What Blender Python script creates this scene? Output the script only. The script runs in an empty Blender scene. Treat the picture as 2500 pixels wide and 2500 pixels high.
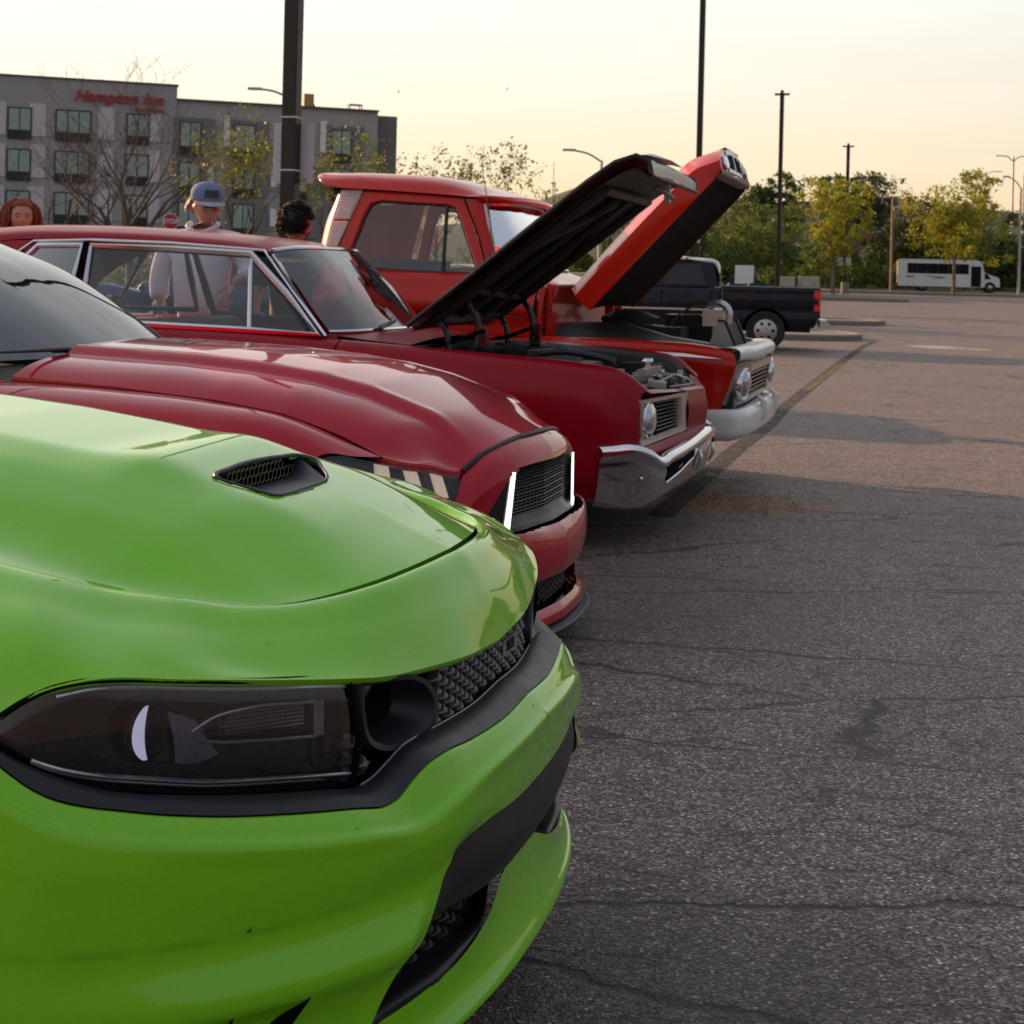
import bpy, bmesh, math, random
from math import sin, cos, pi, radians, sqrt
from mathutils import Vector, Matrix, Euler
S = bpy.context.scene
C = S.collection
# ---------------------------------------------------------------- camera, sky, sun, exposure
cam_d = bpy.data.cameras.new('camera'); cam = bpy.data.objects.new('camera', cam_d); C.objects.link(cam)
S.camera = cam
r_ = radians(1.4)
cam.matrix_world = Matrix(((cos(r_), -sin(r_), 0, 0), (0, 0, -1, 0), (sin(r_), cos(r_), 0, 1.40), (0, 0, 0, 1)))
cam_d.sensor_width = 36; cam_d.lens = 53.1; cam_d.shift_y = -0.2308
cam_d.clip_start = 0.05; cam_d.clip_end = 6000
cam_d.dof.use_dof = True; cam_d.dof.focus_distance = 3.1; cam_d.dof.aperture_fstop = 13
S.render.resolution_x = S.render.resolution_y = 1024
S.render.engine = 'CYCLES'
S.view_settings.view_transform = 'Standard'; S.view_settings.look = 'None'
S.view_settings.exposure = EXPO = 0.70; S.view_settings.gamma = 1.0
S.view_settings.use_curve_mapping = False
SUN_AZ = (-0.76, 0.65)            # horizontal direction towards the sun
SUN_EL = radians(15.5)
W = bpy.data.worlds.new('World'); S.world = W; W.use_nodes = True
wn, wl = W.node_tree.nodes, W.node_tree.links
for n_ in list(wn): wn.remove(n_)
wo = wn.new('ShaderNodeOutputWorld'); bg = wn.new('ShaderNodeBackground')
sky = wn.new('ShaderNodeTexSky'); sky.sky_type = 'NISHITA'; sky.sun_disc = False
sky.sun_elevation = SUN_EL; sky.sun_rotation = math.atan2(SUN_AZ[0], SUN_AZ[1])
sky.air_density = 1.0; sky.dust_density = 2.0; sky.ozone_density = 1.6; sky.altitude = 100
# high thin evening haze over the sky: cream at the horizon, whiter towards the sun, grey blue overhead
def wnode(t, **k):
    n = wn.new(t)
    for a, v in k.items(): setattr(n, a, v)
    return n
tcw = wnode('ShaderNodeTexCoord'); sxw = wnode('ShaderNodeSeparateXYZ'); wl.new(tcw.outputs['Generated'], sxw.inputs[0])
def wramp(stops):
    r = wnode('ShaderNodeValToRGB'); e = r.color_ramp.elements
    while len(e) < len(stops): e.new(0.5)
    for i, (p, c_) in enumerate(stops): e[i].position = p; e[i].color = (*c_, 1)
    wl.new(sxw.outputs[2], r.inputs[0]); return r
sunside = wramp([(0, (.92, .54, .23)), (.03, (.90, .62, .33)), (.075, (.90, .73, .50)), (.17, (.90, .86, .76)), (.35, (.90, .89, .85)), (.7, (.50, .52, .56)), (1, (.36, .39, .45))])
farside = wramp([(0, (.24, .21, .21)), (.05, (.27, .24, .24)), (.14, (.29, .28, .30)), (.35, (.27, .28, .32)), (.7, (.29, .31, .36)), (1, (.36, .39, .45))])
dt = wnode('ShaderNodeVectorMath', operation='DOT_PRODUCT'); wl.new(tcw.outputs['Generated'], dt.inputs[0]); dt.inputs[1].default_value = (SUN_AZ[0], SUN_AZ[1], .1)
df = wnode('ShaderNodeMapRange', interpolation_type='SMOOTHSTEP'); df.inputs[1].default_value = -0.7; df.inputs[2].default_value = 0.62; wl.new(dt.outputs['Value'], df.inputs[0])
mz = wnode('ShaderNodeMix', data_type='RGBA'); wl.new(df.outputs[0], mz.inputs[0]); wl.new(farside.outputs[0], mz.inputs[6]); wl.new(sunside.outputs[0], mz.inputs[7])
mpw = wnode('ShaderNodeMapping'); mpw.inputs['Scale'].default_value = (1.0, 1.0, 6.0); mpw.inputs['Rotation'].default_value = (0, 0.14, 0)
nw_ = wnode('ShaderNodeTexNoise'); nw_.inputs['Scale'].default_value = 2.4; nw_.inputs['Detail'].default_value = 7; nw_.inputs['Roughness'].default_value = 0.55
wl.new(tcw.outputs['Generated'], mpw.inputs['Vector']); wl.new(mpw.outputs[0], nw_.inputs['Vector'])
cw_ = wnode('ShaderNodeMapRange'); cw_.inputs[1].default_value = 0.3; cw_.inputs[2].default_value = 0.75; cw_.inputs[3].default_value = 0.96; cw_.inputs[4].default_value = 1.07
wl.new(nw_.outputs[0], cw_.inputs[0])
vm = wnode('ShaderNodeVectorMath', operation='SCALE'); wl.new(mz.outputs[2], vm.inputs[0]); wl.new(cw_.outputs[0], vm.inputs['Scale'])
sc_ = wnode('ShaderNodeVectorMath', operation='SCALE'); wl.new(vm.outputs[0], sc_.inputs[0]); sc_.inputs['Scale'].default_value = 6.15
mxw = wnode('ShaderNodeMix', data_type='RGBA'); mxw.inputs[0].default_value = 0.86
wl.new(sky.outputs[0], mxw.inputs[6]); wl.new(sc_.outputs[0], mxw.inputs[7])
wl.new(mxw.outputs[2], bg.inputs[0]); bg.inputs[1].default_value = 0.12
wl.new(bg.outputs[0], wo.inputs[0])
sd = bpy.data.lights.new('sun', 'SUN'); sd.energy = 4.2; sd.angle = radians(0.6); sd.color = (1.0, 0.58, 0.30)
sun = bpy.data.objects.new('sun', sd); C.objects.link(sun)
sv = Vector((SUN_AZ[0]*cos(SUN_EL), SUN_AZ[1]*cos(SUN_EL), sin(SUN_EL)))
sun.rotation_euler = sv.to_track_quat('Z', 'Y').to_euler(); sun.location = (-30, 12, 20)

# ---------------------------------------------------------------- materials
MATS = {}
def nmat(name):
    m = bpy.data.materials.new(name); m.use_nodes = True
    MATS[name] = m
    return m, m.node_tree.nodes, m.node_tree.links, m.node_tree.nodes['Principled BSDF']
def mat(name, col, rough=0.5, metal=0.0, coat=0.0, coat_r=0.03, spec=0.5, var=0.0, vscale=30, bump=0.0, bscale=200, emit=None, es=1.0, alpha=1.0, trans=0.0, ior=1.5, sheen=0):
    if name in MATS: return MATS[name]
    m, N, L, b = nmat(name)
    b.inputs['Base Color'].default_value = (*col, 1); b.inputs['Roughness'].default_value = rough
    b.inputs['Metallic'].default_value = metal; b.inputs['Coat Weight'].default_value = coat
    b.inputs['Coat Roughness'].default_value = coat_r; b.inputs['Specular IOR Level'].default_value = spec
    b.inputs['Transmission Weight'].default_value = trans; b.inputs['IOR'].default_value = ior
    b.inputs['Alpha'].default_value = alpha
    if emit: b.inputs['Emission Color'].default_value = (*emit, 1); b.inputs['Emission Strength'].default_value = es
    tc = None
    if var or bump:
        tc = N.new('ShaderNodeTexCoord')
    if var:
        n = N.new('ShaderNodeTexNoise'); n.inputs['Scale'].default_value = vscale; n.inputs['Detail'].default_value = 6
        L.new(tc.outputs['Object'], n.inputs['Vector'])
        mx = N.new('ShaderNodeMix'); mx.data_type = 'RGBA'
        mx.inputs[6].default_value = (*[c*(1-var) for c in col], 1); mx.inputs[7].default_value = (*[min(1, c*(1+var)) for c in col], 1)
        L.new(n.outputs[0], mx.inputs[0]); L.new(mx.outputs[2], b.inputs['Base Color'])
        mr = N.new('ShaderNodeMapRange'); mr.inputs[3].default_value = max(0.02, rough*0.8); mr.inputs[4].default_value = min(1, rough*1.25)
        L.new(n.outputs[0], mr.inputs[0]); L.new(mr.outputs[0], b.inputs['Roughness'])
    if bump:
        n2 = N.new('ShaderNodeTexNoise'); n2.inputs['Scale'].default_value = bscale; n2.inputs['Detail'].default_value = 4
        L.new(tc.outputs['Object'], n2.inputs['Vector'])
        bp = N.new('ShaderNodeBump'); bp.inputs['Strength'].default_value = bump; bp.inputs['Distance'].default_value = 0.01
        L.new(n2.outputs[0], bp.inputs['Height']); L.new(bp.outputs[0], b.inputs['Normal'])
    return m
def paint(name, col, cior=1.55, dirt=(0.02, 0.018, 0.01), flake=0.25, rough=0.32, coat=1.0, bugs=False, coat_r=0.02, dust=0.12):
    """clear-coated car paint: fine flake, thin dust film, bug spots on the nose"""
    m, N, L, b = nmat(name)
    tc = N.new('ShaderNodeTexCoord')
    v = N.new('ShaderNodeTexVoronoi'); v.inputs['Scale'].default_value = 900
    L.new(tc.outputs['Object'], v.inputs['Vector'])
    fl = N.new('ShaderNodeMix'); fl.data_type = 'RGBA'
    fl.inputs[6].default_value = (*[c*(1-flake) for c in col], 1); fl.inputs[7].default_value = (*[min(1, c*(1+flake)) for c in col], 1)
    sx = N.new('ShaderNodeSeparateColor'); L.new(v.outputs['Color'], sx.inputs[0]); L.new(sx.outputs[0], fl.inputs[0])
    nz = N.new('ShaderNodeTexNoise'); nz.inputs['Scale'].default_value = 3.0; nz.inputs['Detail'].default_value = 8; nz.inputs['Roughness'].default_value = 0.7
    L.new(tc.outputs['Object'], nz.inputs['Vector'])
    mr = N.new('ShaderNodeMapRange'); mr.inputs[1].default_value = 0.4; mr.inputs[2].default_value = 0.75; mr.inputs[3].default_value = 0.0; mr.inputs[4].default_value = dust
    L.new(nz.outputs[0], mr.inputs[0])
    dm = N.new('ShaderNodeMix'); dm.data_type = 'RGBA'; dm.inputs[7].default_value = (0.32, 0.29, 0.24, 1)
    L.new(mr.outputs[0], dm.inputs[0]); L.new(fl.outputs[2], dm.inputs[6])
    out = dm.outputs[2]
    cr_ = N.new('ShaderNodeMapRange'); cr_.inputs[1].default_value = 0.3; cr_.inputs[2].default_value = 0.8
    cr_.inputs[3].default_value = coat_r; cr_.inputs[4].default_value = coat_r + 0.05
    L.new(nz.outputs[0], cr_.inputs[0]); L.new(cr_.outputs[0], b.inputs['Coat Roughness'])
    if bugs:
        v2 = N.new('ShaderNodeTexVoronoi'); v2.inputs['Scale'].default_value = 30
        n3 = N.new('ShaderNodeTexNoise'); n3.inputs['Scale'].default_value = 60; n3.inputs['Detail'].default_value = 4
        va = N.new('ShaderNodeVectorMath'); va.operation = 'MULTIPLY_ADD'; va.inputs[1].default_value = (0.035,)*3
        L.new(tc.outputs['Object'], n3.inputs['Vector']); L.new(n3.outputs['Color'], va.inputs[0]); L.new(tc.outputs['Object'], va.inputs[2])
        L.new(va.outputs[0], v2.inputs['Vector'])
        sp = N.new('ShaderNodeSeparateColor'); L.new(v2.outputs['Color'], sp.inputs[0])
        # radius of every speck differs and most cells hold none
        rr = N.new('ShaderNodeMapRange'); rr.inputs[1].default_value = 0.55; rr.inputs[2].default_value = 1.0; rr.inputs[3].default_value = 0.0; rr.inputs[4].default_value = 0.12
        L.new(sp.outputs[0], rr.inputs[0])
        lt = N.new('ShaderNodeMath'); lt.operation = 'LESS_THAN'; L.new(v2.outputs['Distance'], lt.inputs[0]); L.new(rr.outputs[0], lt.inputs[1])
        # only the forward-facing nose collects them (object space)
        xyz = N.new('ShaderNodeSeparateXYZ'); L.new(tc.outputs['Object'], xyz.inputs[0])
        gx = N.new('ShaderNodeMapRange'); gx.inputs[1].default_value = -0.5; gx.inputs[2].default_value = -0.12
        L.new(xyz.outputs[0], gx.inputs[0])
        gz = N.new('ShaderNodeMapRange'); gz.inputs[1].default_value = 0.95; gz.inputs[2].default_value = 0.7
        L.new(xyz.outputs[2], gz.inputs[0])
        m1 = N.new('ShaderNodeMath'); m1.operation = 'MULTIPLY'; L.new(gx.outputs[0], m1.inputs[0]); L.new(gz.outputs[0], m1.inputs[1])
        m2 = N.new('ShaderNodeMath'); m2.operation = 'MULTIPLY'; L.new(m1.outputs[0], m2.inputs[0]); L.new(lt.outputs[0], m2.inputs[1])
        bm_ = N.new('ShaderNodeMix'); bm_.data_type = 'RGBA'; bm_.inputs[7].default_value = (*dirt, 1)
        L.new(m2.outputs[0], bm_.inputs[0]); L.new(out, bm_.inputs[6]); out = bm_.outputs[2]
        cw = N.new('ShaderNodeMapRange'); cw.inputs[3].default_value = coat; cw.inputs[4].default_value = 0.1
        L.new(m2.outputs[0], cw.inputs[0]); L.new(cw.outputs[0], b.inputs['Coat Weight'])
    else: b.inputs['Coat Weight'].default_value = coat
    L.new(out, b.inputs['Base Color'])
    b.inputs['Roughness'].default_value = rough; b.inputs['Metallic'].default_value = 0.0
    b.inputs['Coat IOR'].default_value = cior; b.inputs['Specular IOR Level'].default_value = 0.05
    return m
def glassmat(name, tint, mixr=0.35, rough=0.0, ior=1.5):
    """window glass: transparent tint under a fresnel reflection"""
    m = bpy.data.materials.new(name); m.use_nodes = True; MATS[name] = m
    N, L = m.node_tree.nodes, m.node_tree.links
    for n in list(N): N.remove(n)
    o = N.new('ShaderNodeOutputMaterial'); t = N.new('ShaderNodeBsdfTransparent'); g = N.new('ShaderNodeBsdfGlossy')
    t.inputs[0].default_value = (*tint, 1); g.inputs[0].default_value = (1, 1, 1, 1); g.inputs[1].default_value = rough
    lw = N.new('ShaderNodeFresnel'); lw.inputs[0].default_value = ior
    mr = N.new('ShaderNodeMapRange'); mr.inputs[1].default_value = 0.0; mr.inputs[2].default_value = 1.0; mr.inputs[3].default_value = mixr*0.06; mr.inputs[4].default_value = 1.0
    mx = N.new('ShaderNodeMixShader'); L.new(lw.outputs[0], mr.inputs[0]); L.new(mr.outputs[0], mx.inputs[0])
    L.new(t.outputs[0], mx.inputs[1]); L.new(g.outputs[0], mx.inputs[2]); L.new(mx.outputs[0], o.inputs[0])
    return m
BLACKP = mat('black plastic trim', (0.014, 0.014, 0.018), 0.42, spec=0.45, var=0.15, vscale=40, bump=0.06, bscale=900)
BLACKG = mat('gloss black plastic', (0.006, 0.006, 0.007), 0.12)
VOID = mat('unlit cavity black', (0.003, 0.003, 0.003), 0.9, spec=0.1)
CHROME = mat('chrome plating', (0.78, 0.78, 0.80), 0.09, metal=1.0, var=0.06, vscale=14)
CHROMED = mat('dull chrome', (0.55, 0.54, 0.52), 0.28, metal=1.0, var=0.15, vscale=20)
RUBBER = mat('tyre rubber', (0.015, 0.015, 0.015), 0.8, var=0.3, vscale=60)
ALLOY = mat('silver alloy', (0.5, 0.5, 0.5), 0.3, metal=0.8)
RED_LENS = mat('red tail lamp plastic', (0.75, 0.01, 0.015), 0.15, coat=1)

# ---------------------------------------------------------------- object helpers
def link(o, parent=None):
    C.objects.link(o)
    if parent is not None: o.parent = parent
    return o
def thing(name, label, cat, loc=(0, 0, 0), rz=0.0, group=None):
    o = bpy.data.objects.new(name, None); o.empty_display_size = 0.2; C.objects.link(o)
    o.location = loc; o.rotation_euler = (0, 0, rz); o['label'] = label; o['category'] = cat
    if group: o['group'] = group
    return o
def tag(o, label, cat, group=None):
    o['label'] = label; o['category'] = cat
    if group: o['group'] = group
    return o
def struct(o): o['kind'] = 'structure'; return o
def stuff(o): o['kind'] = 'stuff'; return o
def mesh(name, V, F, m, parent=None, smooth=True, angle=40, weld=True, loc=None, rot=None):
    me = bpy.data.meshes.new(name)
    me.from_pydata([tuple(v) for v in V], [], F)
    if weld:
        bm = bmesh.new(); bm.from_mesh(me)
        bmesh.ops.remove_doubles(bm, verts=bm.verts, dist=0.0004)
        bmesh.ops.recalc_face_normals(bm, faces=bm.faces)
        bm.to_mesh(me); bm.free()
    me.update()
    if smooth:
        for p in me.polygons: p.use_smooth = True
        me.set_sharp_from_angle(angle=radians(angle))
    if isinstance(m, (list, tuple)):
        for k in m: me.materials.append(k)
    elif m: me.materials.append(m)
    o = bpy.data.objects.new(name, me); link(o, parent)
    if loc is not None: o.location = loc
    if rot is not None: o.rotation_euler = rot
    return o
class MB:
    """collects simple solids for ONE mesh"""
    def __init__(s): s.V = []; s.F = []
    def add(s, V, F):
        n = len(s.V); s.V += [tuple(v) for v in V]; s.F += [tuple(i+n for i in f) for f in F]; return s
    def box(s, c, d, R=None):
        x, y, z = (k/2 for k in d)
        P = [Vector((sx*x, sy*y, sz*z)) for sx in (-1, 1) for sy in (-1, 1) for sz in (-1, 1)]
        if R is not None:
            R = R if isinstance(R, Matrix) else Euler(R).to_matrix()
            P = [R @ p for p in P]
        P = [p+Vector(c) for p in P]
        return s.add(P, [(0, 1, 3, 2), (4, 6, 7, 5), (0, 4, 5, 1), (2, 3, 7, 6), (0, 2, 6, 4), (1, 5, 7, 3)])
    def tube(s, pts, r, n=8, cap=True, flat=1.0):
        pts = [Vector(p) for p in pts]; rs = r if isinstance(r, (list, tuple)) else [r]*len(pts)
        V = []; up = Vector((0, 0, 1)); a = None
        for i, p in enumerate(pts):
            t = (pts[min(i+1, len(pts)-1)]-pts[max(i-1, 0)]).normalized()
            if a is None:
                a = t.cross(up if abs(t.z) < 0.9 else Vector((1, 0, 0))).normalized()
            else: a = (a - t*a.dot(t)).normalized()
            b = t.cross(a)
            for k in range(n):
                q = 2*pi*k/n; V.append(p+(a*cos(q)*flat+b*sin(q))*rs[i])
        F = [(i*n+k, i*n+(k+1) % n, (i+1)*n+(k+1) % n, (i+1)*n+k) for i in range(len(pts)-1) for k in range(n)]
        if cap: F += [tuple(range(n))[::-1], tuple((len(pts)-1)*n+k for k in range(n))]
        return s.add(V, F)
    def lathe(s, prof, origin, axis=(0, 0, 1), n=24, closed=False):
        ax = Vector(axis).normalized(); o = Vector(origin)
        a = ax.cross(Vector((0, 0, 1)) if abs(ax.z) < 0.9 else Vector((1, 0, 0))).normalized(); b = ax.cross(a)
        V = [o+ax*h+(a*cos(2*pi*k/n)+b*sin(2*pi*k/n))*r for (r, h) in prof for k in range(n)]
        m = len(prof)
        F = [(i*n+k, i*n+(k+1) % n, (i+1)*n+(k+1) % n, (i+1)*n+k) for i in range(m-1) for k in range(n)]
        return s.add(V, F)
    def prism(s, poly, axis, a, b):
        """extrude a 2-D polygon along an axis ('x','y','z') from a to b"""
        def P(u, v, w): return {'x': (w, u, v), 'y': (u, w, v), 'z': (u, v, w)}[axis]
        n = len(poly); V = [P(u, v, a) for u, v in poly]+[P(u, v, b) for u, v in poly]
        F = [(i, (i+1) % n, n+(i+1) % n, n+i) for i in range(n)]+[tuple(range(n))[::-1], tuple(range(n, 2*n))]
        return s.add(V, F)
    def build(s, name, m, parent=None, smooth=True, angle=35, **k): return mesh(name, s.V, s.F, m, parent, smooth, angle, **k)
def crs(P, n):
    """smooth curve through points, n pieces per span (chord-length tangents)"""
    P = [Vector(p) for p in P]; m = len(P)
    if m < 3: return [P[0].lerp(P[-1], i/n) for i in range(n)]+[P[-1]]
    d = [max((P[i+1]-P[i]).length, 1e-6) for i in range(m-1)]
    T = []
    for i in range(m):
        if i == 0: t = (P[1]-P[0])/d[0]
        elif i == m-1: t = (P[-1]-P[-2])/d[-1]
        else:
            a, b = (P[i]-P[i-1])/d[i-1], (P[i+1]-P[i])/d[i]
            t = (a*d[i]+b*d[i-1])/(d[i]+d[i-1])
        T.append(t)
    out = []
    for i in range(m-1):
        for k in range(n):
            u = k/n; h1 = 2*u**3-3*u*u+1; h2 = u**3-2*u*u+u; h3 = -2*u**3+3*u*u; h4 = u**3-u*u
            out.append(P[i]*h1+T[i]*d[i]*h2+P[i+1]*h3+T[i+1]*d[i]*h4)
    out.append(P[-1]); return out
def resample(P, n):
    P = [Vector(p) for p in P]; L = [0]
    for i in range(len(P)-1): L.append(L[-1]+(P[i+1]-P[i]).length)
    out = []; j = 0
    for k in range(n+1):
        t = L[-1]*k/n
        while j < len(P)-2 and L[j+1] < t: j += 1
        out.append(P[j].lerp(P[j+1], min(1, (t-L[j])/max(L[j+1]-L[j], 1e-9))))
    return out
def gridVF(rows):
    n = len(rows[0]); V = [p for r in rows for p in r]
    F = [(i*n+j, i*n+j+1, (i+1)*n+j+1, (i+1)*n+j) for i in range(len(rows)-1) for j in range(n-1)]
    return V, F
def mirrorVF(V, F):
    n = len(V); V2 = [(v[0], -v[1], v[2]) for v in V]
    return [tuple(v) for v in V]+V2, list(F)+[tuple(i+n for i in f[::-1]) for f in F]
def surf(rows, nu=3, nv=3, lin_v=False):
    """rows of equally many control points -> dense grid of points"""
    R = [crs(r, nu) for r in rows]
    cols = []
    for j in range(len(R[0])):
        c = [r[j] for r in R]
        cols.append(crs(c, nv) if not lin_v else [c[i].lerp(c[i+1], k/nv) for i in range(len(c)-1) for k in range(nv)]+[c[-1]])
    return [[cols[j][i] for j in range(len(cols))] for i in range(len(cols[0]))]
def inpoly(x, y, P):
    c = False; n = len(P)
    for i in range(n):
        x1, y1 = P[i]; x2, y2 = P[i-1]
        if (y1 > y) != (y2 > y) and x < (x2-x1)*(y-y1)/(y2-y1)+x1: c = not c
    return c
def snap(x, y, P):
    best = None
    for i in range(len(P)):
        a = Vector(P[i-1]); b = Vector(P[i]); p = Vector((x, y)); ab = b-a
        t = max(0, min(1, (p-a).dot(ab)/max(ab.length_squared, 1e-12))); q = a+ab*t
        d = (p-q).length
        if best is None or d < best[0]: best = (d, q)
    return best[1]
def cut(V, F, P, ax=(0, 1), test=None):
    """open a hole of outline P (coordinates ax) in a dense sheet"""
    V = [list(v) for v in V]; keep = []
    inn = [inpoly(v[ax[0]], v[ax[1]], P) and (test is None or test(v)) for v in V]
    for f in F:
        k = sum(inn[i] for i in f)
        if k == len(f): continue
        if k >= 1:
            c = [sum(V[i][a] for i in f)/len(f) for a in range(3)]
            if inpoly(c[ax[0]], c[ax[1]], P) and k >= 2: continue
        keep.append(f)
    used = {i for f in keep for i in f}
    for i in used:
        if inn[i]:
            q = snap(V[i][ax[0]], V[i][ax[1]], P); V[i][ax[0]], V[i][ax[1]] = q
    return V, keep
def sheet(name, rows, m, parent, nu=3, nv=3, mirror=True, angle=50, lin_v=False, hole=None, **k):
    V, F = gridVF(surf(rows, nu, nv, lin_v))
    if hole:
        for h in hole: V, F = cut(V, F, *h)
    if mirror and min(abs(v[1]) for v in V) > .01:      # left and right are separate pieces
        mesh(name, [(v[0], -v[1], v[2]) for v in V], [tuple(f)[::-1] for f in F], m, parent, angle=angle, **k)
        return mesh(name, V, F, m, parent, angle=angle, **k)
    if mirror: V, F = mirrorVF(V, F)
    return mesh(name, V, F, m, parent, angle=angle, **k)
def mir(P): return [(x, -y, z) for x, y, z in P]
def interp(T, x):
    if x <= T[0][0]: return T[0][1]
    for (a, u), (b, v) in zip(T, T[1:]):
        if x <= b: return u+(v-u)*(x-a)/(b-a)
    return T[-1][1]
def sstep(a, b, x):
    t = max(0, min(1, (x-a)/(b-a))); return t*t*(3-2*t)
def wheel(parent, c, R, rr, w, side, style='alloy', m=None):
    """wheel: tyre > rim (sub-part); side -1 = outer face towards -y"""
    t = MB(); prof = [(rr, -w*0.42), (R*0.93, -w*0.5), (R*0.985, -w*0.42), (R, -w*0.25), (R, w*0.25), (R*0.985, w*0.42), (R*0.93, w*0.5), (rr, w*0.42)]
    t.lathe(prof, c, (0, 1, 0), 40); to = t.build('wheel', RUBBER, parent)
    r = MB(); cy = c[1]+side*w*0.30
    r.lathe([(rr*1.02, side*w*0.18), (rr*0.98, side*w*0.2), (rr*0.90, side*w*0.1), (rr*0.88, -side*w*0.3)], c, (0, 1, 0), 40)
    r.lathe([(0, side*0.02), (rr*0.26, side*0.02), (rr*0.30, 0)], (c[0], cy, c[2]), (0, 1, 0), 24)
    if style == 'six':
        r.lathe([(0, side*.01), (rr*.9, side*.0), (rr*1.0, -side*.01)], (c[0], cy, c[2]), (0, 1, 0), 40)
        ho_ = MB()
        for k in range(6):
            a = 2*pi*k/6; ho_.lathe([(0, side*.018), (rr*.14, side*.016)], (c[0]+rr*.62*cos(a), cy, c[2]+rr*.62*sin(a)), (0, 1, 0), 10)
            ho_.lathe([(0, side*.018), (rr*.045, side*.016)], (c[0]+rr*.22*cos(a+.5), cy, c[2]+rr*.22*sin(a+.5)), (0, 1, 0), 6)
        ho_.build('wheel_holes', VOID, to)['kind'] = 'stuff'
    ns = {'alloy': 5, 'six': 0, 'disc': 0}[style]
    for k in range(ns):
        a = 2*pi*k/ns+0.3
        d = Vector((cos(a), 0, sin(a))); p = Vector((-sin(a), 0, cos(a)))
        c0 = Vector((c[0], cy, c[2])); ww = rr*(0.30 if style == 'six' else 0.18)
        A = [c0+d*rr*0.2-p*ww*0.6, c0+d*rr*0.2+p*ww*0.6, c0+d*rr*0.92+p*ww, c0+d*rr*0.92-p*ww]
        B = [q+Vector((0, -side*0.05, 0)) for q in A]
        A = [q+Vector((0, side*0.02, 0)) for q in A]
        r.add(A+B, [(0, 1, 2, 3), (7, 6, 5, 4), (0, 4, 5, 1), (1, 5, 6, 2), (2, 6, 7, 3), (3, 7, 4, 0)])
    if style == 'disc': r.lathe([(0, side*0.03), (rr*0.5, side*0.035), (rr*0.9, 0)], (c[0], cy, c[2]), (0, 1, 0), 30)
    r.build('rim', m or ALLOY, to)
    d = MB(); d.lathe([(0, 0), (rr*0.9, 0)], (c[0], c[1]-side*w*0.2, c[2]), (0, 1, 0), 24); d.build('brake_disc', VOID, to)
    return to

def text3d(name, body, size, m, parent, loc, rot, extrude=.001, shear=0, bold=0):
    """lettering turned into a real mesh"""
    cu = bpy.data.curves.new(name, 'FONT'); cu.body = body; cu.size = size; cu.extrude = extrude; cu.align_x = 'CENTER'; cu.align_y = 'CENTER'; cu.shear = shear; cu.offset = bold
    cu.resolution_u = 3
    t = bpy.data.objects.new(name, cu); C.objects.link(t)
    bpy.context.view_layer.update()
    me = bpy.data.meshes.new_from_object(t.evaluated_get(bpy.context.evaluated_depsgraph_get()))
    bpy.data.objects.remove(t); me.name = name; me.materials.clear(); me.materials.append(m)
    o = bpy.data.objects.new(name, me); link(o, parent); o.location = loc; o.rotation_euler = rot
    return o
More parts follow.
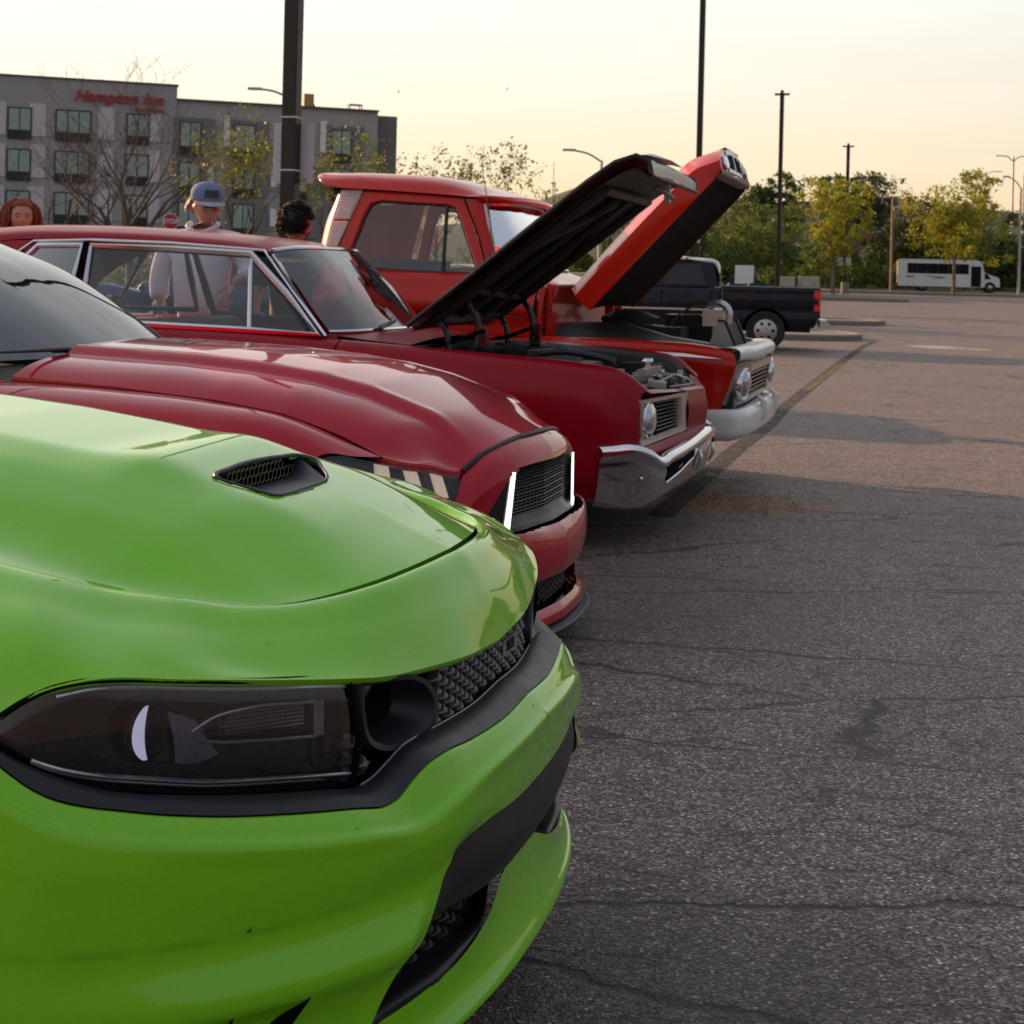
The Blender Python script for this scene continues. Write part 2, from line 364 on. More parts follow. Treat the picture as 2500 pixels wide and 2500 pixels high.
# ---------------------------------------------------------------- ground
def gz(x, y):
    """the far half of the lot and the land behind rise gently"""
    return 0.0 if y < 42 else (0.0125*(y-42) if y < 150 else 1.35)
def asphalt():
    m, N, L, b = nmat('worn asphalt')
    tc = N.new('ShaderNodeTexCoord'); P = tc.outputs['Object']
    def noise(sc, det=4, rough=0.6, vec=P):
        n = N.new('ShaderNodeTexNoise'); n.inputs['Scale'].default_value = sc; n.inputs['Detail'].default_value = det; n.inputs['Roughness'].default_value = rough
        L.new(vec, n.inputs['Vector']); return n
    def ramp(src, stops):
        r = N.new('ShaderNodeValToRGB'); e = r.color_ramp.elements
        while len(e) < len(stops): e.new(0.5)
        for i, (p, c) in enumerate(stops): e[i].position = p; e[i].color = (*c, 1) if len(c) == 3 else c
        L.new(src, r.inputs[0]); return r.outputs[0]
    def mix(f, a, bb, mode='MIX'):
        x = N.new('ShaderNodeMix'); x.data_type = 'RGBA'; x.blend_type = mode
        if isinstance(f, float): x.inputs[0].default_value = f
        else: L.new(f, x.inputs[0])
        for i, s_ in ((6, a), (7, bb)):
            if isinstance(s_, tuple): x.inputs[i].default_value = (*s_, 1)
            else: L.new(s_, x.inputs[i])
        return x.outputs[2]
    def math_(op, a, bb=None, cl=False):
        x = N.new('ShaderNodeMath'); x.operation = op; x.use_clamp = cl
        for i, s_ in ((0, a), (1, bb)):
            if s_ is None: continue
            if isinstance(s_, (int, float)): x.inputs[i].default_value = s_
            else: L.new(s_, x.inputs[i])
        return x.outputs[0]
    # aggregate: each stone its own tone
    v = N.new('ShaderNodeTexVoronoi'); v.inputs['Scale'].default_value = 125; L.new(P, v.inputs['Vector'])
    sc = N.new('ShaderNodeSeparateColor'); L.new(v.outputs['Color'], sc.inputs[0])
    stone = ramp(sc.outputs[0], [(0.0, (0.05, 0.040, 0.037)), (0.35, (0.108, 0.090, 0.085)), (0.75, (0.20, 0.172, 0.160)), (0.96, (0.33, 0.30, 0.27)), (1.0, (0.6, 0.57, 0.53))])
    tint = ramp(sc.outputs[1], [(0, (1.06, 0.90, 0.84)), (0.5, (1.06, 1, .97)), (1, (0.96, 0.98, 1.0))])
    stone = mix(1.0, stone, tint, 'MULTIPLY')
    gap = ramp(v.outputs['Distance'], [(0.0, (1, 1, 1)), (0.42, (1, 1, 1)), (0.75, (0.25, 0.23, 0.22))])
    stone = mix(0.85, stone, gap, 'MULTIPLY')
    n2 = noise(38, 5, 0.7); pits = ramp(n2.outputs[0], [(0.36, (0.35, 0.33, 0.32)), (0.50, (1, 1, 1))])
    stone = mix(0.6, stone, pits, 'MULTIPLY')
    n1 = noise(0.55, 7, 0.65); patch = ramp(n1.outputs[0], [(0.3, (1.25, 1.18, 1.18)), (0.5, (1.5, 1.40, 1.40)), (0.72, (1.75, 1.62, 1.60))])
    col = mix(1.0, stone, patch, 'MULTIPLY')
    n0 = noise(4.5, 6, 0.7); blot = ramp(n0.outputs[0], [(0.35, (0.8, 0.78, 0.78)), (0.6, (1.08, 1.08, 1.08))])
    col = mix(0.8, col, blot, 'MULTIPLY')
    # cracks: warped cell borders, stretched across the lot
    def cracks(sc, warp, wsc, width, stretch, off, dens):
        mp = N.new('ShaderNodeMapping'); mp.inputs['Scale'].default_value = stretch; mp.inputs['Location'].default_value = off
        mp.inputs['Rotation'].default_value = (0, 0, radians(-16)); L.new(P, mp.inputs['Vector'])
        nw = noise(wsc, 5, 0.65); w_ = N.new('ShaderNodeVectorMath'); w_.operation = 'MULTIPLY_ADD'; w_.inputs[1].default_value = (warp, warp, 0)
        L.new(nw.outputs['Color'], w_.inputs[0]); L.new(mp.outputs[0], w_.inputs[2])
        vv = N.new('ShaderNodeTexVoronoi'); vv.feature = 'DISTANCE_TO_EDGE'; vv.inputs['Scale'].default_value = sc; L.new(w_.outputs[0], vv.inputs['Vector'])
        nm = noise(dens, 3, 0.5)
        msk = ramp(nm.outputs[0], [(0.36, (0, 0, 0)), (0.46, (1, 1, 1))])
        r1 = ramp(vv.outputs[0], [(0.0, (1, 1, 1)), (width*.35, (.9, .9, .9)), (width, (.12, .12, .12)), (width*2.5, (0, 0, 0))])
        return math_('MULTIPLY', r1, msk)
    c1 = cracks(0.62, 0.42, 1.9, 0.011, (0.5, 1.7, 1), (0.3, 0.1, 0), 0.45)
    c2 = cracks(2.6, 0.35, 4.0, 0.020, (0.8, 1.2, 1), (3.0, 5.0, 0), 1.1)
    cr_ = math_('MAXIMUM', c1, math_('MULTIPLY', c2, 0.6))
    col = mix(math_('MULTIPLY', cr_, 0.86), col, (0.014, 0.009, 0.007))
    # local stains and tinted patches, orange by the chrome bumper: (x, y, radius x, radius y, colour, strength)
    sp = N.new('ShaderNodeSeparateXYZ'); L.new(P, sp.inputs[0])
    ns = noise(3.0, 6, 0.7)
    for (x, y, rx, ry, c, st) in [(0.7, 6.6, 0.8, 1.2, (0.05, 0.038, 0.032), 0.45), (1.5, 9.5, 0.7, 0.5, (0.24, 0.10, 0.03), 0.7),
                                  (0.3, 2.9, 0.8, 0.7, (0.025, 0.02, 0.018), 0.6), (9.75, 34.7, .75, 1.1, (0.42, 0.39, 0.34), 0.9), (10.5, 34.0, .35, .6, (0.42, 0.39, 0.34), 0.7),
                                  
                                  (3.3, 8.2, 0.6, 0.25, (0.09, 0.11, 0.16), 0.35)]:
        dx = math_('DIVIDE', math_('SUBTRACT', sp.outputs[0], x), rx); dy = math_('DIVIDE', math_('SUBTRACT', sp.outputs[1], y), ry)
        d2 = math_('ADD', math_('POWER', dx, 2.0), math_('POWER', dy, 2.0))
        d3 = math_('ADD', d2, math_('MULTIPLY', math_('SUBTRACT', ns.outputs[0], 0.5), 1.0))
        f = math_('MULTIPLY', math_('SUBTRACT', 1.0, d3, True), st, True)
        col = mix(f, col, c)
    L.new(col, b.inputs['Base Color']); b.inputs['Roughness'].default_value = 0.68; b.inputs['Specular IOR Level'].default_value = 0.5
    bp = N.new('ShaderNodeBump'); bp.inputs['Strength'].default_value = 0.65; bp.inputs['Distance'].default_value = 0.006; bp.invert = True
    hh = math_('ADD', math_('MULTIPLY', v.outputs['Distance'], 0.8), math_('MULTIPLY', cr_, 2.0))
    L.new(hh, bp.inputs['Height']); L.new(bp.outputs[0], b.inputs['Normal'])
    return m
xs = [-400, -200, -120, -60, -30, -15, -8, -4, 0, 4, 8, 15, 30, 60, 120, 200, 400]
ys = [-120, -40, -10, 0, 3, 6, 10, 15, 20, 30, 42, 50, 60, 75, 90, 104]
V, F = gridVF([[(x, y, gz(x, y)) for x in xs] for y in ys])
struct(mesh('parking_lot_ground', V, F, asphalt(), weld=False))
GRASS = mat('dry grass ground', (0.075, 0.085, 0.028), 0.95, var=0.5, vscale=1.5, bump=0.6, bscale=6)
ys2 = [104, 124, 150, 300, 700, 2500]
xs2 = [-2500, -900, -400, -200, -60, 0, 60, 200, 400, 900, 2500]
V, F = gridVF([[(x, y, gz(x, y)-.02) for x in xs2] for y in ys2])
struct(mesh('grass_field', V, F, GRASS, weld=False))
# ================================================================ lime green muscle sedan (nearest car)
GREEN = paint('lime green car paint', (0.20, 0.56, 0.003), cior=1.52, flake=0.10, bugs=True, rough=0.4, dust=0.025)
car = thing('sports_sedan', 'lime green sports sedan with hood scoop and dark headlight, nearest car', 'car', (0.08, 2.73, 0), radians(-16), 'cars parked side by side in a row')
def ymir(P): return P
# ---- hood
SEAM = [(-.185, 0, .893), (-.203, .18, .888), (-.23, .30, .882), (-.27, .39, .876), (-.32, .47, .874), (-.38, .52, .878), (-.46, .555, .888), (-.55, .59, .90), (-.62, .61, .915), (-.72, .63, .935), (-.9, .65, .965), (-1.15, .675, 1.0), (-1.4, .70, 1.03)]
M1 = [(-.125, 0, .860), (-.14, .19, .862), (-.165, .32, .862), (-.205, .43, .864), (-.26, .53, .868), (-.33, .60, .876), (-.41, .655, .886), (-.50, .70, .897), (-.57, .725, .91), (-.68, .75, .92), (-.88, .77, .935), (-1.13, .79, .955), (-1.4, .81, .965)]
M2 = [(-.09, 0, .79), (-.098, .2, .80), (-.12, .33, .808), (-.15, .45, .818), (-.205, .565, .836), (-.28, .655, .850), (-.36, .735, .863), (-.455, .80, .872), (-.52, .835, .868), (-.60, .868, .845), (-.82, .915, .83), (-1.1, .92, .84), (-1.4, .92, .845)]
LIP = [(-.088, 0, .738), (-.093, .2, .752), (-.115, .33, .763), (-.140, .45, .776), (-.182, .56, .795), (-.25, .66, .812), (-.325, .75, .828), (-.425, .832, .838), (-.483, .866, .823), (-.556, .897, .768), (-.8, .94, .745), (-1.1, .945, .745), (-1.4, .945, .745)]
CROWN = [(-1.5, 1.105), (-1.3, 1.10), (-1.1, 1.083), (-.9, 1.058), (-.7, 1.028), (-.5, .988), (-.35, .952), (-.25, .92), (-.185, .893)]
def hoodz(x, y):
    y = abs(y); z = interp(CROWN, x)
    edge = interp([(-1.5, .06), (-.9, .095), (-.5, .098), (-.3, .06), (-.18, 0.0)], x)
    z -= edge*sstep(.30, .60, y) + .03*max(0, y-.6)
    # shallow valley either side of the centre dome and the dome shoulder
    k = sstep(-.25, -.45, x)
    z += k*.016*(1-sstep(.20, .33, y)) - k*.006*math.exp(-((y-.36)/.05)**2)
    # ramp in front of the scoop, bulge behind it
    z += .018*math.exp(-((x+.68)/.10)**2)*(1-sstep(.16, .34, y))
    return z
rows = []
NY = 44
seamc = crs(SEAM[:7], 8)
sidec = [(x, y-.003, z) for x, y, z in crs(SEAM[6:], 6)][::-1]
sx_ = [(p[0], p[1]) for p in sidec]; szz = [(p[0], p[2]) for p in sidec]
for i in range(72):
    ss = (i/71)**1.1
    row = []
    for j in range(NY+1):
        t = j/NY; p = seamc[min(int(round(t*(len(seamc)-1))), len(seamc)-1)]
        x = p.x-.005*(1-ss)+(-1.42-p.x)*ss
        ye = interp(sx_, x) if x < -.462 else .552
        y = p.y+(ye*t-p.y)*sstep(0, .3, ss) if t < 1 else (ye if x < -.462 else .552)
        z = hoodz(x, y)
        z += (p.z-hoodz(p.x, p.y))*(1-sstep(0, .22, ss))
        zs = interp(szz, x) if x < -.46 else .888
        z += (zs-z)*t**7*sstep(0, .15, ss)
        row.append((x, max(0, y), z))
    rows.append(row)
SC_X = -.575
SCOOP = [(-.572, -.188), (-.585, -.11), (-.590, -.01), (-.582, .10), (-.566, .175), (-.548, .186), (-.505, .135), (-.472, .085), (-.460, .05), (-.457, -.045), (-.458, -.13), (-.463, -.168), (-.510, -.180)]
V, F = gridVF(rows); V, F = mirrorVF(V, F)
V, F = cut(V, F, SCOOP)
n0 = len(V)
hood = mesh('hood', V, F, GREEN, car, angle=60)
# rolled edge of the hood, dropping into the shut line
edge = [Vector(r) for r in rows[0]]+[Vector(rows[i][-1]) for i in range(1, 64)]
ev = [[tuple(p) for p in edge], [(p.x-.004, p.y, p.z-.006) for p in edge], [(p.x-.005, p.y, p.z-.03) for p in edge]]
V, F = mirrorVF(*gridVF(ev)); mesh('hood_edge', V, F, GREEN, hood, angle=80)
# ---- hood scoop: bezel, ramp, honeycomb and the dark throat
def sz(x, y): return hoodz(x, y)
top = [Vector((x, y, sz(x, y)+.003)) for x, y in SCOOP]
rb = MB(); rb.tube(crs([tuple(top[k]) for k in (12, 0, 1, 2, 3, 4, 5, 6, 7, 8)], 6), [.002]*6+[.0045]*36+[.0035]*13, 8)
rb.tube(crs([tuple(top[k]) for k in (8, 9, 10, 11, 12)], 5), .0028, 8)
sc_o = rb.build('hood_scoop', mat('charcoal scoop plastic', (.045, .046, .06), .5, bump=.08, bscale=900), hood)
ramp = []
for i in range(9):
    t = i/8; x = -.458-.125*t; yl = -.150-.035*t; yr = .07+.115*t; z = sz(-.458, -.05)-.003-.006*t
    ramp.append([(x, yl+(yr-yl)*k/20, z+.040*(max(0, abs(k-10)-7)/3)**2*t) for k in range(21)])
V, F = gridVF(ramp); mesh('scoop_ramp', V, F, mat('charcoal scoop plastic', (.045, .046, .06), .5, bump=.08, bscale=900), sc_o)
cb = MB()
cb.add([(-.615, -.22, .90), (-.615, .22, .90), (-.600, .22, 1.015), (-.600, -.22, 1.015)], [(0, 1, 2, 3)]); cb.build('scoop_throat', VOID, sc_o)
hx = MB(); R6 = .0105
for a in range(-11, 12):
    for b_ in range(0, 3):
        cy, cz = a*R6*1.75+(b_ % 2)*R6*.875-.01, .984+b_*R6*1.52
        if abs(cy) > .178 or cz > interp([(-.19, 1.005), (-.1, 1.020), (0, 1.022), (.19, 1.012)], cy): continue
        P6 = [(-.578+.012*cos(cy*9)*0, cy+R6*sin(pi/3*k), cz+R6*cos(pi/3*k)) for k in range(7)]
        hx.tube(P6, .0011, 4, cap=False)
stuff(hx.build('scoop_grille', mat('scoop mesh plastic', (0.16, 0.13, 0.08), 0.4), sc_o))
# ---- nose panel and front fenders in one skin, gap lip on the inner edge
M1 = [(x-.004*(i < 7), y, z-(.020 if i < 6 else .010 if i < 8 else 0)) for i, (x, y, z) in enumerate(M1)]
M2 = [(x-.006*(i < 7), y, z-(.026 if i < 6 else .014 if i < 8 else 0)) for i, (x, y, z) in enumerate(M2)]
def off(P, dx=0, dy=0, dz=0): return [(x+dx, y+dy, z+dz) for x, y, z in P]
G0 = off(SEAM, 0, 0, -.03); G1 = off(SEAM, .001, 0, -.004)
G2 = [(x+.006*(1 if i < 6 else 0), y+(.002 if i >= 6 else 0), z) for i, (x, y, z) in enumerate(SEAM)]
L2 = [(x-.006, y-.004*min(1, y*2), z-.010) for x, y, z in LIP[:10]]
T2 = [(x-.03, y-.015*min(1, y*2), z-.012) for x, y, z in LIP[:10]]
nose = sheet('nose_panel', [G1, G2, M1, M2, LIP], GREEN, car, nu=7, nv=7, angle=70)
sheet('panel_gap', [G0, G1], VOID, nose, nu=5, nv=1)
sheet('nose_lip', [LIP[:10], L2, T2], GREEN, nose, nu=7, nv=3, angle=80)
# fender / bumper shut line
fs = crs([(-.58, .602, .905), (-.62, .65, .9135), (-.66, .72, .9165), (-.70, .80, .893), (-.735, .875, .855), (-.75, .925, .79)], 8)
for sgn in (-1, 1):
    t_ = MB(); t_.tube([(p.x, p.y*sgn, p.z+.0005) for p in fs], .0022, 6); t_.build('shut_line', VOID, nose)
# ---- bumper cover
YC = [0, .15, .29, .38, .425, .46, .49, .52, .575, .66, .75, .822, .881, .905]
TL = list(zip([-.033, -.036, -.053, -.068, -.079, -.091, -.100, -.109, -.137, -.195, -.27, -.36, -.46, -.55], YC, [.645, .639, .640, .644, .638, .622, .606, .602, .612, .626, .643, .662, .691, .752]))
CR = list(zip([-.006, -.010, -.024, -.039, -.050, -.062, -.073, -.084, -.110, -.166, -.243, -.335, -.435, -.54], [0, .15, .29, .38, .425, .46, .49, .52, .58, .668, .76, .835, .893, .922], [.617, .612, .605, .595, .585, .577, .574, .577, .588, .601, .62, .637, .663, .715]))
UP = [tuple((a+b)/2 for a, b in zip(p, q)) for p, q in zip(TL, CR)]
UP = [(x+.000, y, z+.002) for x, y, z in UP]
B1 = list(zip([.000, -.004, -.016, -.024, -.035, -.046, -.057, -.07, -.100, -.157, -.236, -.327, -.425, -.54], [0, .15, .29, .38, .425, .46, .49, .52, .585, .675, .768, .845, .903, .935], [.58, .577, .57, .562, .555, .548, .545, .546, .553, .565, .58, .60, .62, .65]))
B2 = list(zip([-.002, -.006, -.018, -.026, -.037, -.048, -.059, -.072, -.102, -.159, -.238, -.329, -.427, -.54], [0, .15, .29, .38, .425, .46, .49, .52, .587, .677, .770, .847, .905, .938], [.54, .537, .533, .528, .524, .522, .521, .521, .525, .53, .535, .545, .56, .58]))
ME = list(zip([-.006, -.010, -.022, -.037, -.045, -.054, -.064, -.078, -.108, -.164, -.242, -.332, -.429, -.54], [0, .15, .29, .38, .425, .46, .49, .52, .587, .677, .770, .847, .905, .938], [.503, .504, .511, .503, .490, .488, .49, .49, .49, .49, .49, .49, .49, .49]))
TLi = [(x-.012, y, z-.004) for x, y, z in TL]
CR2 = [(x+.009, y+.002, z-.006) for x, y, z in CR]
# lower corners either side of the mouth
def plan(y): return interp([(0, 0), (.2, -.008), (.4, -.04), (.55, -.09), (.7, -.19), (.8, -.29), (.88, -.42), (.93, -.58)], y)
lev = [(.4905, .395, .0), (.47, .427, .0), (.455, .440, .004), (.43, .465, .018), (.41, .483, .027), (.392, .498, .026), (.375, .515, .010), (.36, .527, -.004), (.335, .545, -.014), (.30, .567, -.020), (.25, .59, -.026), (.20, .615, -.034)]
MEt = [(y, x) for x, y, z in ME]
for q_ in (0, .01): MEt.append((1.0+q_, -.60))
def pl2(y): return interp(MEt, y)
G_up = surf([TLi, TL, UP, CR, CR2, B1, B2, ME], 7, 6)
V, F = gridVF(G_up)
me_row = [p for p in G_up[-1] if p.y >= .394]; y_0 = me_row[0].y
lz = crs([(z, y0-(lev[0][1]-y_0)*(1 if i == 0 else max(0, 1-i*.5)), o_) for i, (z, y0, o_) in enumerate(lev)], 4)
Gl = []
for i, (z, y0, o_) in enumerate(lz):
    if i == 0: Gl.append(list(me_row)); continue
    r = []
    for p in me_row:
        t = (p.y-y_0)/(.938-y_0); y = y0+(.938-y0)*t
        r.append(Vector((pl2(y)+o_*(1-.7*sstep(.8, .938, y))*(.35+.65*sstep(0, .12, t)), y, z)))
    Gl.append(r)
V2, F2 = gridVF(Gl); n_ = len(V); V = V+V2; F = F+[tuple(i+n_ for i in f) for f in F2]
V, F = mirrorVF(V, F); bump = mesh('front_bumper', V, F, GREEN, car, angle=60)
rows = Gl
inner = [(r[0][0], r[0][1], r[0][2]) for r in rows]
inn2 = [(x-.05, y-.004, z) for x, y, z in inner]; inn1 = [(x-.002, y-.001, z) for x, y, z in inner]
for r_k in ([inn1, inn2], [mir(inn1), mir(inn2)]): sheet('mouth_side', r_k, BLACKP, bump, nu=1, nv=2, mirror=False)
# side skin behind the bumper, wheel arches cut out
sk = [LIP[9:], [(-.56, .92, .70), (-.8, .955, .66), (-1.1, .96, .66), (-1.4, .955, .66)], [(-.545, .938, .58), (-.8, .96, .55), (-1.1, .96, .55), (-1.4, .955, .55)], [(-.54, .938, .40), (-.8, .945, .38), (-1.1, .945, .36), (-1.4, .94, .36)], [(-.54, .93, .20), (-.8, .92, .2), (-1.1, .92, .2), (-1.4, .92, .2)]]
circ = [(-.96+.375*cos(2*pi*k/40), .34+.375*sin(2*pi*k/40)) for k in range(40)]
sheet('front_fender', sk, GREEN, car, nu=12, nv=8, hole=[(circ, (0, 2))], angle=60)
# ---- dark trim under the lamps and grille
TT = [(-.093, 0, .66), (-.098, .14, .654), (-.112, .27, .655), (-.126, .37, .657), (-.131, .41, .655), (-.141, .445, .640), (-.152, .478, .626), (-.160, .505, .622), (-.187, .567, .633), (-.247, .651, .647), (-.327, .752, .668), (-.415, .822, .688), (-.505, .876, .732), (-.562, .897, .768)]
TM = [((a[0]*.45+b[0]*.55)+.006, a[1]*.45+b[1]*.55, (a[2]*.45+b[2]*.55)+.007) for a, b in zip(TT, TL)]
TTi = [(x-.02, y-.004, z-.012) for x, y, z in TT]
trim = sheet('grille_surround', [TTi, TT, TM, [(x+.001, y+.001, z+.003) for x, y, z in TL]], BLACKP, car, nu=7, nv=4, angle=50)
tb = MB()
for sgn in (-1, 1): tb.tube([(x+.002, y*sgn, z+.001) for x, y, z in crs(TT[:8], 5)], .0016, 6)
tb.build('trim_bead', mat('satin bright bead', (0.25, 0.25, 0.26), 0.35, metal=.6), trim)
# ---- upper grille: curved sheet behind, star mesh in front
GM = mat('grille mesh plastic', (0.09, 0.085, 0.09), 0.25, spec=.6, coat=.6)
gb = [[(x-.055, y, z+.002) for x, y, z in [(-.088, 0, .738), (-.095, .2, .752), (-.115, .33, .763), (-.17, .52, .79)]],
      [(x-.055, y, z) for x, y, z in [(-.093, 0, .64), (-.10, .2, .635), (-.128, .36, .64), (-.165, .5, .61)]]]
grille = sheet('grille', gb, VOID, car, nu=6, nv=2)
def star_mesh(name, parent, cells, dx, m, sx=.030, sz_=.028):
    """staggered four-point stars joined by thin webs, laid on the plan curve"""
    g = MB()
    for (y, z) in cells:
        x = plan(abs(y))-dx
        n_ = (plan(abs(y)+.01)-plan(abs(y)-.01))/.02*(1 if y > 0 else -1)
        # star: 8 points, webs sweep to the four neighbours
        pts = []
        for k in range(16):
            a = 2*pi*k/16; rr_ = {0: .72, 8: .72, 4: .48, 12: .48}.get(k, .22 if k % 2 else .24)
            dy, dz = rr_*sx*cos(a), rr_*sz_*sin(a)
            pts.append((y+dy, z+dz, -abs(rr_-.26)*.016))
        V_ = [(x+.004, y, z)]+[(x+c+n_*(a-y), a, b) for a, b, c in pts]+[(x+c-.018+n_*(a-y), a, b) for a, b, c in pts]
        F_ = [(0, 1+k, 1+(k+1) % 16) for k in range(16)]+[(1+k, 17+k, 17+(k+1) % 16, 1+(k+1) % 16) for k in range(16)]
        g.add(V_, F_)
    return stuff(g.build(name, m, parent, angle=30))
cells = []
for a in range(-22, 23):
    for k in range(8):
        y = a*.0235; z = .618+k*.024+(a % 2)*.012
        zt = interp([(0, .735), (.2, .75), (.33, .762), (.45, .775), (.56, .79)], abs(y)); zb = interp([(0, .662), (.15, .652), (.27, .652), (.37, .655), (.41, .652), (.445, .636), (.5, .618)], abs(y))
        if z < zt-.004 and z > zb-.002 and abs(y) < .50:
            if ((abs(y)-.385)/.12)**2+((z-.712)/.068)**2 < 1: continue
            cells.append((y, z))
star_mesh('mesh', grille, cells, .100, GM, .034, .033)
# small flat badge on the grille
bd = MB(); bd.box((-.103, .10, .705), (.012, .10, .03)); bdo = bd.build('badge', mat('badge chrome', (.5, .5, .52), .2, metal=1), grille)
text3d('badge_lettering', 'SRT', .03, BLACKG, bdo, (-.0955, .10, .705), (pi/2, 0, pi/2))
# ---- round-cornered air intakes beside the lamps
DU = [(.500, .776), (.428, .772), (.357, .757), (.311, .732), (.283, .696), (.287, .668), (.336, .650), (.395, .650), (.443, .656), (.478, .676), (.498, .733)]
cyd, czd = .40, .712
for sgn in (-1, 1):
    out = resample(crs([(0, y, z) for y, z in DU+[DU[0]]], 6), 48)[:-1]
    def ring(f, dx, shift=(0, 0)):
        return [(plan(p.y)-dx, (cyd+(p.y-cyd)*f+shift[0])*sgn, czd+(p.z-czd)*f+shift[1]) for p in out]+[(plan(out[0].y)-dx, (cyd+(out[0].y-cyd)*f+shift[0])*sgn, czd+(out[0].z-czd)*f+shift[1])]
    V, F = gridVF([ring(1.0, .125), ring(1.0, .094), ring(.97, .088), ring(.84, .089), ring(.81, .094), ring(.66, .15, (.01, .006)), ring(.50, .21, (.016, .012)), ring(.02, .212, (.016, .012))])
    du = mesh('air_intake', V, F, BLACKP, car, angle=35)
    V, F = gridVF([ring(.50, .208, (.016, .012)), ring(.01, .208, (.016, .012))]); mesh('intake_throat', V, F, VOID, du)
# ---- headlights
LB = [(-.165, .508, .624), (-.19, .567, .636), (-.247, .651, .650), (-.303, .725, .663), (-.363, .784, .679), (-.427, .829, .693), (-.473, .858, .709), (-.50, .874, .724), (-.518, .883, .741), (-.556, .897, .766)]
LT = [(-.172, .522, .784), (-.20, .585, .797), (-.25, .66, .808), (-.325, .75, .824), (-.38, .798, .832), (-.43, .834, .833), (-.47, .858, .824), (-.50, .874, .808), (-.525, .885, .790), (-.556, .897, .768)]
LENS = glassmat('smoked lamp lens', (0.80, 0.80, 0.84), 0.5)
for sgn in (-1, 1):
    def rowz(f, dx, dy=0):
        r = []
        for a, b in zip(LB, LT):
            x = a[0]*(1-f)+b[0]*f; y = a[1]*(1-f)+b[1]*f; z = a[2]*(1-f)+b[2]*f
            bul = .012*(4*f*(1-f))
            r.append((x-dx*(.85 if y < .8 else max(0, (.897-y))/.097*.85)+(bul if dx < .03 else 0), (y-dx*.45)*sgn, z))
        return r
    V, F = gridVF(surf([rowz(f, .055) for f in (0, .25, .5, .75, 1)], 4, 3)); hl = mesh('headlight', V, F, mat('lamp housing black', (.010, .010, .012), .16, spec=.6), car)
    V, F = gridVF(surf([rowz(0, .004), rowz(0, .055)], 4, 1)); mesh('housing_floor', V, F, BLACKG, hl)
    V, F = gridVF(surf([rowz(1, .004), rowz(1, .055)], 4, 1)); mesh('housing_roof', V, F, BLACKG, hl)
    V, F = gridVF(surf([rowz(f, .008) for f in (0, .25, .5, .75, 1)], 5, 4)); mesh('lens', V, F, LENS, hl)
    fr = MB(); fr.tube([(x-.004, y, z) for x, y, z in crs(rowz(0, .004), 4)], .005, 6); fr.tube([(x-.004, y, z+.002) for x, y, z in crs(rowz(1, .004), 4)], .005, 6)
    fr.tube([rowz(0, .004)[0], rowz(.5, .002)[0], rowz(1, .004)[0]], .006, 6); fr.build('lamp_seal', VOID, hl)
    # projector bowl and its lit lens crescent
    pc = (-.385, .745*sgn, .752)
    dirv = Vector((.93, .30*sgn, -.05)).normalized()
    pb = MB(); pb.lathe([(.047, -.02), (.047, .004), (.042, .006), (.036, -.004), (.034, -.03)], pc, dirv, 32); pb.build('projector_ring', BLACKG, hl)
    pl = MB(); pl.lathe([(.033, 0), (.028, .009), (.018, .015), (0, .018)], Vector(pc)-dirv*.004, dirv, 24); pl.build('projector_lens', mat('projector glass', (.02, .02, .025), .03, spec=.8, coat=1), hl)
    cr2 = MB(); A = []; B_ = []
    ax_ = Vector((0, 0, 1)); side = dirv.cross(ax_).normalized()
    for k in range(21):
        a = radians(-64+128*k/20); w_ = .023*cos(a*1.25)**.7 if abs(a*1.25) < pi/2 else 0
        o_ = Vector(pc)+dirv*.012
        P_ = o_+side*(.040*cos(a))*(1)+ax_*(.040*sin(a)*1.05); Q_ = o_+side*(.040*cos(a)-w_)+ax_*(.040*sin(a)*1.05)
        A.append(tuple(P_)); B_.append(tuple(Q_))
    V, F = gridVF([A, B_]); mesh('lit_crescent', V, F, mat('frosted lamp diffuser', (.62, .62, .75), .35, emit=(.75, .75, 1.0), es=.30), hl)
    # light guides along the top and bottom of the lamp
    LG = mat('clear ribbed light guide', (.70, .70, .72), .2, metal=.5, var=.3, vscale=200)
    for f, a0, a1, r0 in ((.10, 1, 8, .0030), (.055, 2, 8, .0016), (.93, 1, 7, .0026)):
        g = MB(); g.tube(crs([(x+.008, y, z) for x, y, z in rowz(f, .018)][a0-1:a1], 6), r0, 6); g.build('light_guide', LG, hl)
    # indicator reflector: framed pocket with fine ribs
    def lp(y, z, d=.045):
        x = interp([(b_[1], (a[0]+b_[0])/2) for a, b_ in zip(LB, LT)], y); return (x-d*.85, (y-d*.45)*sgn, z)
    g = MB(); g.tube(crs([lp(.735, .738), lp(.70, .757), lp(.66, .762), lp(.56, .752)], 6), .0022, 6)
    g.tube(crs([lp(.735, .738), lp(.70, .722), lp(.65, .713), lp(.56, .700)], 6), .0022, 6)
    for k in range(5): g.tube([lp(.558-.004*k, .752), lp(.556-.004*k, .698)], .0012, 5)
    g.build('indicator_frame', LG, hl)
    g = MB()
    for k in range(6): g.tube(crs([lp(.69-.004*abs(k-2), .728+.0058*k, .05), lp(.64, .726+.0058*k, .05), lp(.575, .722+.0058*k, .05)], 4), .0017, 5)
    for k in range(16): g.tube([lp(.69-k*.0075, .728, .049), lp(.69-k*.0075, .755, .049)], .0006, 4)
    g.build('indicator_ribs', mat('ribbed reflector', (.42, .42, .44), .25, metal=.8), hl)
    g = MB(); V_, F_ = gridVF(surf([[lp(.745, .70, .05), lp(.72, .695, .05), lp(.69, .70, .05)], [lp(.75, .735, .045), lp(.73, .73, .04), lp(.705, .725, .05)], [lp(.755, .775, .05), lp(.735, .765, .05), lp(.72, .755, .05)]], 4, 4)); g.add(V_, F_)
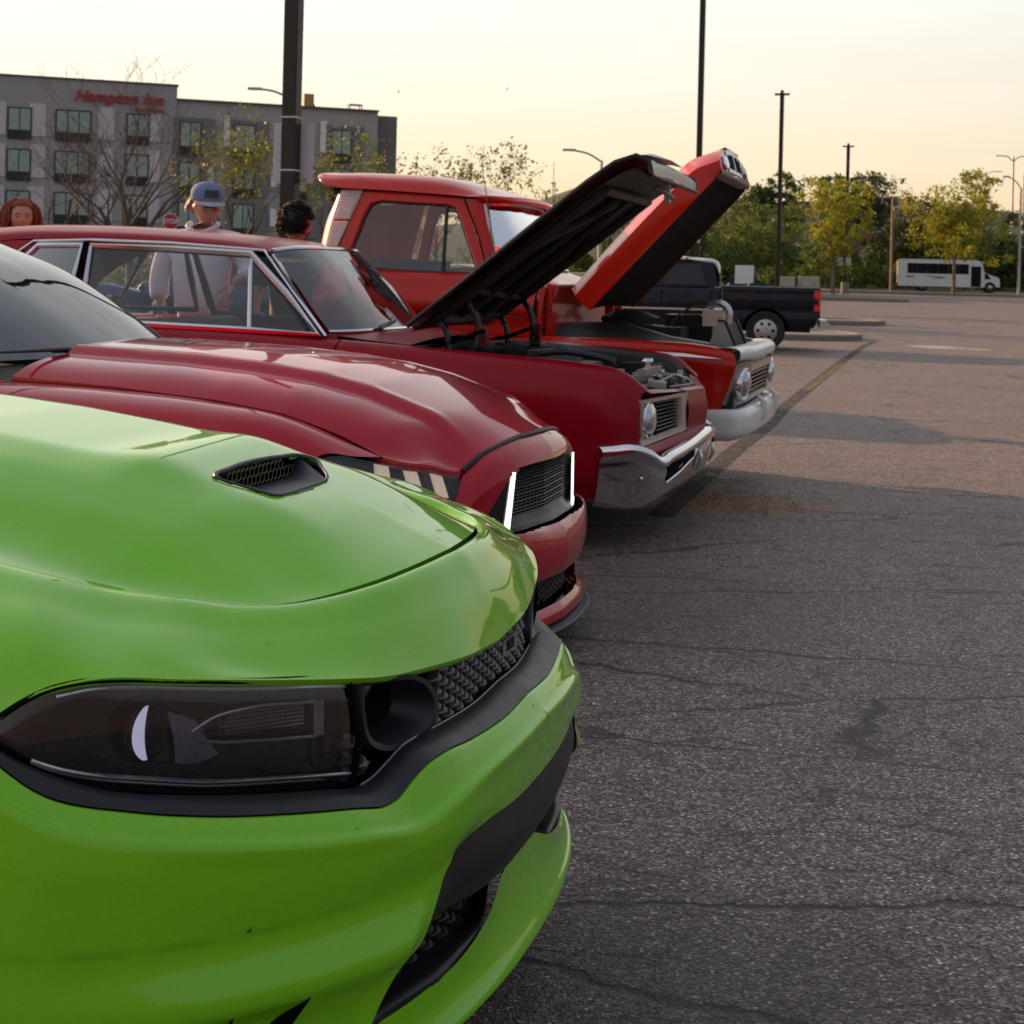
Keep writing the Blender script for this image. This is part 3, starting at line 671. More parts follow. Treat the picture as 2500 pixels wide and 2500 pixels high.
    g.build('reflector_wing', mat('pale sparkle reflector', (.52, .48, .60), .34, metal=.45, bump=1.0, bscale=320, var=.5, vscale=90), hl)  # violet-white base colour paints the bright sparkle onto this reflector
# ---- mouth: black valance, lower grille, rim, splitter
VT = [(-.010, 0, .502), (-.014, .15, .503), (-.026, .29, .510), (-.041, .38, .502), (-.056, .43, .47), (-.080, .50, .40)]
VB = [(-.058, 0, .360), (-.060, .15, .364), (-.068, .26, .373), (-.082, .34, .380), (-.095, .41, .386), (-.10, .485, .392)]
VB = [(x+.010, y, z) for x, y, z in VB]
VMd = [((a[0]+b[0])/2+.024, (a[1]+b[1])/2, (a[2]+b[2])/2) for a, b in zip(VT, VB)]
val = sheet('lower_valance', [VT, VMd, VB, [(x-.05, y, z+.01) for x, y, z in VB]], BLACKP, bump, nu=5, nv=4)
cells = []
for a in range(-22, 23):
    for k in range(6):
        y = a*.027; z = .285+k*.026+(a % 2)*.013
        if .08 < abs(y) < .56 and z < .395: cells.append((y, z))
lg = MB(); lg.prism([(-.19, -.62), (-.19, .62), (-.185, .62), (-.185, -.62)], 'z', .2, .45); lgo = lg.build('lower_grille', VOID, bump)
star_mesh('mesh', lgo, cells, .085, mat('lower mesh plastic', (.03, .028, .028), .45), .036, .036)
RO = [(-.070, .075, .356), (-.060, .135, .350), (-.050, .185, .327), (-.048, .240, .306), (-.054, .32, .300), (-.062, .39, .298), (-.080, .455, .298), (-.098, .515, .298), (-.115, .57, .295)]
RI = [(-.085, .095, .352), (-.086, .12, .335), (-.084, .145, .308), (-.080, .190, .300), (-.086, .25, .298), (-.103, .335, .298), (-.118, .42, .299), (-.13, .47, .297), (-.14, .55, .295)]
sheet('mouth_rim', [[(x-.03, y, z+.0) for x, y, z in RI], RI, [((a[0]+b[0])/2, (a[1]+b[1])/2, (a[2]+b[2])/2+.006) for a, b in zip(RI, RO)], RO, [(x-.004, y, z-.02) for x, y, z in RO]], BLACKP, bump, nu=4, nv=3)
SO = [(-.006, 0, .222), (-.010, .15, .222), (-.020, .26, .222), (-.038, .38, .222), (-.062, .48, .221), (-.105, .60, .22), (-.185, .73, .22), (-.285, .83, .22), (-.41, .90, .22), (-.54, .94, .22)]
SI = [(-.046, 0, .360), (-.045, .09, .356), (-.040, .20, .318), (-.050, .31, .296), (-.075, .44, .290), (-.108, .54, .286), (-.19, .67, .26), (-.29, .78, .24), (-.42, .86, .235), (-.55, .91, .235)]
SM1 = [((a[0]*.6+b[0]*.4)-.006, a[1]*.6+b[1]*.4, a[2]*.6+b[2]*.4-.012) for a, b in zip(SI, SO)]
SM2 = [((a[0]*.2+b[0]*.8)-.002, a[1]*.2+b[1]*.8, a[2]*.2+b[2]*.8-.010) for a, b in zip(SI, SO)]
SE = [(x+.002, y, z-.010) for x, y, z in SO]; SU = [(x-.02, y, z-.014) for x, y, z in SO]
spl = sheet('splitter', [SI, SM1, SM2, SO, SE, SU], GREEN, bump, nu=6, nv=4, angle=60)
# fog lamp pockets
for sgn in (-1, 1):
    fpk = resample(crs([(0, y, z) for y, z in [(.80, .28), (.785, .365), (.765, .40), (.735, .415), (.676, .414), (.693, .375), (.713, .33), (.735, .28), (.80, .28)]], 5), 32)[:-1]
    V = [(pl2(p.y)+.022-.25*max(0, .385-p.z), p.y*sgn, p.z) for p in fpk]; V += [(plan(.74)-.03, .74*sgn, .32)]
    mesh('fog_lamp_pocket', V, [(k, (k+1) % 32, 32) for k in range(32)], VOID, bump, smooth=False)
# ---- rest of the car, behind the frame: windshield, roof, doors, tail, wheels
TINT = glassmat('tinted windscreen', (0.10, 0.12, 0.13), 0.5)
ws = [[(-1.42, 0, 1.08), (-1.44, .35, 1.075), (-1.52, .60, 1.05), (-1.62, .70, 1.03)], [(-1.85, 0, 1.27), (-1.86, .33, 1.265), (-1.92, .56, 1.24), (-1.98, .64, 1.22)], [(-2.25, 0, 1.41), (-2.26, .30, 1.405), (-2.30, .50, 1.39), (-2.34, .57, 1.37)]]
sheet('windshield', ws, TINT, car, 4, 5)
rf = [ws[2], [(-2.9, 0, 1.47), (-2.9, .3, 1.465), (-2.9, .5, 1.44), (-2.9, .575, 1.42)], [(-3.6, 0, 1.42), (-3.6, .3, 1.41), (-3.6, .48, 1.39), (-3.6, .55, 1.37)], [(-4.3, 0, 1.13), (-4.3, .4, 1.12), (-4.3, .6, 1.10), (-4.3, .7, 1.06)], [(-4.95, 0, 1.08), (-4.95, .4, 1.07), (-4.93, .7, 1.05), (-4.9, .82, 1.0)]]
sheet('roof', rf, GREEN, car, 4, 5)
sg = [[(-1.62, .71, 1.03), (-2.4, .73, 1.02), (-3.4, .74, 1.04), (-4.3, .72, 1.06)], [(-2.34, .575, 1.36), (-2.7, .58, 1.40), (-3.4, .57, 1.37), (-4.0, .62, 1.20)]]
sheet('side_window', sg, TINT, car, 4, 4)
sd_ = [[(-1.4, .705, 1.025), (-2.4, .74, 1.02), (-3.4, .745, 1.04), (-4.3, .73, 1.06), (-4.9, .82, 1.0)], [(-1.4, .81, .965), (-2.4, .85, .96), (-3.4, .87, .98), (-4.3, .88, .99), (-4.95, .86, .93)], [(-1.4, .925, .845), (-2.4, .94, .84), (-3.4, .95, .86), (-4.3, .94, .86), (-5.0, .86, .8)], [(-1.4, .955, .66), (-2.4, .93, .66), (-3.4, .95, .66), (-4.3, .95, .66), (-5.02, .86, .66)], [(-1.4, .94, .36), (-2.4, .92, .36), (-3.4, .93, .36), (-4.3, .93, .36), (-5.0, .85, .4)], [(-1.4, .92, .2), (-2.4, .90, .2), (-3.4, .9, .2), (-4.3, .9, .22), (-4.9, .8, .28)]]
circ2 = [(-4.02+.375*cos(2*pi*k/40), .34+.375*sin(2*pi*k/40)) for k in range(40)]
sheet('body_side', sd_, GREEN, car, 14, 8, hole=[(circ2, (0, 2))])
tl_ = MB(); tl_.add([(-5.0, -.86, .4), (-5.0, .86, .4), (-4.93, .86, 1.0), (-4.96, 0, 1.08), (-4.93, -.86, 1.0)], [(0, 1, 2, 3, 4)]); tl_.build('tail_panel', GREEN, car)
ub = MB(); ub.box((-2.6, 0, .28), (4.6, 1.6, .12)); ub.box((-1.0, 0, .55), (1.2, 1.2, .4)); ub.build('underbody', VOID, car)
for x in (-.96, -4.02):
    for sgn in (-1, 1): wheel(car, (x, .83*sgn, .345), .345, .25, .24, sgn, 'alloy', BLACKG)
# ================================================================ ruby red muscle coupe
RUBY = paint('ruby metallic paint', (0.47, 0.0004, 0.018), cior=1.45, flake=0.30, rough=0.35, bugs=True, dust=0.015)
mc = thing('muscle_coupe', 'dark red modern muscle coupe with lit grille corners and striped reflections on its long hood', 'car', (.20, 5.65, 0), radians(-20), 'cars parked side by side in a row')
RIDGE = [(-1.95, 1.085), (-1.9, 1.085), (-1.33, 1.07), (-1.05, 1.052), (-.8, 1.025), (-.6, .985), (-.46, .94), (-.3, .888), (-.23, .862), (-.1, .815)]
SEAMZ = [(-1.95, .965), (-1.45, .957), (-1.05, .935), (-.77, .90), (-.55, .835), (-.40, .775), (-.2, .73)]
def hz2(x, y):
    y = abs(y); r = interp(RIDGE, x); s = interp(SEAMZ, x); k = sstep(-.12, -.40, x)
    if y < .42: return r + (1-k)*.012*(1-(y/.42)**2) + k*.020*(1-(y/.42)**2) + k*.005*math.exp(-((y-.405)/.025)**2)
    w = .028*sstep(.42, .475, y)*k
    t = (y-.42)/.31
    return r - w + (s-(r-.028*k))*(.25*t+.75*t**3.4)
HF = [(-.10, 0, .822), (-.104, .10, .821), (-.115, .19, .816), (-.124, .27, .808), (-.147, .378, .787), (-.160, .42, .776), (-.175, .475, .752), (-.192, .52, .726), (-.262, .642, .750), (-.345, .715, .765), (-.40, .725, .778)]
hf = crs(HF, 6); SIDE2 = [(-1.95, .71), (-1.4, .725), (-.77, .73), (-.4, .725)]
rows = []
NY = len(hf)-1
for i in range(60):
    s = (i/59)**1.15; row = []
    for j, p in enumerate(hf):
        t = j/NY; x = p.x+(-1.93+.10*(1-t*t)-p.x)*s
        y1 = interp(SIDE2, x)*min(1, t*1.0)
        y = p.y+(y1-p.y)*sstep(0, .5, s)
        z = hz2(x, y); z += (p.z-hz2(p.x, p.y))*(1-sstep(0, .12, s))
        row.append((x, y, z))
    rows.append(row)
V, F = mirrorVF(*gridVF(rows)); hood2 = mesh('hood', V, F, RUBY, mc, angle=60)
e_ = [Vector(r) for r in rows[0]]+[Vector(r[-1]) for r in rows[1:]]
V, F = mirrorVF(*gridVF([[tuple(p) for p in e_], [(p.x+.003, p.y+.001, p.z-.006) for p in e_], [(p.x-.002, p.y, p.z-.028) for p in e_]]))
mesh('hood_edge', V, F, RUBY, hood2, angle=80)
rr2 = [Vector(p) for p in rows[-1]]
V, F = mirrorVF(*gridVF([[tuple(p) for p in rr2], [(p.x-.003, p.y, p.z-.05) for p in rr2]])); mesh('hood_rear_edge', V, F, RUBY, hood2, angle=80)
PM = [(0, 0), (.3, -.025), (.5, -.08), (.65, -.16), (.75, -.25), (.85, -.40), (.92, -.58), (.955, -.85)]
def pm(y): return interp(PM, abs(y))
Y2 = [0, .12, .24, .34, .42, .50, .53, .60, .70, .80, .88, .925]
X2 = [0, -.008, -.02, -.036, -.056, -.082, -.096, -.133, -.205, -.325, -.475, -.60]
ra = list(zip([-.094, -.100, -.112, -.130, -.152, -.180, -.185, -.20, -.26, -.37, -.50, -.62], Y2, [.812, .810, .803, .790, .768, .725, .700, .622, .610, .64, .69, .75]))
def lvl(dx, zs): return [(x+dx, y, z) for x, y, z in zip(X2, Y2, zs)]
rb_ = lvl(-.050, [.775, .774, .768, .757, .742, .700, .675, .607, .600, .625, .67, .72])
rc = lvl(-.026, [.722, .722, .720, .712, .69, .66, .64, .59, .585, .60, .63, .67])
rd = lvl(-.030, [.60]*12)
rd = lvl(-.030, [.60, .60, .60, .60, .60, .60, .59, .57, .565, .575, .59, .61]); re_ = lvl(-.018, [.50, .50, .505, .51, .515, .52, .52, .52, .52, .52, .53, .54])
rf_ = lvl(.022, [.463, .466, .478, .486, .492, .498, .50, .50, .505, .51, .52, .52])
rg = lvl(.033, [.432, .434, .444, .449, .455, .46, .46, .462, .465, .47, .475, .475])
rh = lvl(.016, [.300, .300, .304, .308, .31, .31, .31, .31, .31, .31, .31, .31])
ri = lvl(-.012, [.26]*12); rj = lvl(.004, [.195]*12); rk = lvl(.026, [.160]*12); rl = lvl(.026, [.132]*12); rm_ = lvl(-.05, [.12]*12)
GR2 = [(0, .722), (.177, .722), (.298, .714), (.339, .70), (.378, .68), (.416, .64), (.469, .583), (.497, .548), (.492, .524), (.466, .502), (.371, .492), (.224, .489), (0, .484)]
GR2P = GR2+[(-.05, .484), (-.05, .722)]
MTH = [(-.05, .19), (-.05, .296), (.20, .297), (.37, .285), (.42, .262), (.36, .20), (.2, .188)]
fas = sheet('front_bumper', [ra, rb_, rc, rd, re_, rf_, rg, rh, ri, rj, rk, rl, rm_], RUBY, mc, nu=7, nv=7, angle=42, hole=[(GR2P, (1, 2), lambda v: v[2] > .40), (MTH, (1, 2), lambda v: v[2] < .4)])
# black weatherstrip under the hood edge
wsr = MB()
wsr.tube([(p.x+.004, p.y, p.z-.006) for p in crs([(x, -y, z) for x, y, z in HF[:8]][::-1]+HF[1:8], 5)], .010, 8); wsr.build('hood_seal', BLACKP, hood2)
# grille
full = [(pm(y)-.026, y, z) for y, z in GR2[1:]][::-1]
loop = [(pm(y)-.028, y, z) for y, z in GR2] + [(pm(y)-.028, -y, z) for y, z in GR2[-2:0:-1]]
loop.append(loop[0])
def shr(P, f, dx): return [(x-dx, y*f, .605+(z-.605)*f) for x, y, z in P]
V, F = gridVF([loop, shr(loop, .985, .010), shr(loop, .95, .02), shr(loop, .90, .075)]); gs = mesh('grille', V, F, BLACKP, mc, angle=35)
V, F = gridVF([shr(loop, .9, .074), [(x-.074, 0, .605) for x, y, z in loop]]); mesh('grille_backing', V, F, VOID, gs)
gm = MB()
for k in range(18):
    z = .50+k*.0122
    gm.tube([(pm(y)-.062+(.0025 if (i+k) % 2 else -.0025), y, z+(.0015 if i % 2 else -.0015)) for i, y in enumerate([(-.40+.0165*q_)*interp([(.48, .92), (.55, 1.1), (.6, 1.06), (.72, .82)], z) for q_ in range(49)])], .0022, 4, cap=False)
for k in range(37):
    y = -.40+k*.0222
    gm.tube([(pm(y)-.064, y, .497), (pm(y)-.064, y, .713 if abs(y) < .33 else .66)], .0016, 4, cap=False)
stuff(gm.build('mesh', mat('coupe grille mesh', (.05, .05, .052), .35), gs))
LED = mat('white light strip', (.9, .9, .9), .4, emit=(1, .97, .88), es=1.0)
for sgn in (-1, 1):
    A = [(.345, .700), (.372, .497), (.462, .503)]; 
    w_ = .013
    P_ = [(.338, .703), (.354, .705), (.392, .508), (.478, .512), (.474, .494), (.368, .488)]
    V = [(pm(y)-.021, y*sgn, z) for y, z in P_]+[(pm(y)-.03, y*sgn, z) for y, z in P_]
    mesh('light_strip', V, [(0, 1, 2, 5), (2, 3, 4, 5), (6, 7, 8, 11), (8, 9, 10, 11)]+[(k, (k+1) % 6, 6+(k+1) % 6, 6+k) for k in range(6)], LED, gs, smooth=False)
    P_ = [(.350, .70), (.372, .683), (.416, .642), (.472, .582), (.497, .55), (.49, .52), (.470, .51), (.39, .505)]
    V = [(pm(y)-.028, y*sgn, z) for y, z in P_]
    mesh('light_strip_backing', V, [tuple(range(8))], BLACKG, gs, smooth=False)
sh = [[(pm(y)-.024, y, .492) for y in (-.44, -.3, -.15, 0, .15, .3, .44)], [(pm(y)-.045, y*.97, .505) for y in (-.44, -.3, -.15, 0, .15, .3, .44)], [(pm(y)-.062, y*.93, .535) for y in (-.44, -.3, -.15, 0, .15, .3, .44)]]
sheet('grille_shelf', sh, BLACKP, gs, 4, 4, mirror=False)
lm = MB(); lm.prism([(-.13, -.50), (-.09, -.2), (-.085, 0), (-.09, .2), (-.13, .50), (-.16, .5), (-.16, -.5)], 'z', .12, .32); lmo = lm.build('lower_grille', VOID, fas)
gm = MB()
for a in range(-16, 17):
    for k in range(5):
        y = a*.026; z = .195+k*.026+(a % 2)*.013
        gm.tube([(pm(y)-.055, y+.014*cos(pi/3*q_), z+.014*sin(pi/3*q_)) for q_ in range(7)], .0022, 4, cap=False)
stuff(gm.build('mesh', mat('coupe lower mesh', (.06, .06, .062), .35), lmo))
spn = [[(pm(y)+d, y, z) for y in (-.93, -.9, -.85, -.75, -.6, -.4, -.2, 0, .2, .4, .6, .75, .85, .9, .93)] for d, z in ((-.05, .118), (.045, .116), (.058, .110), (.055, .100), (-.05, .098))]
sheet('splitter', spn, mat('charcoal splitter', (.035, .036, .045), .5, bump=.1, bscale=300), mc, 3, 2, mirror=False)
# lamps
SMK = glassmat('headlamp lens', (.75, .72, .68), .3)
for sgn in (-1, 1):
    lt = [(-.195, .532, .712), (-.262, .640, .742), (-.348, .73, .752), (-.45, .80, .775), (-.58, .86, .80)]
    lb = [(-.188, .540, .700), (-.185, .595, .630), (-.245, .695, .618), (-.36, .80, .645), (-.50, .88, .698)]
    R = [[(a[0]*(1-f)+b[0]*f-d, (a[1]*(1-f)+b[1]*f)*sgn-(d*.4*sgn), a[2]*(1-f)+b[2]*f) for a, b in zip(lb, lt)] for f, d in ((0, 0), (0, .04), (.5, .045), (1, .04), (1, 0))]
    V, F = gridVF(surf(R, 4, 2, True)); h_ = mesh('headlight', V, F, BLACKG, mc)
    R = [[(a[0]*(1-f)+b[0]*f-.002, (a[1]*(1-f)+b[1]*f)*sgn, a[2]*(1-f)+b[2]*f) for a, b in zip(lb, lt)] for f in (0, .33, .66, 1)]
    V, F = gridVF(surf(R, 4, 3)); mesh('lens', V, F, SMK, h_)
    DRL = mat('frosted running light', (.75, .62, .52), .35, emit=(1, .85, .7), es=.25)
    for t0 in (.16, .36, .56):
        bx_ = MB()
        P_ = []
        for f in (.06, .94):
            for tt in (t0, t0+.085):
                t = tt+(-.02 if f > .5 else .10); i = min(3, int(t*4)); u = t*4-i
                q_ = [(lb[i][a]*(1-u)+lb[i+1][a]*u)*(1-f)+(lt[i][a]*(1-u)+lt[i+1][a]*u)*f for a in range(3)]
                P_.append((q_[0]-.014, q_[1]*sgn-.006*sgn, q_[2]))
        q2 = [(x-.012, y-.006*sgn, z) for x, y, z in P_]
        bx_.add(P_+q2, [(0, 1, 3, 2), (4, 5, 7, 6), (0, 1, 5, 4), (2, 3, 7, 6), (0, 2, 6, 4), (1, 3, 7, 5)]); bx_.build('running_light', DRL, h_, smooth=False)
# fenders, side, glass, roof
fe = [[(-.40, .728, .777), (-.77, .735, .897), (-1.05, .735, .932), (-1.45, .73, .954), (-1.95, .72, .962)],
      [(-.46, .80, .782), (-.77, .82, .90), (-1.05, .83, .927), (-1.45, .83, .94), (-1.95, .82, .95)],
      [(-.55, .87, .79), (-.77, .90, .865), (-1.05, .91, .89), (-1.45, .905, .90), (-1.95, .90, .91)],
      [(-.60, .925, .74), (-.8, .95, .79), (-1.05, .955, .81), (-1.45, .945, .82), (-1.95, .935, .83)],
      [(-.60, .925, .52), (-.8, .96, .55), (-1.05, .965, .55), (-1.45, .95, .55), (-1.95, .94, .55)],
      [(-.60, .92, .2), (-.8, .92, .2), (-1.05, .92, .2), (-1.45, .92, .2), (-1.95, .91, .2)]]
ca = [(-1.0+.37*cos(2*pi*k/40), .34+.37*sin(2*pi*k/40)) for k in range(40)]
sheet('front_fender', fe, RUBY, mc, 10, 7, hole=[(ca, (0, 2))], angle=50)
s1 = [(-.40, .7265, .777), (-.55, .7285, .835), (-.77, .7325, .8985), (-1.05, .7325, .934), (-1.45, .7275, .956), (-1.93, .716, .964)]
for sgn in (-1, 1):
    t_ = MB(); t_.tube([(p.x, p.y*sgn, p.z-.004) for p in crs(s1, 6)], .0045, 6); t_.build('hood_gap', VOID, hood2)
bk = [[(-1.95, .72, .962), (-2.9, .74, .98), (-3.7, .74, 1.0), (-4.3, .70, 1.02), (-4.72, .74, 1.0)], [(-1.95, .90, .91), (-2.9, .90, .92), (-3.7, .93, .95), (-4.3, .92, .96), (-4.76, .8, .92)], [(-1.95, .935, .83), (-2.9, .94, .83), (-3.7, .96, .86), (-4.3, .95, .86), (-4.78, .82, .85)], [(-1.95, .94, .55), (-2.9, .93, .5), (-3.7, .96, .55), (-4.3, .95, .55), (-4.8, .8, .6)], [(-1.95, .91, .2), (-2.9, .9, .2), (-3.7, .92, .2), (-4.3, .92, .22), (-4.7, .78, .3)]]
ca2 = [(-3.72+.37*cos(2*pi*k/40), .34+.37*sin(2*pi*k/40)) for k in range(40)]
sheet('body_side', bk, RUBY, mc, 10, 8, hole=[(ca2, (0, 2))], angle=50)
WSG = glassmat('windscreen glass', (.16, .19, .20), 1.2, ior=2.0)
w2 = [[(-1.86, 0, 1.045), (-1.89, .3, 1.04), (-2.00, .52, 1.03), (-2.15, .63, 1.02)], [(-2.2, 0, 1.235), (-2.22, .28, 1.235), (-2.31, .5, 1.225), (-2.42, .60, 1.21)], [(-2.52, 0, 1.395), (-2.54, .28, 1.39), (-2.61, .48, 1.38), (-2.71, .57, 1.36)], [(-2.83, 0, 1.50), (-2.85, .26, 1.495), (-2.90, .44, 1.485), (-2.98, .53, 1.47)]]
sheet('windshield', w2, WSG, mc, 6, 6)
sheet('cowl', [[(-1.80, 0, 1.035), (-1.84, .3, 1.03), (-1.93, .52, 1.0), (-1.95, .70, .95)], [(-1.88, 0, 1.04), (-1.91, .3, 1.035), (-2.02, .53, 1.015), (-2.17, .66, .99)]], BLACKP, mc, 4, 2)
ap = [[(-2.13, .635, 1.02), (-2.40, .605, 1.212), (-2.69, .575, 1.362), (-2.96, .535, 1.474)], [(-2.17, .675, 1.015), (-2.44, .645, 1.205), (-2.73, .615, 1.355), (-3.0, .575, 1.462)], [(-2.22, .70, .99), (-2.50, .67, 1.18), (-2.78, .64, 1.33), (-3.04, .60, 1.44)]]
sheet('pillar', ap, RUBY, mc, 5, 2)
rf2 = [[(-2.83, 0, 1.50), (-2.85, .26, 1.495), (-2.90, .44, 1.485), (-3.0, .575, 1.46)], [(-3.2, 0, 1.53), (-3.2, .26, 1.525), (-3.2, .44, 1.51), (-3.2, .585, 1.465)], [(-3.7, 0, 1.49), (-3.7, .26, 1.485), (-3.7, .42, 1.47), (-3.7, .55, 1.43)], [(-4.35, 0, 1.14), (-4.35, .3, 1.13), (-4.3, .5, 1.11), (-4.3, .62, 1.06)], [(-4.75, 0, 1.08), (-4.75, .3, 1.08), (-4.74, .6, 1.05), (-4.72, .74, 1.0)]]
sheet('roof', rf2, RUBY, mc, 4, 6)
sheet('side_window', [[(-2.22, .70, 1.0), (-2.8, .72, .99), (-3.4, .72, 1.0), (-4.0, .70, 1.02)], [(-2.70, .645, 1.28), (-3.0, .62, 1.36), (-3.4, .62, 1.36), (-3.8, .64, 1.2)], [(-3.0, .60, 1.44), (-3.15, .595, 1.46), (-3.4, .59, 1.45), (-3.7, .58, 1.39)]], WSG, mc, 4, 3)
sheet('tail_panel', [[(-4.72, 0, 1.06), (-4.72, .4, 1.05), (-4.70, .74, 1.0)], [(-4.85, 0, .85), (-4.84, .4, .85), (-4.78, .82, .8)], [(-4.78, 0, .3), (-4.78, .4, .3), (-4.7, .78, .3)]], RUBY, mc, 4, 4)
# wipers on the cowl
for y0, xx in ((.42, -1.95), (-.18, -1.885)):
    w_ = MB(); w_.tube([(xx+.03, y0-.05, 1.05), (xx+.005, y0-.20, 1.065), (xx-.02, y0-.33, 1.066)], [.014, .011, .009], 6)
    w_.tube([(xx+.005, y0+.10, 1.062), (xx+.0, y0-.3, 1.072), (xx-.05, y0-.62, 1.07)], [.006, .009, .005], 6); w_.build('wiper', BLACKP, mc)
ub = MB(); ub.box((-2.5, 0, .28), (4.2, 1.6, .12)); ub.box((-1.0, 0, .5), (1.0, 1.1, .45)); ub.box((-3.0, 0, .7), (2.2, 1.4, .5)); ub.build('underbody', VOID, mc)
for x in (-1.0, -3.72):
    for sgn in (-1, 1): wheel(mc, (x, .83*sgn, .34), .34, .25, .24, sgn, 'alloy', BLACKG)
# ================================================================ 1960s red saloon, hood up
CRIM = paint('satin crimson paint', (0.29, 0.002, 0.012), cior=1.45, flake=0.15, rough=0.42, coat=.45, coat_r=.18, dust=0.02)
pc_ = thing('vintage_sedan', 'red 1960s two-door sedan with chrome window frames, hood up and square grille', 'car', (.92, 8.45, 0), radians(-16), 'cars parked side by side in a row')
def P3(xs, y, zs):
    y = y if isinstance(y, (list, tuple)) else [y]*len(xs)
    return list(zip(xs, y, zs))
XS = [-.022, -.12, -.35, -.65, -.95, -1.3, -1.7, -2.2, -2.9, -3.6, -4.3, -5.0]
CZ = [.84, .915, .958, .978, .993, 1.010, 1.030, 1.048, 1.060, 1.055, 1.03, .98]
inn = P3([.02, -.10]+XS[2:], [.735, .745]+[.75]*10, [.815, .885]+[z-.006 for z in CZ[2:]])
crest = P3([.0, -.11]+XS[2:], [.79, .80, .81, .82, .825, .83, .84, .85, .85, .845, .82, .77], [.832]+[z+.004 for z in CZ[1:]])
sh1 = P3(XS, [.835, .855, .872, .88, .885, .89, .90, .905, .905, .90, .87, .82], [.80]+[z-.035 for z in CZ[1:]])
sh2 = P3(XS, [.855, .89, .912, .918, .92, .922, .925, .93, .93, .925, .90, .84], [.765]+[z-.12 for z in CZ[1:]])
mid = P3([-.024]+XS[1:], [.862, .905, .925, .932, .935, .935, .935, .94, .94, .935, .91, .85], [.70]*12)
low = P3([-.024]+XS[1:], [.862, .90, .915, .92, .92, .92, .92, .92, .92, .92, .90, .83], [.55]*12)
sil = P3([-.06, -.15]+XS[2:], [.85, .885]+[.90]*8+[.88, .8], [.36]*12)
bot = P3([-.12, -.18]+XS[2:], [.80, .84]+[.85]*8+[.83, .75], [.27]*12)
cf = [(-.93+.35*cos(2*pi*k/40), .33+.35*sin(2*pi*k/40)) for k in range(40)]; cr3 = [(-3.65+.35*cos(2*pi*k/40), .33+.33*sin(2*pi*k/40)) for k in range(40)]
sheet('body_side', [inn, crest, sh1, sh2, mid, low, sil, bot], CRIM, pc_, 8, 6, hole=[(cf, (0, 2)), (cr3, (0, 2))], angle=50)
# door seam and lower door seam
for sgn in (-1, 1):
    g = MB()
    g.tube([(x, y*sgn, z) for x, y, z in [(-1.665, .842, 1.035), (-1.668, .902, .995), (-1.67, .927, .91), (-1.672, .938, .7), (-1.68, .922, .5)]], .004, 6)
    g.tube([(x, y*sgn, z) for x, y, z in [(-3.05, .852, 1.06), (-3.05, .905, 1.02), (-3.05, .932, .94), (-3.05, .943, .7), (-3.05, .922, .5)]], .004, 6)
    g.build('door_seam', VOID, pc_)
def xf(y): return .170-.222*abs(y)
# front face: body-colour centre prow, brow over the grille, and lower pan
fz = sheet('nose_panel', [[(xf(y)+.004, y, .803-.0*y) for y in (0, .09, .18, .27)], [(xf(y)+.022, y, .70) for y in (0, .09, .18, .27)], [(xf(y)+.012, y, .585) for y in (0, .09, .18, .27)]], CRIM, pc_, 3, 4)
sheet('nose_top', [[(xf(y)+.004, y, .803+.012*sstep(.3, .8, y)) for y in (0, .2, .4, .6, .735)], [(xf(y)-.05, y, .812+.02*sstep(.3, .8, y)) for y in (0, .2, .4, .6, .735)], [(xf(y)-.06, y, .79) for y in (0, .2, .4, .6, .735)]], CRIM, pc_, 3, 3)
sheet('nose_pan', [[(xf(y)+.004, y, .60-.05*sstep(0, .8, y)) for y in (0, .2, .4, .6, .862)], [(xf(y)+.03, y, .56-.05*sstep(0, .8, y)) for y in (0, .2, .4, .6, .862)], [(xf(y)-.02, y, .40) for y in (0, .2, .4, .6, .862)]], CRIM, pc_, 3, 3)
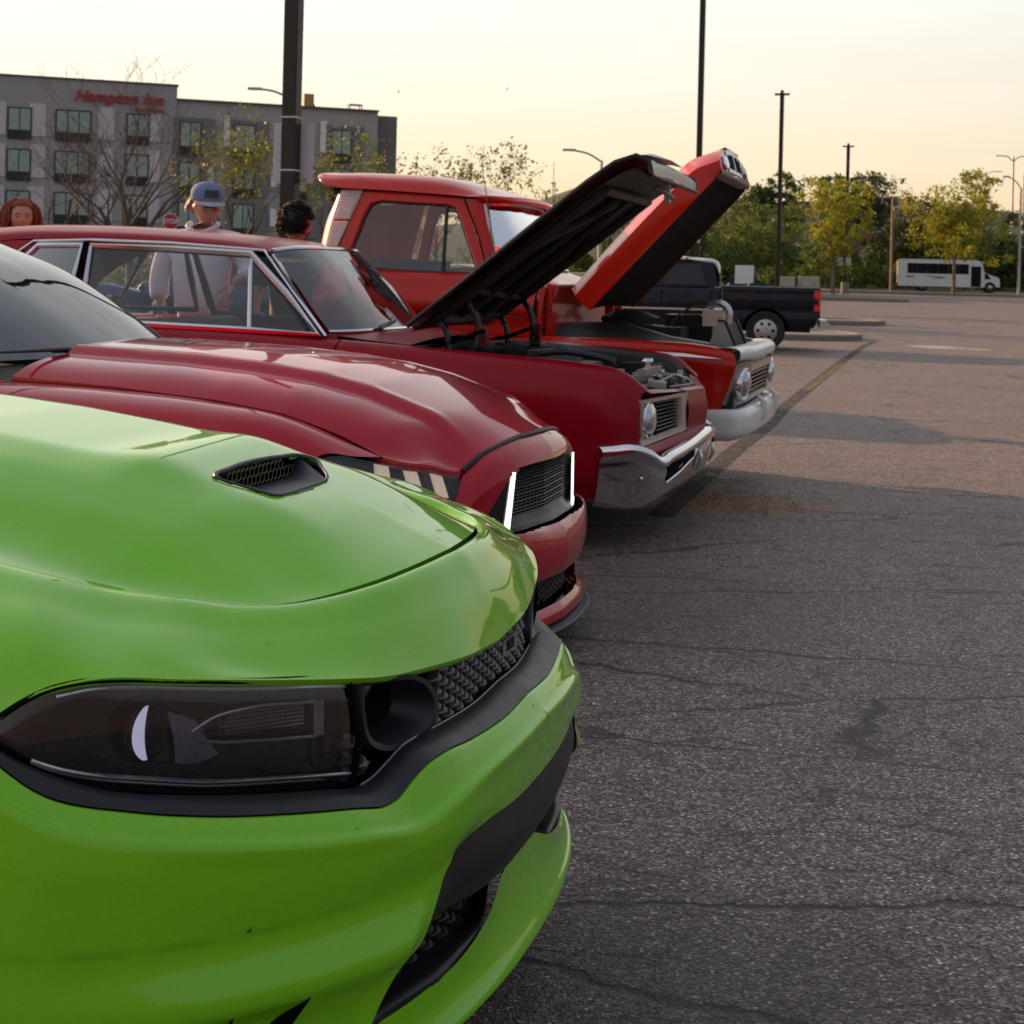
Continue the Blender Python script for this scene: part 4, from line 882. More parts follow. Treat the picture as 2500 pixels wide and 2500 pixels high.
for sgn in (-1, 1):
    def q(y, z, d=0): return (xf(y)+d, y*sgn, z)
    TLq, TRq, BRq, BLq = (.852, .786), (.268, .797), (.268, .592), (.852, .552)
    fr = MB()
    def bar(a, b, w0, w1, d=.012):
        """flat bezel strip between two outer corners with inner offsets"""
        A = [q(*a, d), q(*b, d), q(*w1, d), q(*w0, d)]; B_ = [q(*a, -.03), q(*b, -.03), q(*w1, -.03), q(*w0, -.03)]
        fr.add(A+B_, [(0, 1, 2, 3), (7, 6, 5, 4), (0, 4, 5, 1), (1, 5, 6, 2), (2, 6, 7, 3), (3, 7, 4, 0)])
    i0, i1, i2, i3 = (.838, .768), (.345, .775), (.345, .622), (.838, .585)
    bar(TLq, TRq, i0, i1); bar(TRq, BRq, i1, i2); bar(BRq, BLq, i2, i3); bar(BLq, TLq, i3, i0)
    gb_ = fr.build('grille_frame', CHROMED, pc_, smooth=False)
    V = [q(.85, .786, -.06), q(.27, .797, -.06), q(.27, .59, -.06), q(.85, .55, -.06)]; mesh('grille_back', V, [(0, 1, 2, 3)], VOID, gb_)
    for k in range(9):
        z0 = .768-k*.0205; z1 = .770-k*.0185
        lb_ = MB(); V = []
        for (y, z) in ((.625, z0-.006), (.345, z1-.004)):
            V += [q(y, z, -.004), q(y, z-.0055, -.006), q(y, z-.004, -.05), q(y, z+.002, -.05)]
        lb_.add(V, [(0, 1, 5, 4), (1, 2, 6, 5), (2, 3, 7, 6), (3, 0, 4, 7), (0, 3, 2, 1), (4, 5, 6, 7)]); lb_.build('louvre', mat('grille bar metal', (.30, .28, .26), .35, metal=.9), gb_, smooth=False)
    # headlamp: bowl, chrome ring, ribbed lens
    hc = Vector(q(.735, .678, -.03)); ax = Vector((.98, .18*-sgn*-1*0+.0, 0)).normalized(); ax = Vector((1, .10*sgn, 0)).normalized()
    h_ = MB(); h_.lathe([(.103, -.01), (.106, .012), (.100, .032), (.092, .036), (.088, .03)], hc, ax, 36); ho = h_.build('headlight', CHROME, gb_)
    l_ = MB(); l_.lathe([(.089, .030), (.080, .043), (.055, .054), (.025, .060), (0, .061)], hc, ax, 32); l_.build('lens', mat('headlamp glass', (.50, .53, .56), .06, metal=.85, coat=1, bump=.8, bscale=22), ho)
    V = [q(.838, .772, -.028), q(.625, .775, -.028), q(.625, .60, -.028), q(.838, .578, -.028)]; mesh('lamp_panel', V, [(0, 1, 2, 3)], mat('dark lamp panel', (.10, .09, .09), .35, metal=.6), gb_)
# bumper: one chrome pressing with a flange, a bright upper blade and a deep apron
BX = [-.20, -.12, -.02, .055, .095, .125, .15, .172, .19, .205]; BY = [.952, .952, .948, .928, .875, .74, .58, .40, .20, 0]
TZ = [.545, .555, .568, .545, .508, .522, .536, .552, .572, .590]
bz = [.24, .235, .235, .245, .265, .285, .30, .31, .32, .325]
def br(dx, zs, dy=0): return list(zip([x+dx for x in BX], [max(0, y+dy*(1 if y > .3 else 0)) for y in BY], zs))
mid1 = [t-.045 for t in TZ]; apr = [t-.11 for t in TZ]
bumper2 = sheet('bumper', [br(-.055, [t-.015 for t in TZ], -.03), br(-.03, [t+.002 for t in TZ], -.012), br(.0, TZ), br(.016, [t-.022 for t in TZ], .01), br(.014, mid1, .008), br(.0, [t-.062 for t in TZ]), br(-.006, apr, -.008), br(-.022, [(a+b)/2 for a, b in zip(apr, bz)], -.034), br(-.055, bz, -.075), br(-.09, [z-.005 for z in bz], -.11)], CHROME, pc_, 5, 5, angle=70)
for sgn in (-1, 1):
    sl = [(.80, .395), (.77, .445), (.72, .462), (.36, .505), (.34, .49), (.345, .46), (.79, .372)]
    bxy = lambda y: interp([(0, .205), (.2, .19), (.4, .172), (.58, .15), (.74, .125), (.875, .095)], y)
    V = [(bxy(y)+.003-.10*max(0, .44-z), y*sgn, z) for y, z in sl]; o_ = mesh('signal_slot', V, [tuple(range(7))], VOID, bumper2, smooth=False)
    t_ = MB(); t_.tube([(bxy(y)-.003, y*sgn, z) for y, z in [(.80, .370), (.6, .405), (.36, .452), (.33, .465)]], .006, 6); t_.build('slot_lip', CHROME, bumper2)
    gd = MB(); gd.tube([(.17, .22*sgn, .37), (.192, .22*sgn, .41), (.197, .22*sgn, .45), (.19, .22*sgn, .48)], [.006, .011, .011, .006], 10); gd.build('bumper_guard', CHROME, bumper2)
    bo_ = MB(); bo_.lathe([(.012, 0), (.010, .006), (0, .009)], (.01, .944*sgn, .40), (.1, sgn, 0), 12); bo_.build('bolt', CHROME, bumper2)
# cowl, windscreen, greenhouse
CG = glassmat('clear window glass', (.84, .86, .88), .5)
WG = glassmat('vintage windscreen glass', (.55, .62, .64), .9, ior=1.85)
sheet('cowl', [[(-1.28, 0, 1.045), (-1.28, .4, 1.04), (-1.30, .75, 1.015)], [(-1.45, 0, 1.07), (-1.47, .4, 1.06), (-1.55, .76, 1.035)], [(-1.60, 0, 1.075), (-1.63, .4, 1.07), (-1.76, .74, 1.055)]], CRIM, pc_, 4, 4)
wsb = [(-1.60, 0, 1.078), (-1.62, .35, 1.077), (-1.70, .62, 1.072), (-1.80, .735, 1.068)]
wst = [(-2.06, 0, 1.535), (-2.07, .30, 1.533), (-2.13, .52, 1.522), (-2.20, .605, 1.507)]
def lerpr(a, b, t, bul=0): return [tuple(p*(1-t)+q_*t+(bul if k == 0 else 0) for k, (p, q_) in enumerate(zip(u, v))) for u, v in zip(a, b)]
sheet('windshield', [wsb, lerpr(wsb, wst, .33, .02), lerpr(wsb, wst, .67, .02), wst], WG, pc_, 6, 4)
CHT = MB()
full_b = [(x, -y, z) for x, y, z in wsb[::-1]]+wsb[1:]; full_t = [(x, -y, z) for x, y, z in wst[::-1]]+wst[1:]
loop = crs(full_b, 5)+crs(full_t[::-1], 5); loop.append(loop[0])
CHT.tube(loop, .012, 6); CHT.build('windshield_frame', CHROME, pc_)
for sgn in (-1, 1):
    ap_ = [[(-1.72, .80, 1.045), (-1.95, .725, 1.275), (-2.19, .632, 1.50)], [(-1.79, .752, 1.06), (-2.0, .68, 1.285), (-2.20, .61, 1.507)]]
    V, F = gridVF(surf([[(x, y*sgn, z) for x, y, z in r] for r in ap_], 4, 2)); mesh('pillar', V, F, CRIM, pc_)
rfr = [[(-2.05, 0, 1.54), (-2.06, .3, 1.538), (-2.12, .5, 1.528), (-2.17, .60, 1.512), (-2.17, .632, 1.50)],
       [(-2.35, 0, 1.583), (-2.35, .3, 1.580), (-2.35, .5, 1.562), (-2.35, .60, 1.533), (-2.35, .628, 1.514)],
       [(-2.9, 0, 1.628), (-2.9, .3, 1.622), (-2.9, .5, 1.600), (-2.9, .60, 1.566), (-2.9, .622, 1.541)],
       [(-3.5, 0, 1.645), (-3.5, .3, 1.640), (-3.5, .5, 1.615), (-3.5, .60, 1.575), (-3.5, .618, 1.548)],
       [(-4.0, 0, 1.635), (-4.0, .3, 1.630), (-4.0, .48, 1.605), (-4.0, .58, 1.56), (-4.0, .61, 1.52)],
       [(-4.45, 0, 1.575), (-4.45, .3, 1.57), (-4.45, .46, 1.54), (-4.40, .57, 1.48), (-4.30, .63, 1.40)],
       [(-4.9, 0, 1.33), (-4.9, .3, 1.32), (-4.88, .5, 1.28), (-4.80, .62, 1.22), (-4.6, .72, 1.18)],
       [(-5.1, 0, 1.08), (-5.1, .3, 1.07), (-5.08, .55, 1.06), (-5.0, .72, 1.04), (-4.8, .80, 1.05)]]
roof_o = sheet('roof', rfr, CRIM, pc_, 5, 6, angle=60)
HLN = mat('dark headliner', (.022, .02, .022), .9)
sheet('headliner', [[(x, y*.97, z-.035) for x, y, z in r[:4]]+[(r[4][0], r[4][1]-.03, r[4][2]-.02)] for r in rfr[:6]], HLN, pc_, 4, 4)
sheet('rear_quarter', [[(-3.60, .625, 1.54), (-3.95, .615, 1.525), (-4.28, .635, 1.40), (-4.55, .72, 1.18), (-4.75, .80, 1.05)], [(-3.66, .64, 1.50), (-3.85, .655, 1.42), (-4.05, .70, 1.30), (-4.2, .77, 1.15), (-4.3, .85, 1.045)]], CRIM, pc_, 5, 3)
sheet('trunk', [[(-5.05, 0, 1.08), (-5.05, .4, 1.07), (-5.0, .78, 1.0)], [(-5.6, 0, 1.02), (-5.6, .4, 1.01), (-5.55, .78, .95)], [(-5.68, 0, .5), (-5.68, .4, .5), (-5.6, .75, .5)]], CRIM, pc_, 4, 4)
CH2 = mat('window frame chrome', (0.72, 0.72, 0.75), 0.16, metal=1.0)
for sgn in (-1, 1):
    def strip(name, pts, w, close=True, m=CH2, t=.012):
        """flat frame moulding following the leaning side glass"""
        V = []; F = []; n = len(pts); cx_ = sum(p[0] for p in pts)/n; cz_ = sum(p[2] for p in pts)/n
        b = MB()
        seq = pts+[pts[0]] if close else pts
        b.tube([(x, (y+.006)*sgn, z) for x, y, z in seq], w, 6, flat=1.0)
        return b.build(name, m, pc_)
    qo = [(-3.735, .658, 1.436), (-3.665, .625, 1.512), (-3.375, .622, 1.518), (-3.375, .70, 1.34), (-3.375, .80, 1.12), (-3.98, .80, 1.12)]
    V = [(x, y*sgn, z) for x, y, z in qo]; mesh('rear_window', V, [(0, 1, 2, 3, 4, 5)], CG, pc_, smooth=False)
    strip('window_frame', qo, .017)
    do = [(-3.262, .812, 1.10), (-3.315, .625, 1.515), (-2.80, .628, 1.506), (-2.295, .637, 1.485), (-2.03, .735, 1.275), (-1.785, .838, 1.055), (-2.21, .838, 1.066), (-2.86, .838, 1.078)]
    V = [(x, y*sgn, z) for x, y, z in do]; mesh('door_window', V, [tuple(range(8))], CG, pc_, smooth=False)
    strip('window_frame', do, .020)
    strip('window_liner', [(x, y-.024, z) for x, y, z in do], .024, m=BLACKP)
    strip('window_liner', [(x, y-.022, z) for x, y, z in qo], .020, m=BLACKP)
    strip('window_reveal', [(-3.79, .645, 1.468), (-3.70, .622, 1.535), (-3.30, .618, 1.549), (-2.80, .624, 1.540), (-2.22, .633, 1.508), (-1.99, .735, 1.28), (-1.75, .838, 1.050)], .009, close=False)
    vb = MB(); vb.tube([(-2.292, .650*sgn, 1.455), (-2.20, .838*sgn, 1.07)], .014, 6); vb.build('vent_bar', CH2, pc_)
    vb = MB(); vb.tube([(-2.27, .655*sgn, 1.44), (-2.04, .742*sgn, 1.255), (-1.86, .826*sgn, 1.078)], .012, 6); vb.build('vent_rubber', BLACKP, pc_)
    dr = MB(); dr.box((-2.5, .80*sgn, .95), (1.6, .04, .22)); dr.build('door_card', mat('red vinyl', (.20, .012, .012), .5), pc_, smooth=False)
INT = mat('dark cloth interior', (.03, .028, .03), .85)
for x, n in ((-2.75, 'front_seat'), (-3.6, 'rear_seat')):
    b = MB(); V, F = gridVF(surf([[(x+.25, y, .80) for y in (-.6, 0, .6)], [(x-.15, y, .82) for y in (-.6, 0, .6)], [(x-.22, y, 1.08) for y in (-.6, 0, .6)], [(x-.28, y, 1.10) for y in (-.58, 0, .58)], [(x-.32, y, .9) for y in (-.6, 0, .6)]], 6, 4)); b.add(V, F); b.build(n, mat('grey vinyl seat', (.28, .28, .27), .55, var=.15), pc_)
sw = MB(); sw.tube([(-2.18+.10*cos(a)*.5, .36+.19*sin(a), 1.06+.18*cos(a)) for a in [2*pi*k/28 for k in range(29)]], .012, 6); sw.tube([(-2.18, .18, 1.06), (-2.18, .54, 1.06)], .012, 6); sw.build('steering_wheel', INT, pc_)
db = MB(); db.box((-1.86, 0, 1.0), (.22, 1.4, .12)); db.build('dashboard', INT, pc_, smooth=False)
fl_ = MB(); fl_.box((-2.9, 0, .5), (3.0, 1.6, .3)); fl_.build('floor_pan', INT, pc_, smooth=False)
for y0 in (.38, -.22):
    w_ = MB(); w_.tube([(-1.58, y0-.25, 1.085), (-1.60, y0-.10, 1.10), (-1.625, y0+.02, 1.112)], [.012, .008, .006], 6)
    w_.tube([(-1.605, y0-.2, 1.098), (-1.62, y0+.02, 1.112), (-1.66, y0+.28, 1.118)], [.006, .010, .005], 6); w_.build('wiper', BLACKP, pc_)
# engine bay
BAY = mat('greasy engine bay black', (.016, .015, .014), .55, var=.4, vscale=20)
b = MB(); b.box((-.65, 0, .45), (1.25, 1.45, .1)); b.box((-1.27, 0, .76), (.04, 1.48, .5)); b.build('engine_bay', BAY, pc_, smooth=False)
for sgn in (-1, 1):
    sheet_r = [[(x, .752*sgn, z-.006) for x, z in zip([.0]+XS[1:6], [.80]+CZ[1:6])], [(x, .70*sgn, z-.03) for x, z in zip([.0]+XS[1:6], [.80]+CZ[1:6])], [(x, .60*sgn, .5) for x in [.0]+XS[1:6]]]
    V, F = gridVF(surf(sheet_r, 4, 3)); mesh('inner_fender', V, F, BAY, pc_)
eng = MB(); eng.box((-.72, 0, .68), (.6, .34, .36)); eng.box((-.72, .02, .88), (.55, .26, .08)); eng.lathe([(0, 0), (.15, 0), (.16, .03), (.15, .08), (.04, .09), (0, .09)], (-.68, -.05, .90), (0, 0, 1), 24)
eng.build('engine', mat('cast engine grey', (.10, .10, .10), .5, metal=.5, var=.4), pc_)
fsr = MB(); fsr.tube(crs([(-.64, -.52, .985), (-.5, -.54, 1.0), (-.35, -.55, .985), (-.22, -.56, .96)], 5), .02, 6); fsr.build('hose', BLACKP, pc_)
MET = mat('worn bare metal', (.42, .40, .37), .38, metal=.8, var=.4, vscale=25)
rs = MB(); rs.box((-.09, 0, .80), (.03, 1.4, .06)); rs.box((-.17, 0, .70), (.05, .62, .34)); rs.box((-.14, 0, .885), (.05, .50, .035)); rs.box((-.30, -.40, .885), (.18, .10, .05)); rs.build('radiator', MET, pc_, smooth=False)
cp = MB(); cp.lathe([(0, .03), (.035, .03), (.04, .02), (.04, .01), (.025, .005), (.025, -.03)], (-.16, 0, .925), (0, 0, 1), 16); cp.build('radiator_cap', CHROME, pc_)
la = MB(); la.box((-.03, .10, .85), (.16, .03, .02), (0, .3, .5)); la.box((.01, .15, .84), (.03, .12, .06), (.3, 0, .2)); la.tube([(-.06, -.12, .83), (0, 0, .87), (.03, .1, .85)], .008, 6); la.tube([(-.1, .2, .86), (.03, .26, .83), (.06, .3, .80)], .012, 6); la.box((-.02, .3, .82), (.08, .1, .04)); la.box((-.05, -.25, .83), (.10, .18, .03), (0, .1, .2))
la.build('hood_latch', MET, pc_, smooth=False)
bt = MB(); bt.box((-.28, .5, .80), (.24, .18, .2)); bt.build('battery', BLACKP, pc_, smooth=False)
rnd = random.Random(6)
for k in range(16):
    b = MB(); x, y = rnd.uniform(-.30, .03), rnd.uniform(-.5, .45)
    z = .845+rnd.uniform(-.03, .025)-(.05 if x > -.05 else 0)
    if k % 3 == 0: b.tube([(x, y, z), (x+rnd.uniform(.03, .12), y+rnd.uniform(-.15, .15), z+rnd.uniform(-.03, .02))], .007, 6)
    elif k % 3 == 1: b.box((x, y, z), (rnd.uniform(.03, .09), rnd.uniform(.04, .12), rnd.uniform(.012, .03)), (rnd.uniform(-.3, .3), rnd.uniform(-.3, .3), rnd.uniform(0, 1)))
    else: b.lathe([(0, .02), (.018, .018), (.02, 0), (.012, -.03)], (x, y, z), (rnd.uniform(-.4, .4), 0, 1), 12)
    b.build('engine_fitting', CHROME if k % 2 else MET, pc_, smooth=False)
# the raised hood: skin, ribs, down-turned nose, air scoop, goose-neck hinges
hd = bpy.data.objects.new('hood', None); link(hd, pc_)
A_ = Vector((-1.31, 0, 1.085)); D_ = Vector((1.19, 0, .925)).normalized(); N_ = Vector((-D_.z, 0, D_.x))
def hp(s, y, n): p = A_+D_*s+N_*n; return (p.x, y, p.z)
prof = [(0, .025), (.4, .03), (.9, .04), (1.25, .045), (1.43, .035), (1.54, -.005), (1.575, -.07), (1.545, -.13)]
sk_o = [[hp(s, y, n+.03*(1-(y/.72)**2)) for y in (-.72, -.70, -.5, -.25, 0, .25, .5, .70, .72)] for s, n in prof]
V, F = gridVF(surf(sk_o, 3, 4)); mesh('outer_skin', V, F, mat('navy reflection skin', (.02, .022, .035), .30), hd, angle=50)  # dark blue-grey of a reflection put into the skin and scoop colour
UND = mat('hood underside black', (.018, .015, .014), .5, var=.35, vscale=12, bump=.15, bscale=40)
pr2 = [(0, .0), (.4, .0), (.9, .0), (1.25, -.002), (1.40, -.015), (1.50, -.045), (1.53, -.12)]
V, F = gridVF(surf([[hp(s, y, n+.018*(1-(y/.72)**2)) for y in (-.72, -.5, -.25, 0, .25, .5, .72)] for s, n in pr2], 3, 3)); mesh('inner_panel', V, F, UND, hd, angle=50)
ed = MB()
for sgn in (-1, 1): ed.tube([hp(s, .72*sgn, n+.012) for s, n in prof], .014, 6)
ed.tube([hp(1.545, y, -.13) for y in (-.72, -.3, .3, .72)], .010, 6); ed.build('hood_edge', UND, hd)
for (s0, y0, s1, y1, w) in [(.12, -.60, 1.30, -.60, .035), (.12, .60, 1.30, .60, .035), (.15, -.22, 1.25, -.12, .028), (.15, .22, 1.25, .12, .028), (.12, -.6, .12, .6, .03), (.38, -.58, .30, .58, .02), (1.28, -.6, 1.28, .6, .035), (.7, -.6, 1.2, 0, .022), (.7, .6, 1.2, 0, .022)]:
    r_b = MB(); a, c = Vector(hp(s0, y0, -.004)), Vector(hp(s1, y1, -.004)); r_b.tube([a, c], w, 6, flat=1); rb2 = r_b.build('rib', UND, hd)
sc3 = [[hp(1.02, y, .065) for y in (-.30, -.15, 0, .15, .30)], [hp(1.15, y, .11-.02*abs(y)) for y in (-.34, -.17, 0, .17, .34)], [hp(1.36, y, .145-.1*abs(y)) for y in (-.36, -.18, 0, .18, .36)], [hp(1.53, y, .10-.12*abs(y)) for y in (-.36, -.18, 0, .18, .36)], [hp(1.60, y, .0-.06*abs(y)) for y in (-.35, -.18, 0, .18, .35)]]
V, F = gridVF(surf(sc3, 4, 4)); mesh('air_scoop', V, F, mat('navy reflection skin', (.02, .022, .035), .35), hd)
lt_ = MB(); lt_.tube([hp(1.44, .05, -.06), hp(1.47, .12, -.16)], .014, 6); lt_.box(hp(1.46, .12, -.12), (.03, .05, .10)); lt_.build('latch', MET, hd)
for sgn in (-1, 1):
    hn = MB()
    hn.tube(crs([(-1.20, .58*sgn, 1.15), (-1.155, .58*sgn, 1.09), (-1.14, .58*sgn, .98)], 5), .018, 8)
    hn.tube(crs([(-1.06, .56*sgn, 1.27), (-1.0, .56*sgn, 1.19), (-.975, .56*sgn, 1.11), (-.98, .56*sgn, .99)], 5), .020, 8)
    hn.tube([(-1.30, .57*sgn, .985), (-1.12, .57*sgn, 1.03), (-.94, .57*sgn, 1.10)], .014, 6)
    hn.box((-.96, .56*sgn, 1.04), (.06, .03, .14)); hn.build('hinge', BLACKG, pc_)
fc_ = MB(); fc_.box((-.98, .42, 1.0), (.22, .10, .012)); fc_.box((-1.12, .1, .99), (.1, .3, .05)); fc_.build('brake_reservoir', CHROME, pc_, smooth=False)
for x in (-.93, -3.65):
    for sgn in (-1, 1): wheel(pc_, (x, .80*sgn, .33), .33, .2, .20, sgn, 'disc', CHROME)
ub = MB(); ub.box((-2.7, 0, .33), (5.2, 1.5, .12)); ub.build('underbody', VOID, pc_, smooth=False)
# ================================================================ 1960s orange-red pickup, hood up
ORED = paint('orange red paint', (0.56, 0.014, 0.005), cior=1.45, flake=0.06, rough=0.38, coat=.8, coat_r=.10, dust=0.03)
tk = thing('vintage_pickup', 'orange red 1960s pickup with white ribbed cab pillars, hood up and white front bumper', 'pickup truck', (1.62, 10.5, 0), radians(-16), 'cars parked side by side in a row')
WHT = mat('aged white paint', (.76, .77, .80), .38, coat=.3, var=.08, vscale=9)
SILV = mat('silver bezel paint', (.36, .35, .35), .32, metal=.75, var=.12, vscale=12)
# body side: rows by height, columns along the truck
XT = [.0, -.15, -.5, -.9, -1.24, -1.45, -1.70, -2.2, -2.7, -2.86]
def R_(ys, zs, dx=0): return [(x+(dx if i == 0 else 0), y, z) for i, (x, y, z) in enumerate(zip(XT, ys, zs))]
n = 10
body = [R_([.80]*n, [.962, .985, .997, 1.0, 1.0, 1.0, 1.0, 1.0, 1.0, 1.0], .03),
        R_([.885]*n, [.958, .983, .999, 1.003, 1.006, 1.005, 1.005, 1.005, 1.005, 1.005], .04),
        R_([.925]*n, [.945, .968, .985, .985, .985, .985, .985, .985, .985, .985], .05),
        R_([.962]*n, [.91, .925, .94, .95, .955, .96, .96, .965, .965, .965], .075),
        R_([.972]*n, [.86, .875, .89, .90, .91, .915, .92, .92, .92, .92], .078),
        R_([.958]*n, [.78]*n, .055), R_([.958]*n, [.65]*n, .01), R_([.955]*n, [.52]*n, -.03), R_([.93]*n, [.40]*n, -.06), R_([.86]*n, [.36]*n, -.06)]
c1_ = [(-.92+.40*cos(2*pi*k/40), .36+.40*sin(2*pi*k/40)) for k in range(40)]
sheet('front_fender', body, ORED, tk, 7, 5, hole=[(c1_, (0, 2))], angle=40)
# cab side: beltline, rolled shoulder and sill
XC = [-1.27, -1.45, -1.62, -2.0, -2.4, -2.75, -2.85]
def Rc(ys, zs): return list(zip(XC, ys if isinstance(ys, list) else [ys]*7, zs if isinstance(zs, list) else [zs]*7))
cab = [Rc([.80, .845, .862, .866, .866, .845, .80], [1.34, 1.385, 1.402, 1.402, 1.405, 1.41, 1.42]), Rc([.83, .875, .893, .90, .90, .88, .83], [1.325, 1.365, 1.375, 1.378, 1.38, 1.385, 1.39]),
       Rc([.86, .905, .925, .93, .93, .91, .86], [1.27, 1.29, 1.295, 1.30, 1.30, 1.305, 1.31]), Rc([.90, .95, .968, .972, .972, .955, .90], [1.235, 1.24, 1.243, 1.25, 1.25, 1.255, 1.26]),
       Rc([.925, .975, .985, .988, .988, .97, .925], [1.20, 1.20, 1.205, 1.21, 1.21, 1.21, 1.21]), Rc([.925, .972, .98, .983, .983, .965, .92], [1.15, 1.15, 1.155, 1.16, 1.16, 1.16, 1.16]),
       Rc([.90, .945, .952, .955, .955, .94, .90], [1.115, 1.115, 1.12, 1.12, 1.12, 1.12, 1.12]), Rc([.89, .935, .945, .95, .95, .93, .89], [1.0]*7)]
sheet('door', cab, ORED, tk, 6, 5, angle=35)
for sgn in (-1, 1):
    tr = MB(); V = [(x, y*sgn, z) for x, y, z in [(-1.9, .974, .972), (-1.9, .976, .950), (-.25, .978, .912), (-.0, .978, .905), (-.25, .974, .932)]]
    V2 = [(x, y+.016*sgn, z) for x, y, z in V]; tr.add(V+V2, [(0, 1, 2, 3, 4), (5, 9, 8, 7, 6)]+[(k, (k+1) % 5, 5+(k+1) % 5, 5+k) for k in range(5)]); tr.build('side_trim', CH2, tk, smooth=False)
    sm = MB(); sm.tube([(x, (y+.002)*sgn, z) for x, y, z in [(-1.63, .862, 1.40), (-1.635, .925, 1.30), (-1.64, .986, 1.20), (-1.645, .954, 1.12), (-1.66, .95, 1.0)]], .005, 6)
    sm.tube([(x, y*sgn, z) for x, y, z in [(-1.60, .865, 1.40), (-1.70, .795, 1.66), (-1.83, .735, 1.925)]], .005, 6)
    sm.tube([(-1.26, .86*sgn, 1.32), (-1.26, .93*sgn, 1.2), (-1.27, .9*sgn, 1.0)], .006, 6); sm.build('door_seam', VOID, tk)
    # window frame panel with an opening; glass inside; pillars
    wn_ = [(-2.62, 1.500), (-2.61, 1.545), (-2.54, 1.79), (-2.50, 1.87), (-2.426, 1.893), (-1.953, 1.871), (-1.897, 1.854), (-1.861, 1.808), (-1.705, 1.463), (-1.70, 1.425), (-1.728, 1.408), (-2.1, 1.412), (-2.56, 1.43), (-2.60, 1.45)]
    def ly(z, d=0): return (.86-.14*(z-1.4)/.55+d)*sgn
    ot = [(-2.74, 1.40), (-2.70, 1.56), (-2.60, 1.90), (-2.565, 1.965), (-2.40, 1.962), (-1.93, 1.93), (-1.845, 1.922), (-1.80, 1.85), (-1.615, 1.46), (-1.60, 1.42), (-1.66, 1.395), (-2.1, 1.398), (-2.58, 1.40), (-2.66, 1.40)]
    A = [(x, ly(z), z) for x, z in ot]; B_ = [(x, ly(z, .004), z) for x, z in [((a[0]*.15+b[0]*.85), (a[1]*.15+b[1]*.85)) for a, b in zip(ot, wn_)]]; Cc = [(x, ly(z, -.012), z) for x, z in wn_]; D = [(x, ly(z, -.03), z) for x, z in wn_]
    V, F = gridVF([r+[r[0]] for r in (A, B_, Cc, D)]); mesh('door_frame', V, F, ORED, tk, angle=30)
    mesh('door_window', [(x, ly(z, -.022), z) for x, z in wn_], [tuple(range(14))], CG, tk, smooth=False)
    b = MB(); b.tube([(x, ly(z, -.016), z) for x, z in wn_+[wn_[0]]], .009, 6); b.build('window_rubber', BLACKP, tk)
    b = MB(); b.tube([(-1.95, ly(1.868, -.014), 1.868), (-1.932, ly(1.41, -.014), 1.41)], .013, 6); b.build('vent_bar', BLACKP, tk)
    # ribbed white corner panels: separate ribs
    for zz0, zz1, n in ((1.765, 1.972, 15), (1.555, 1.752, 13)):
        for k in range(n):
            z0 = zz0+(zz1-zz0)*k/n; z1 = zz0+(zz1-zz0)*(k+.8)/n
            def xo(z): return -2.803+(-2.734+2.803)*(z-1.571)/.4
            def xi(z): return -2.712+(-2.568+2.712)*(z-1.571)/.4
            b = MB(); y0, y1 = ly(z0, .007), ly(z1, .007); q_ = .012*sgn
            b.add([(xo(z0), y0-.008*sgn, z0), (xi(z0), y0, z0), (xi(z1), y1, z1), (xo(z1), y1-.008*sgn, z1), (xo(z0), y0+q_-.008*sgn, (z0+z1)/2), (xi(z0), y0+q_, (z0+z1)/2)],
                  [(0, 1, 5, 4), (4, 5, 2, 3), (0, 4, 3), (1, 2, 5)]); b.build('pillar_rib', WHT, tk, smooth=False)
    V, F = gridVF(surf([[(-2.60, ly(1.975, -.01), 1.975), (-2.68, ly(1.75, -.01), 1.75), (-2.745, ly(1.56, -.01), 1.56), (-2.77, ly(1.40, -.01), 1.40)], [(-2.76, ly(1.98, -.05), 1.98), (-2.80, ly(1.75, -.05), 1.75), (-2.82, ly(1.56, -.05), 1.56), (-2.84, ly(1.4, -.05), 1.4)], [(-2.82, ly(1.95, -.14), 1.94), (-2.88, ly(1.75, -.14), 1.75), (-2.89, ly(1.56, -.12), 1.56), (-2.89, ly(1.4, -.1), 1.4)], [(-2.84, 0, 1.94), (-2.90, 0, 1.75), (-2.91, 0, 1.56), (-2.91, 0, 1.4)]], 4, 4)); mesh('cab_back', V, F, ORED, tk, angle=60)
    # windscreen pillar
    V, F = gridVF(surf([[(-1.845, ly(1.92), 1.92), (-1.80, ly(1.85), 1.85), (-1.615, ly(1.46), 1.46), (-1.59, ly(1.40), 1.40)], [(-1.70, ly(1.91, -.01), 1.91), (-1.70, ly(1.86, -.012), 1.86), (-1.575, ly(1.48, -.012), 1.48), (-1.50, ly(1.40, -.01), 1.40)], [(-1.665, ly(1.90, -.035), 1.90), (-1.66, ly(1.86, -.035), 1.86), (-1.545, ly(1.48, -.035), 1.48), (-1.50, ly(1.40, -.04), 1.40)]], 4, 3)); mesh('pillar', V, F, ORED, tk, angle=60)
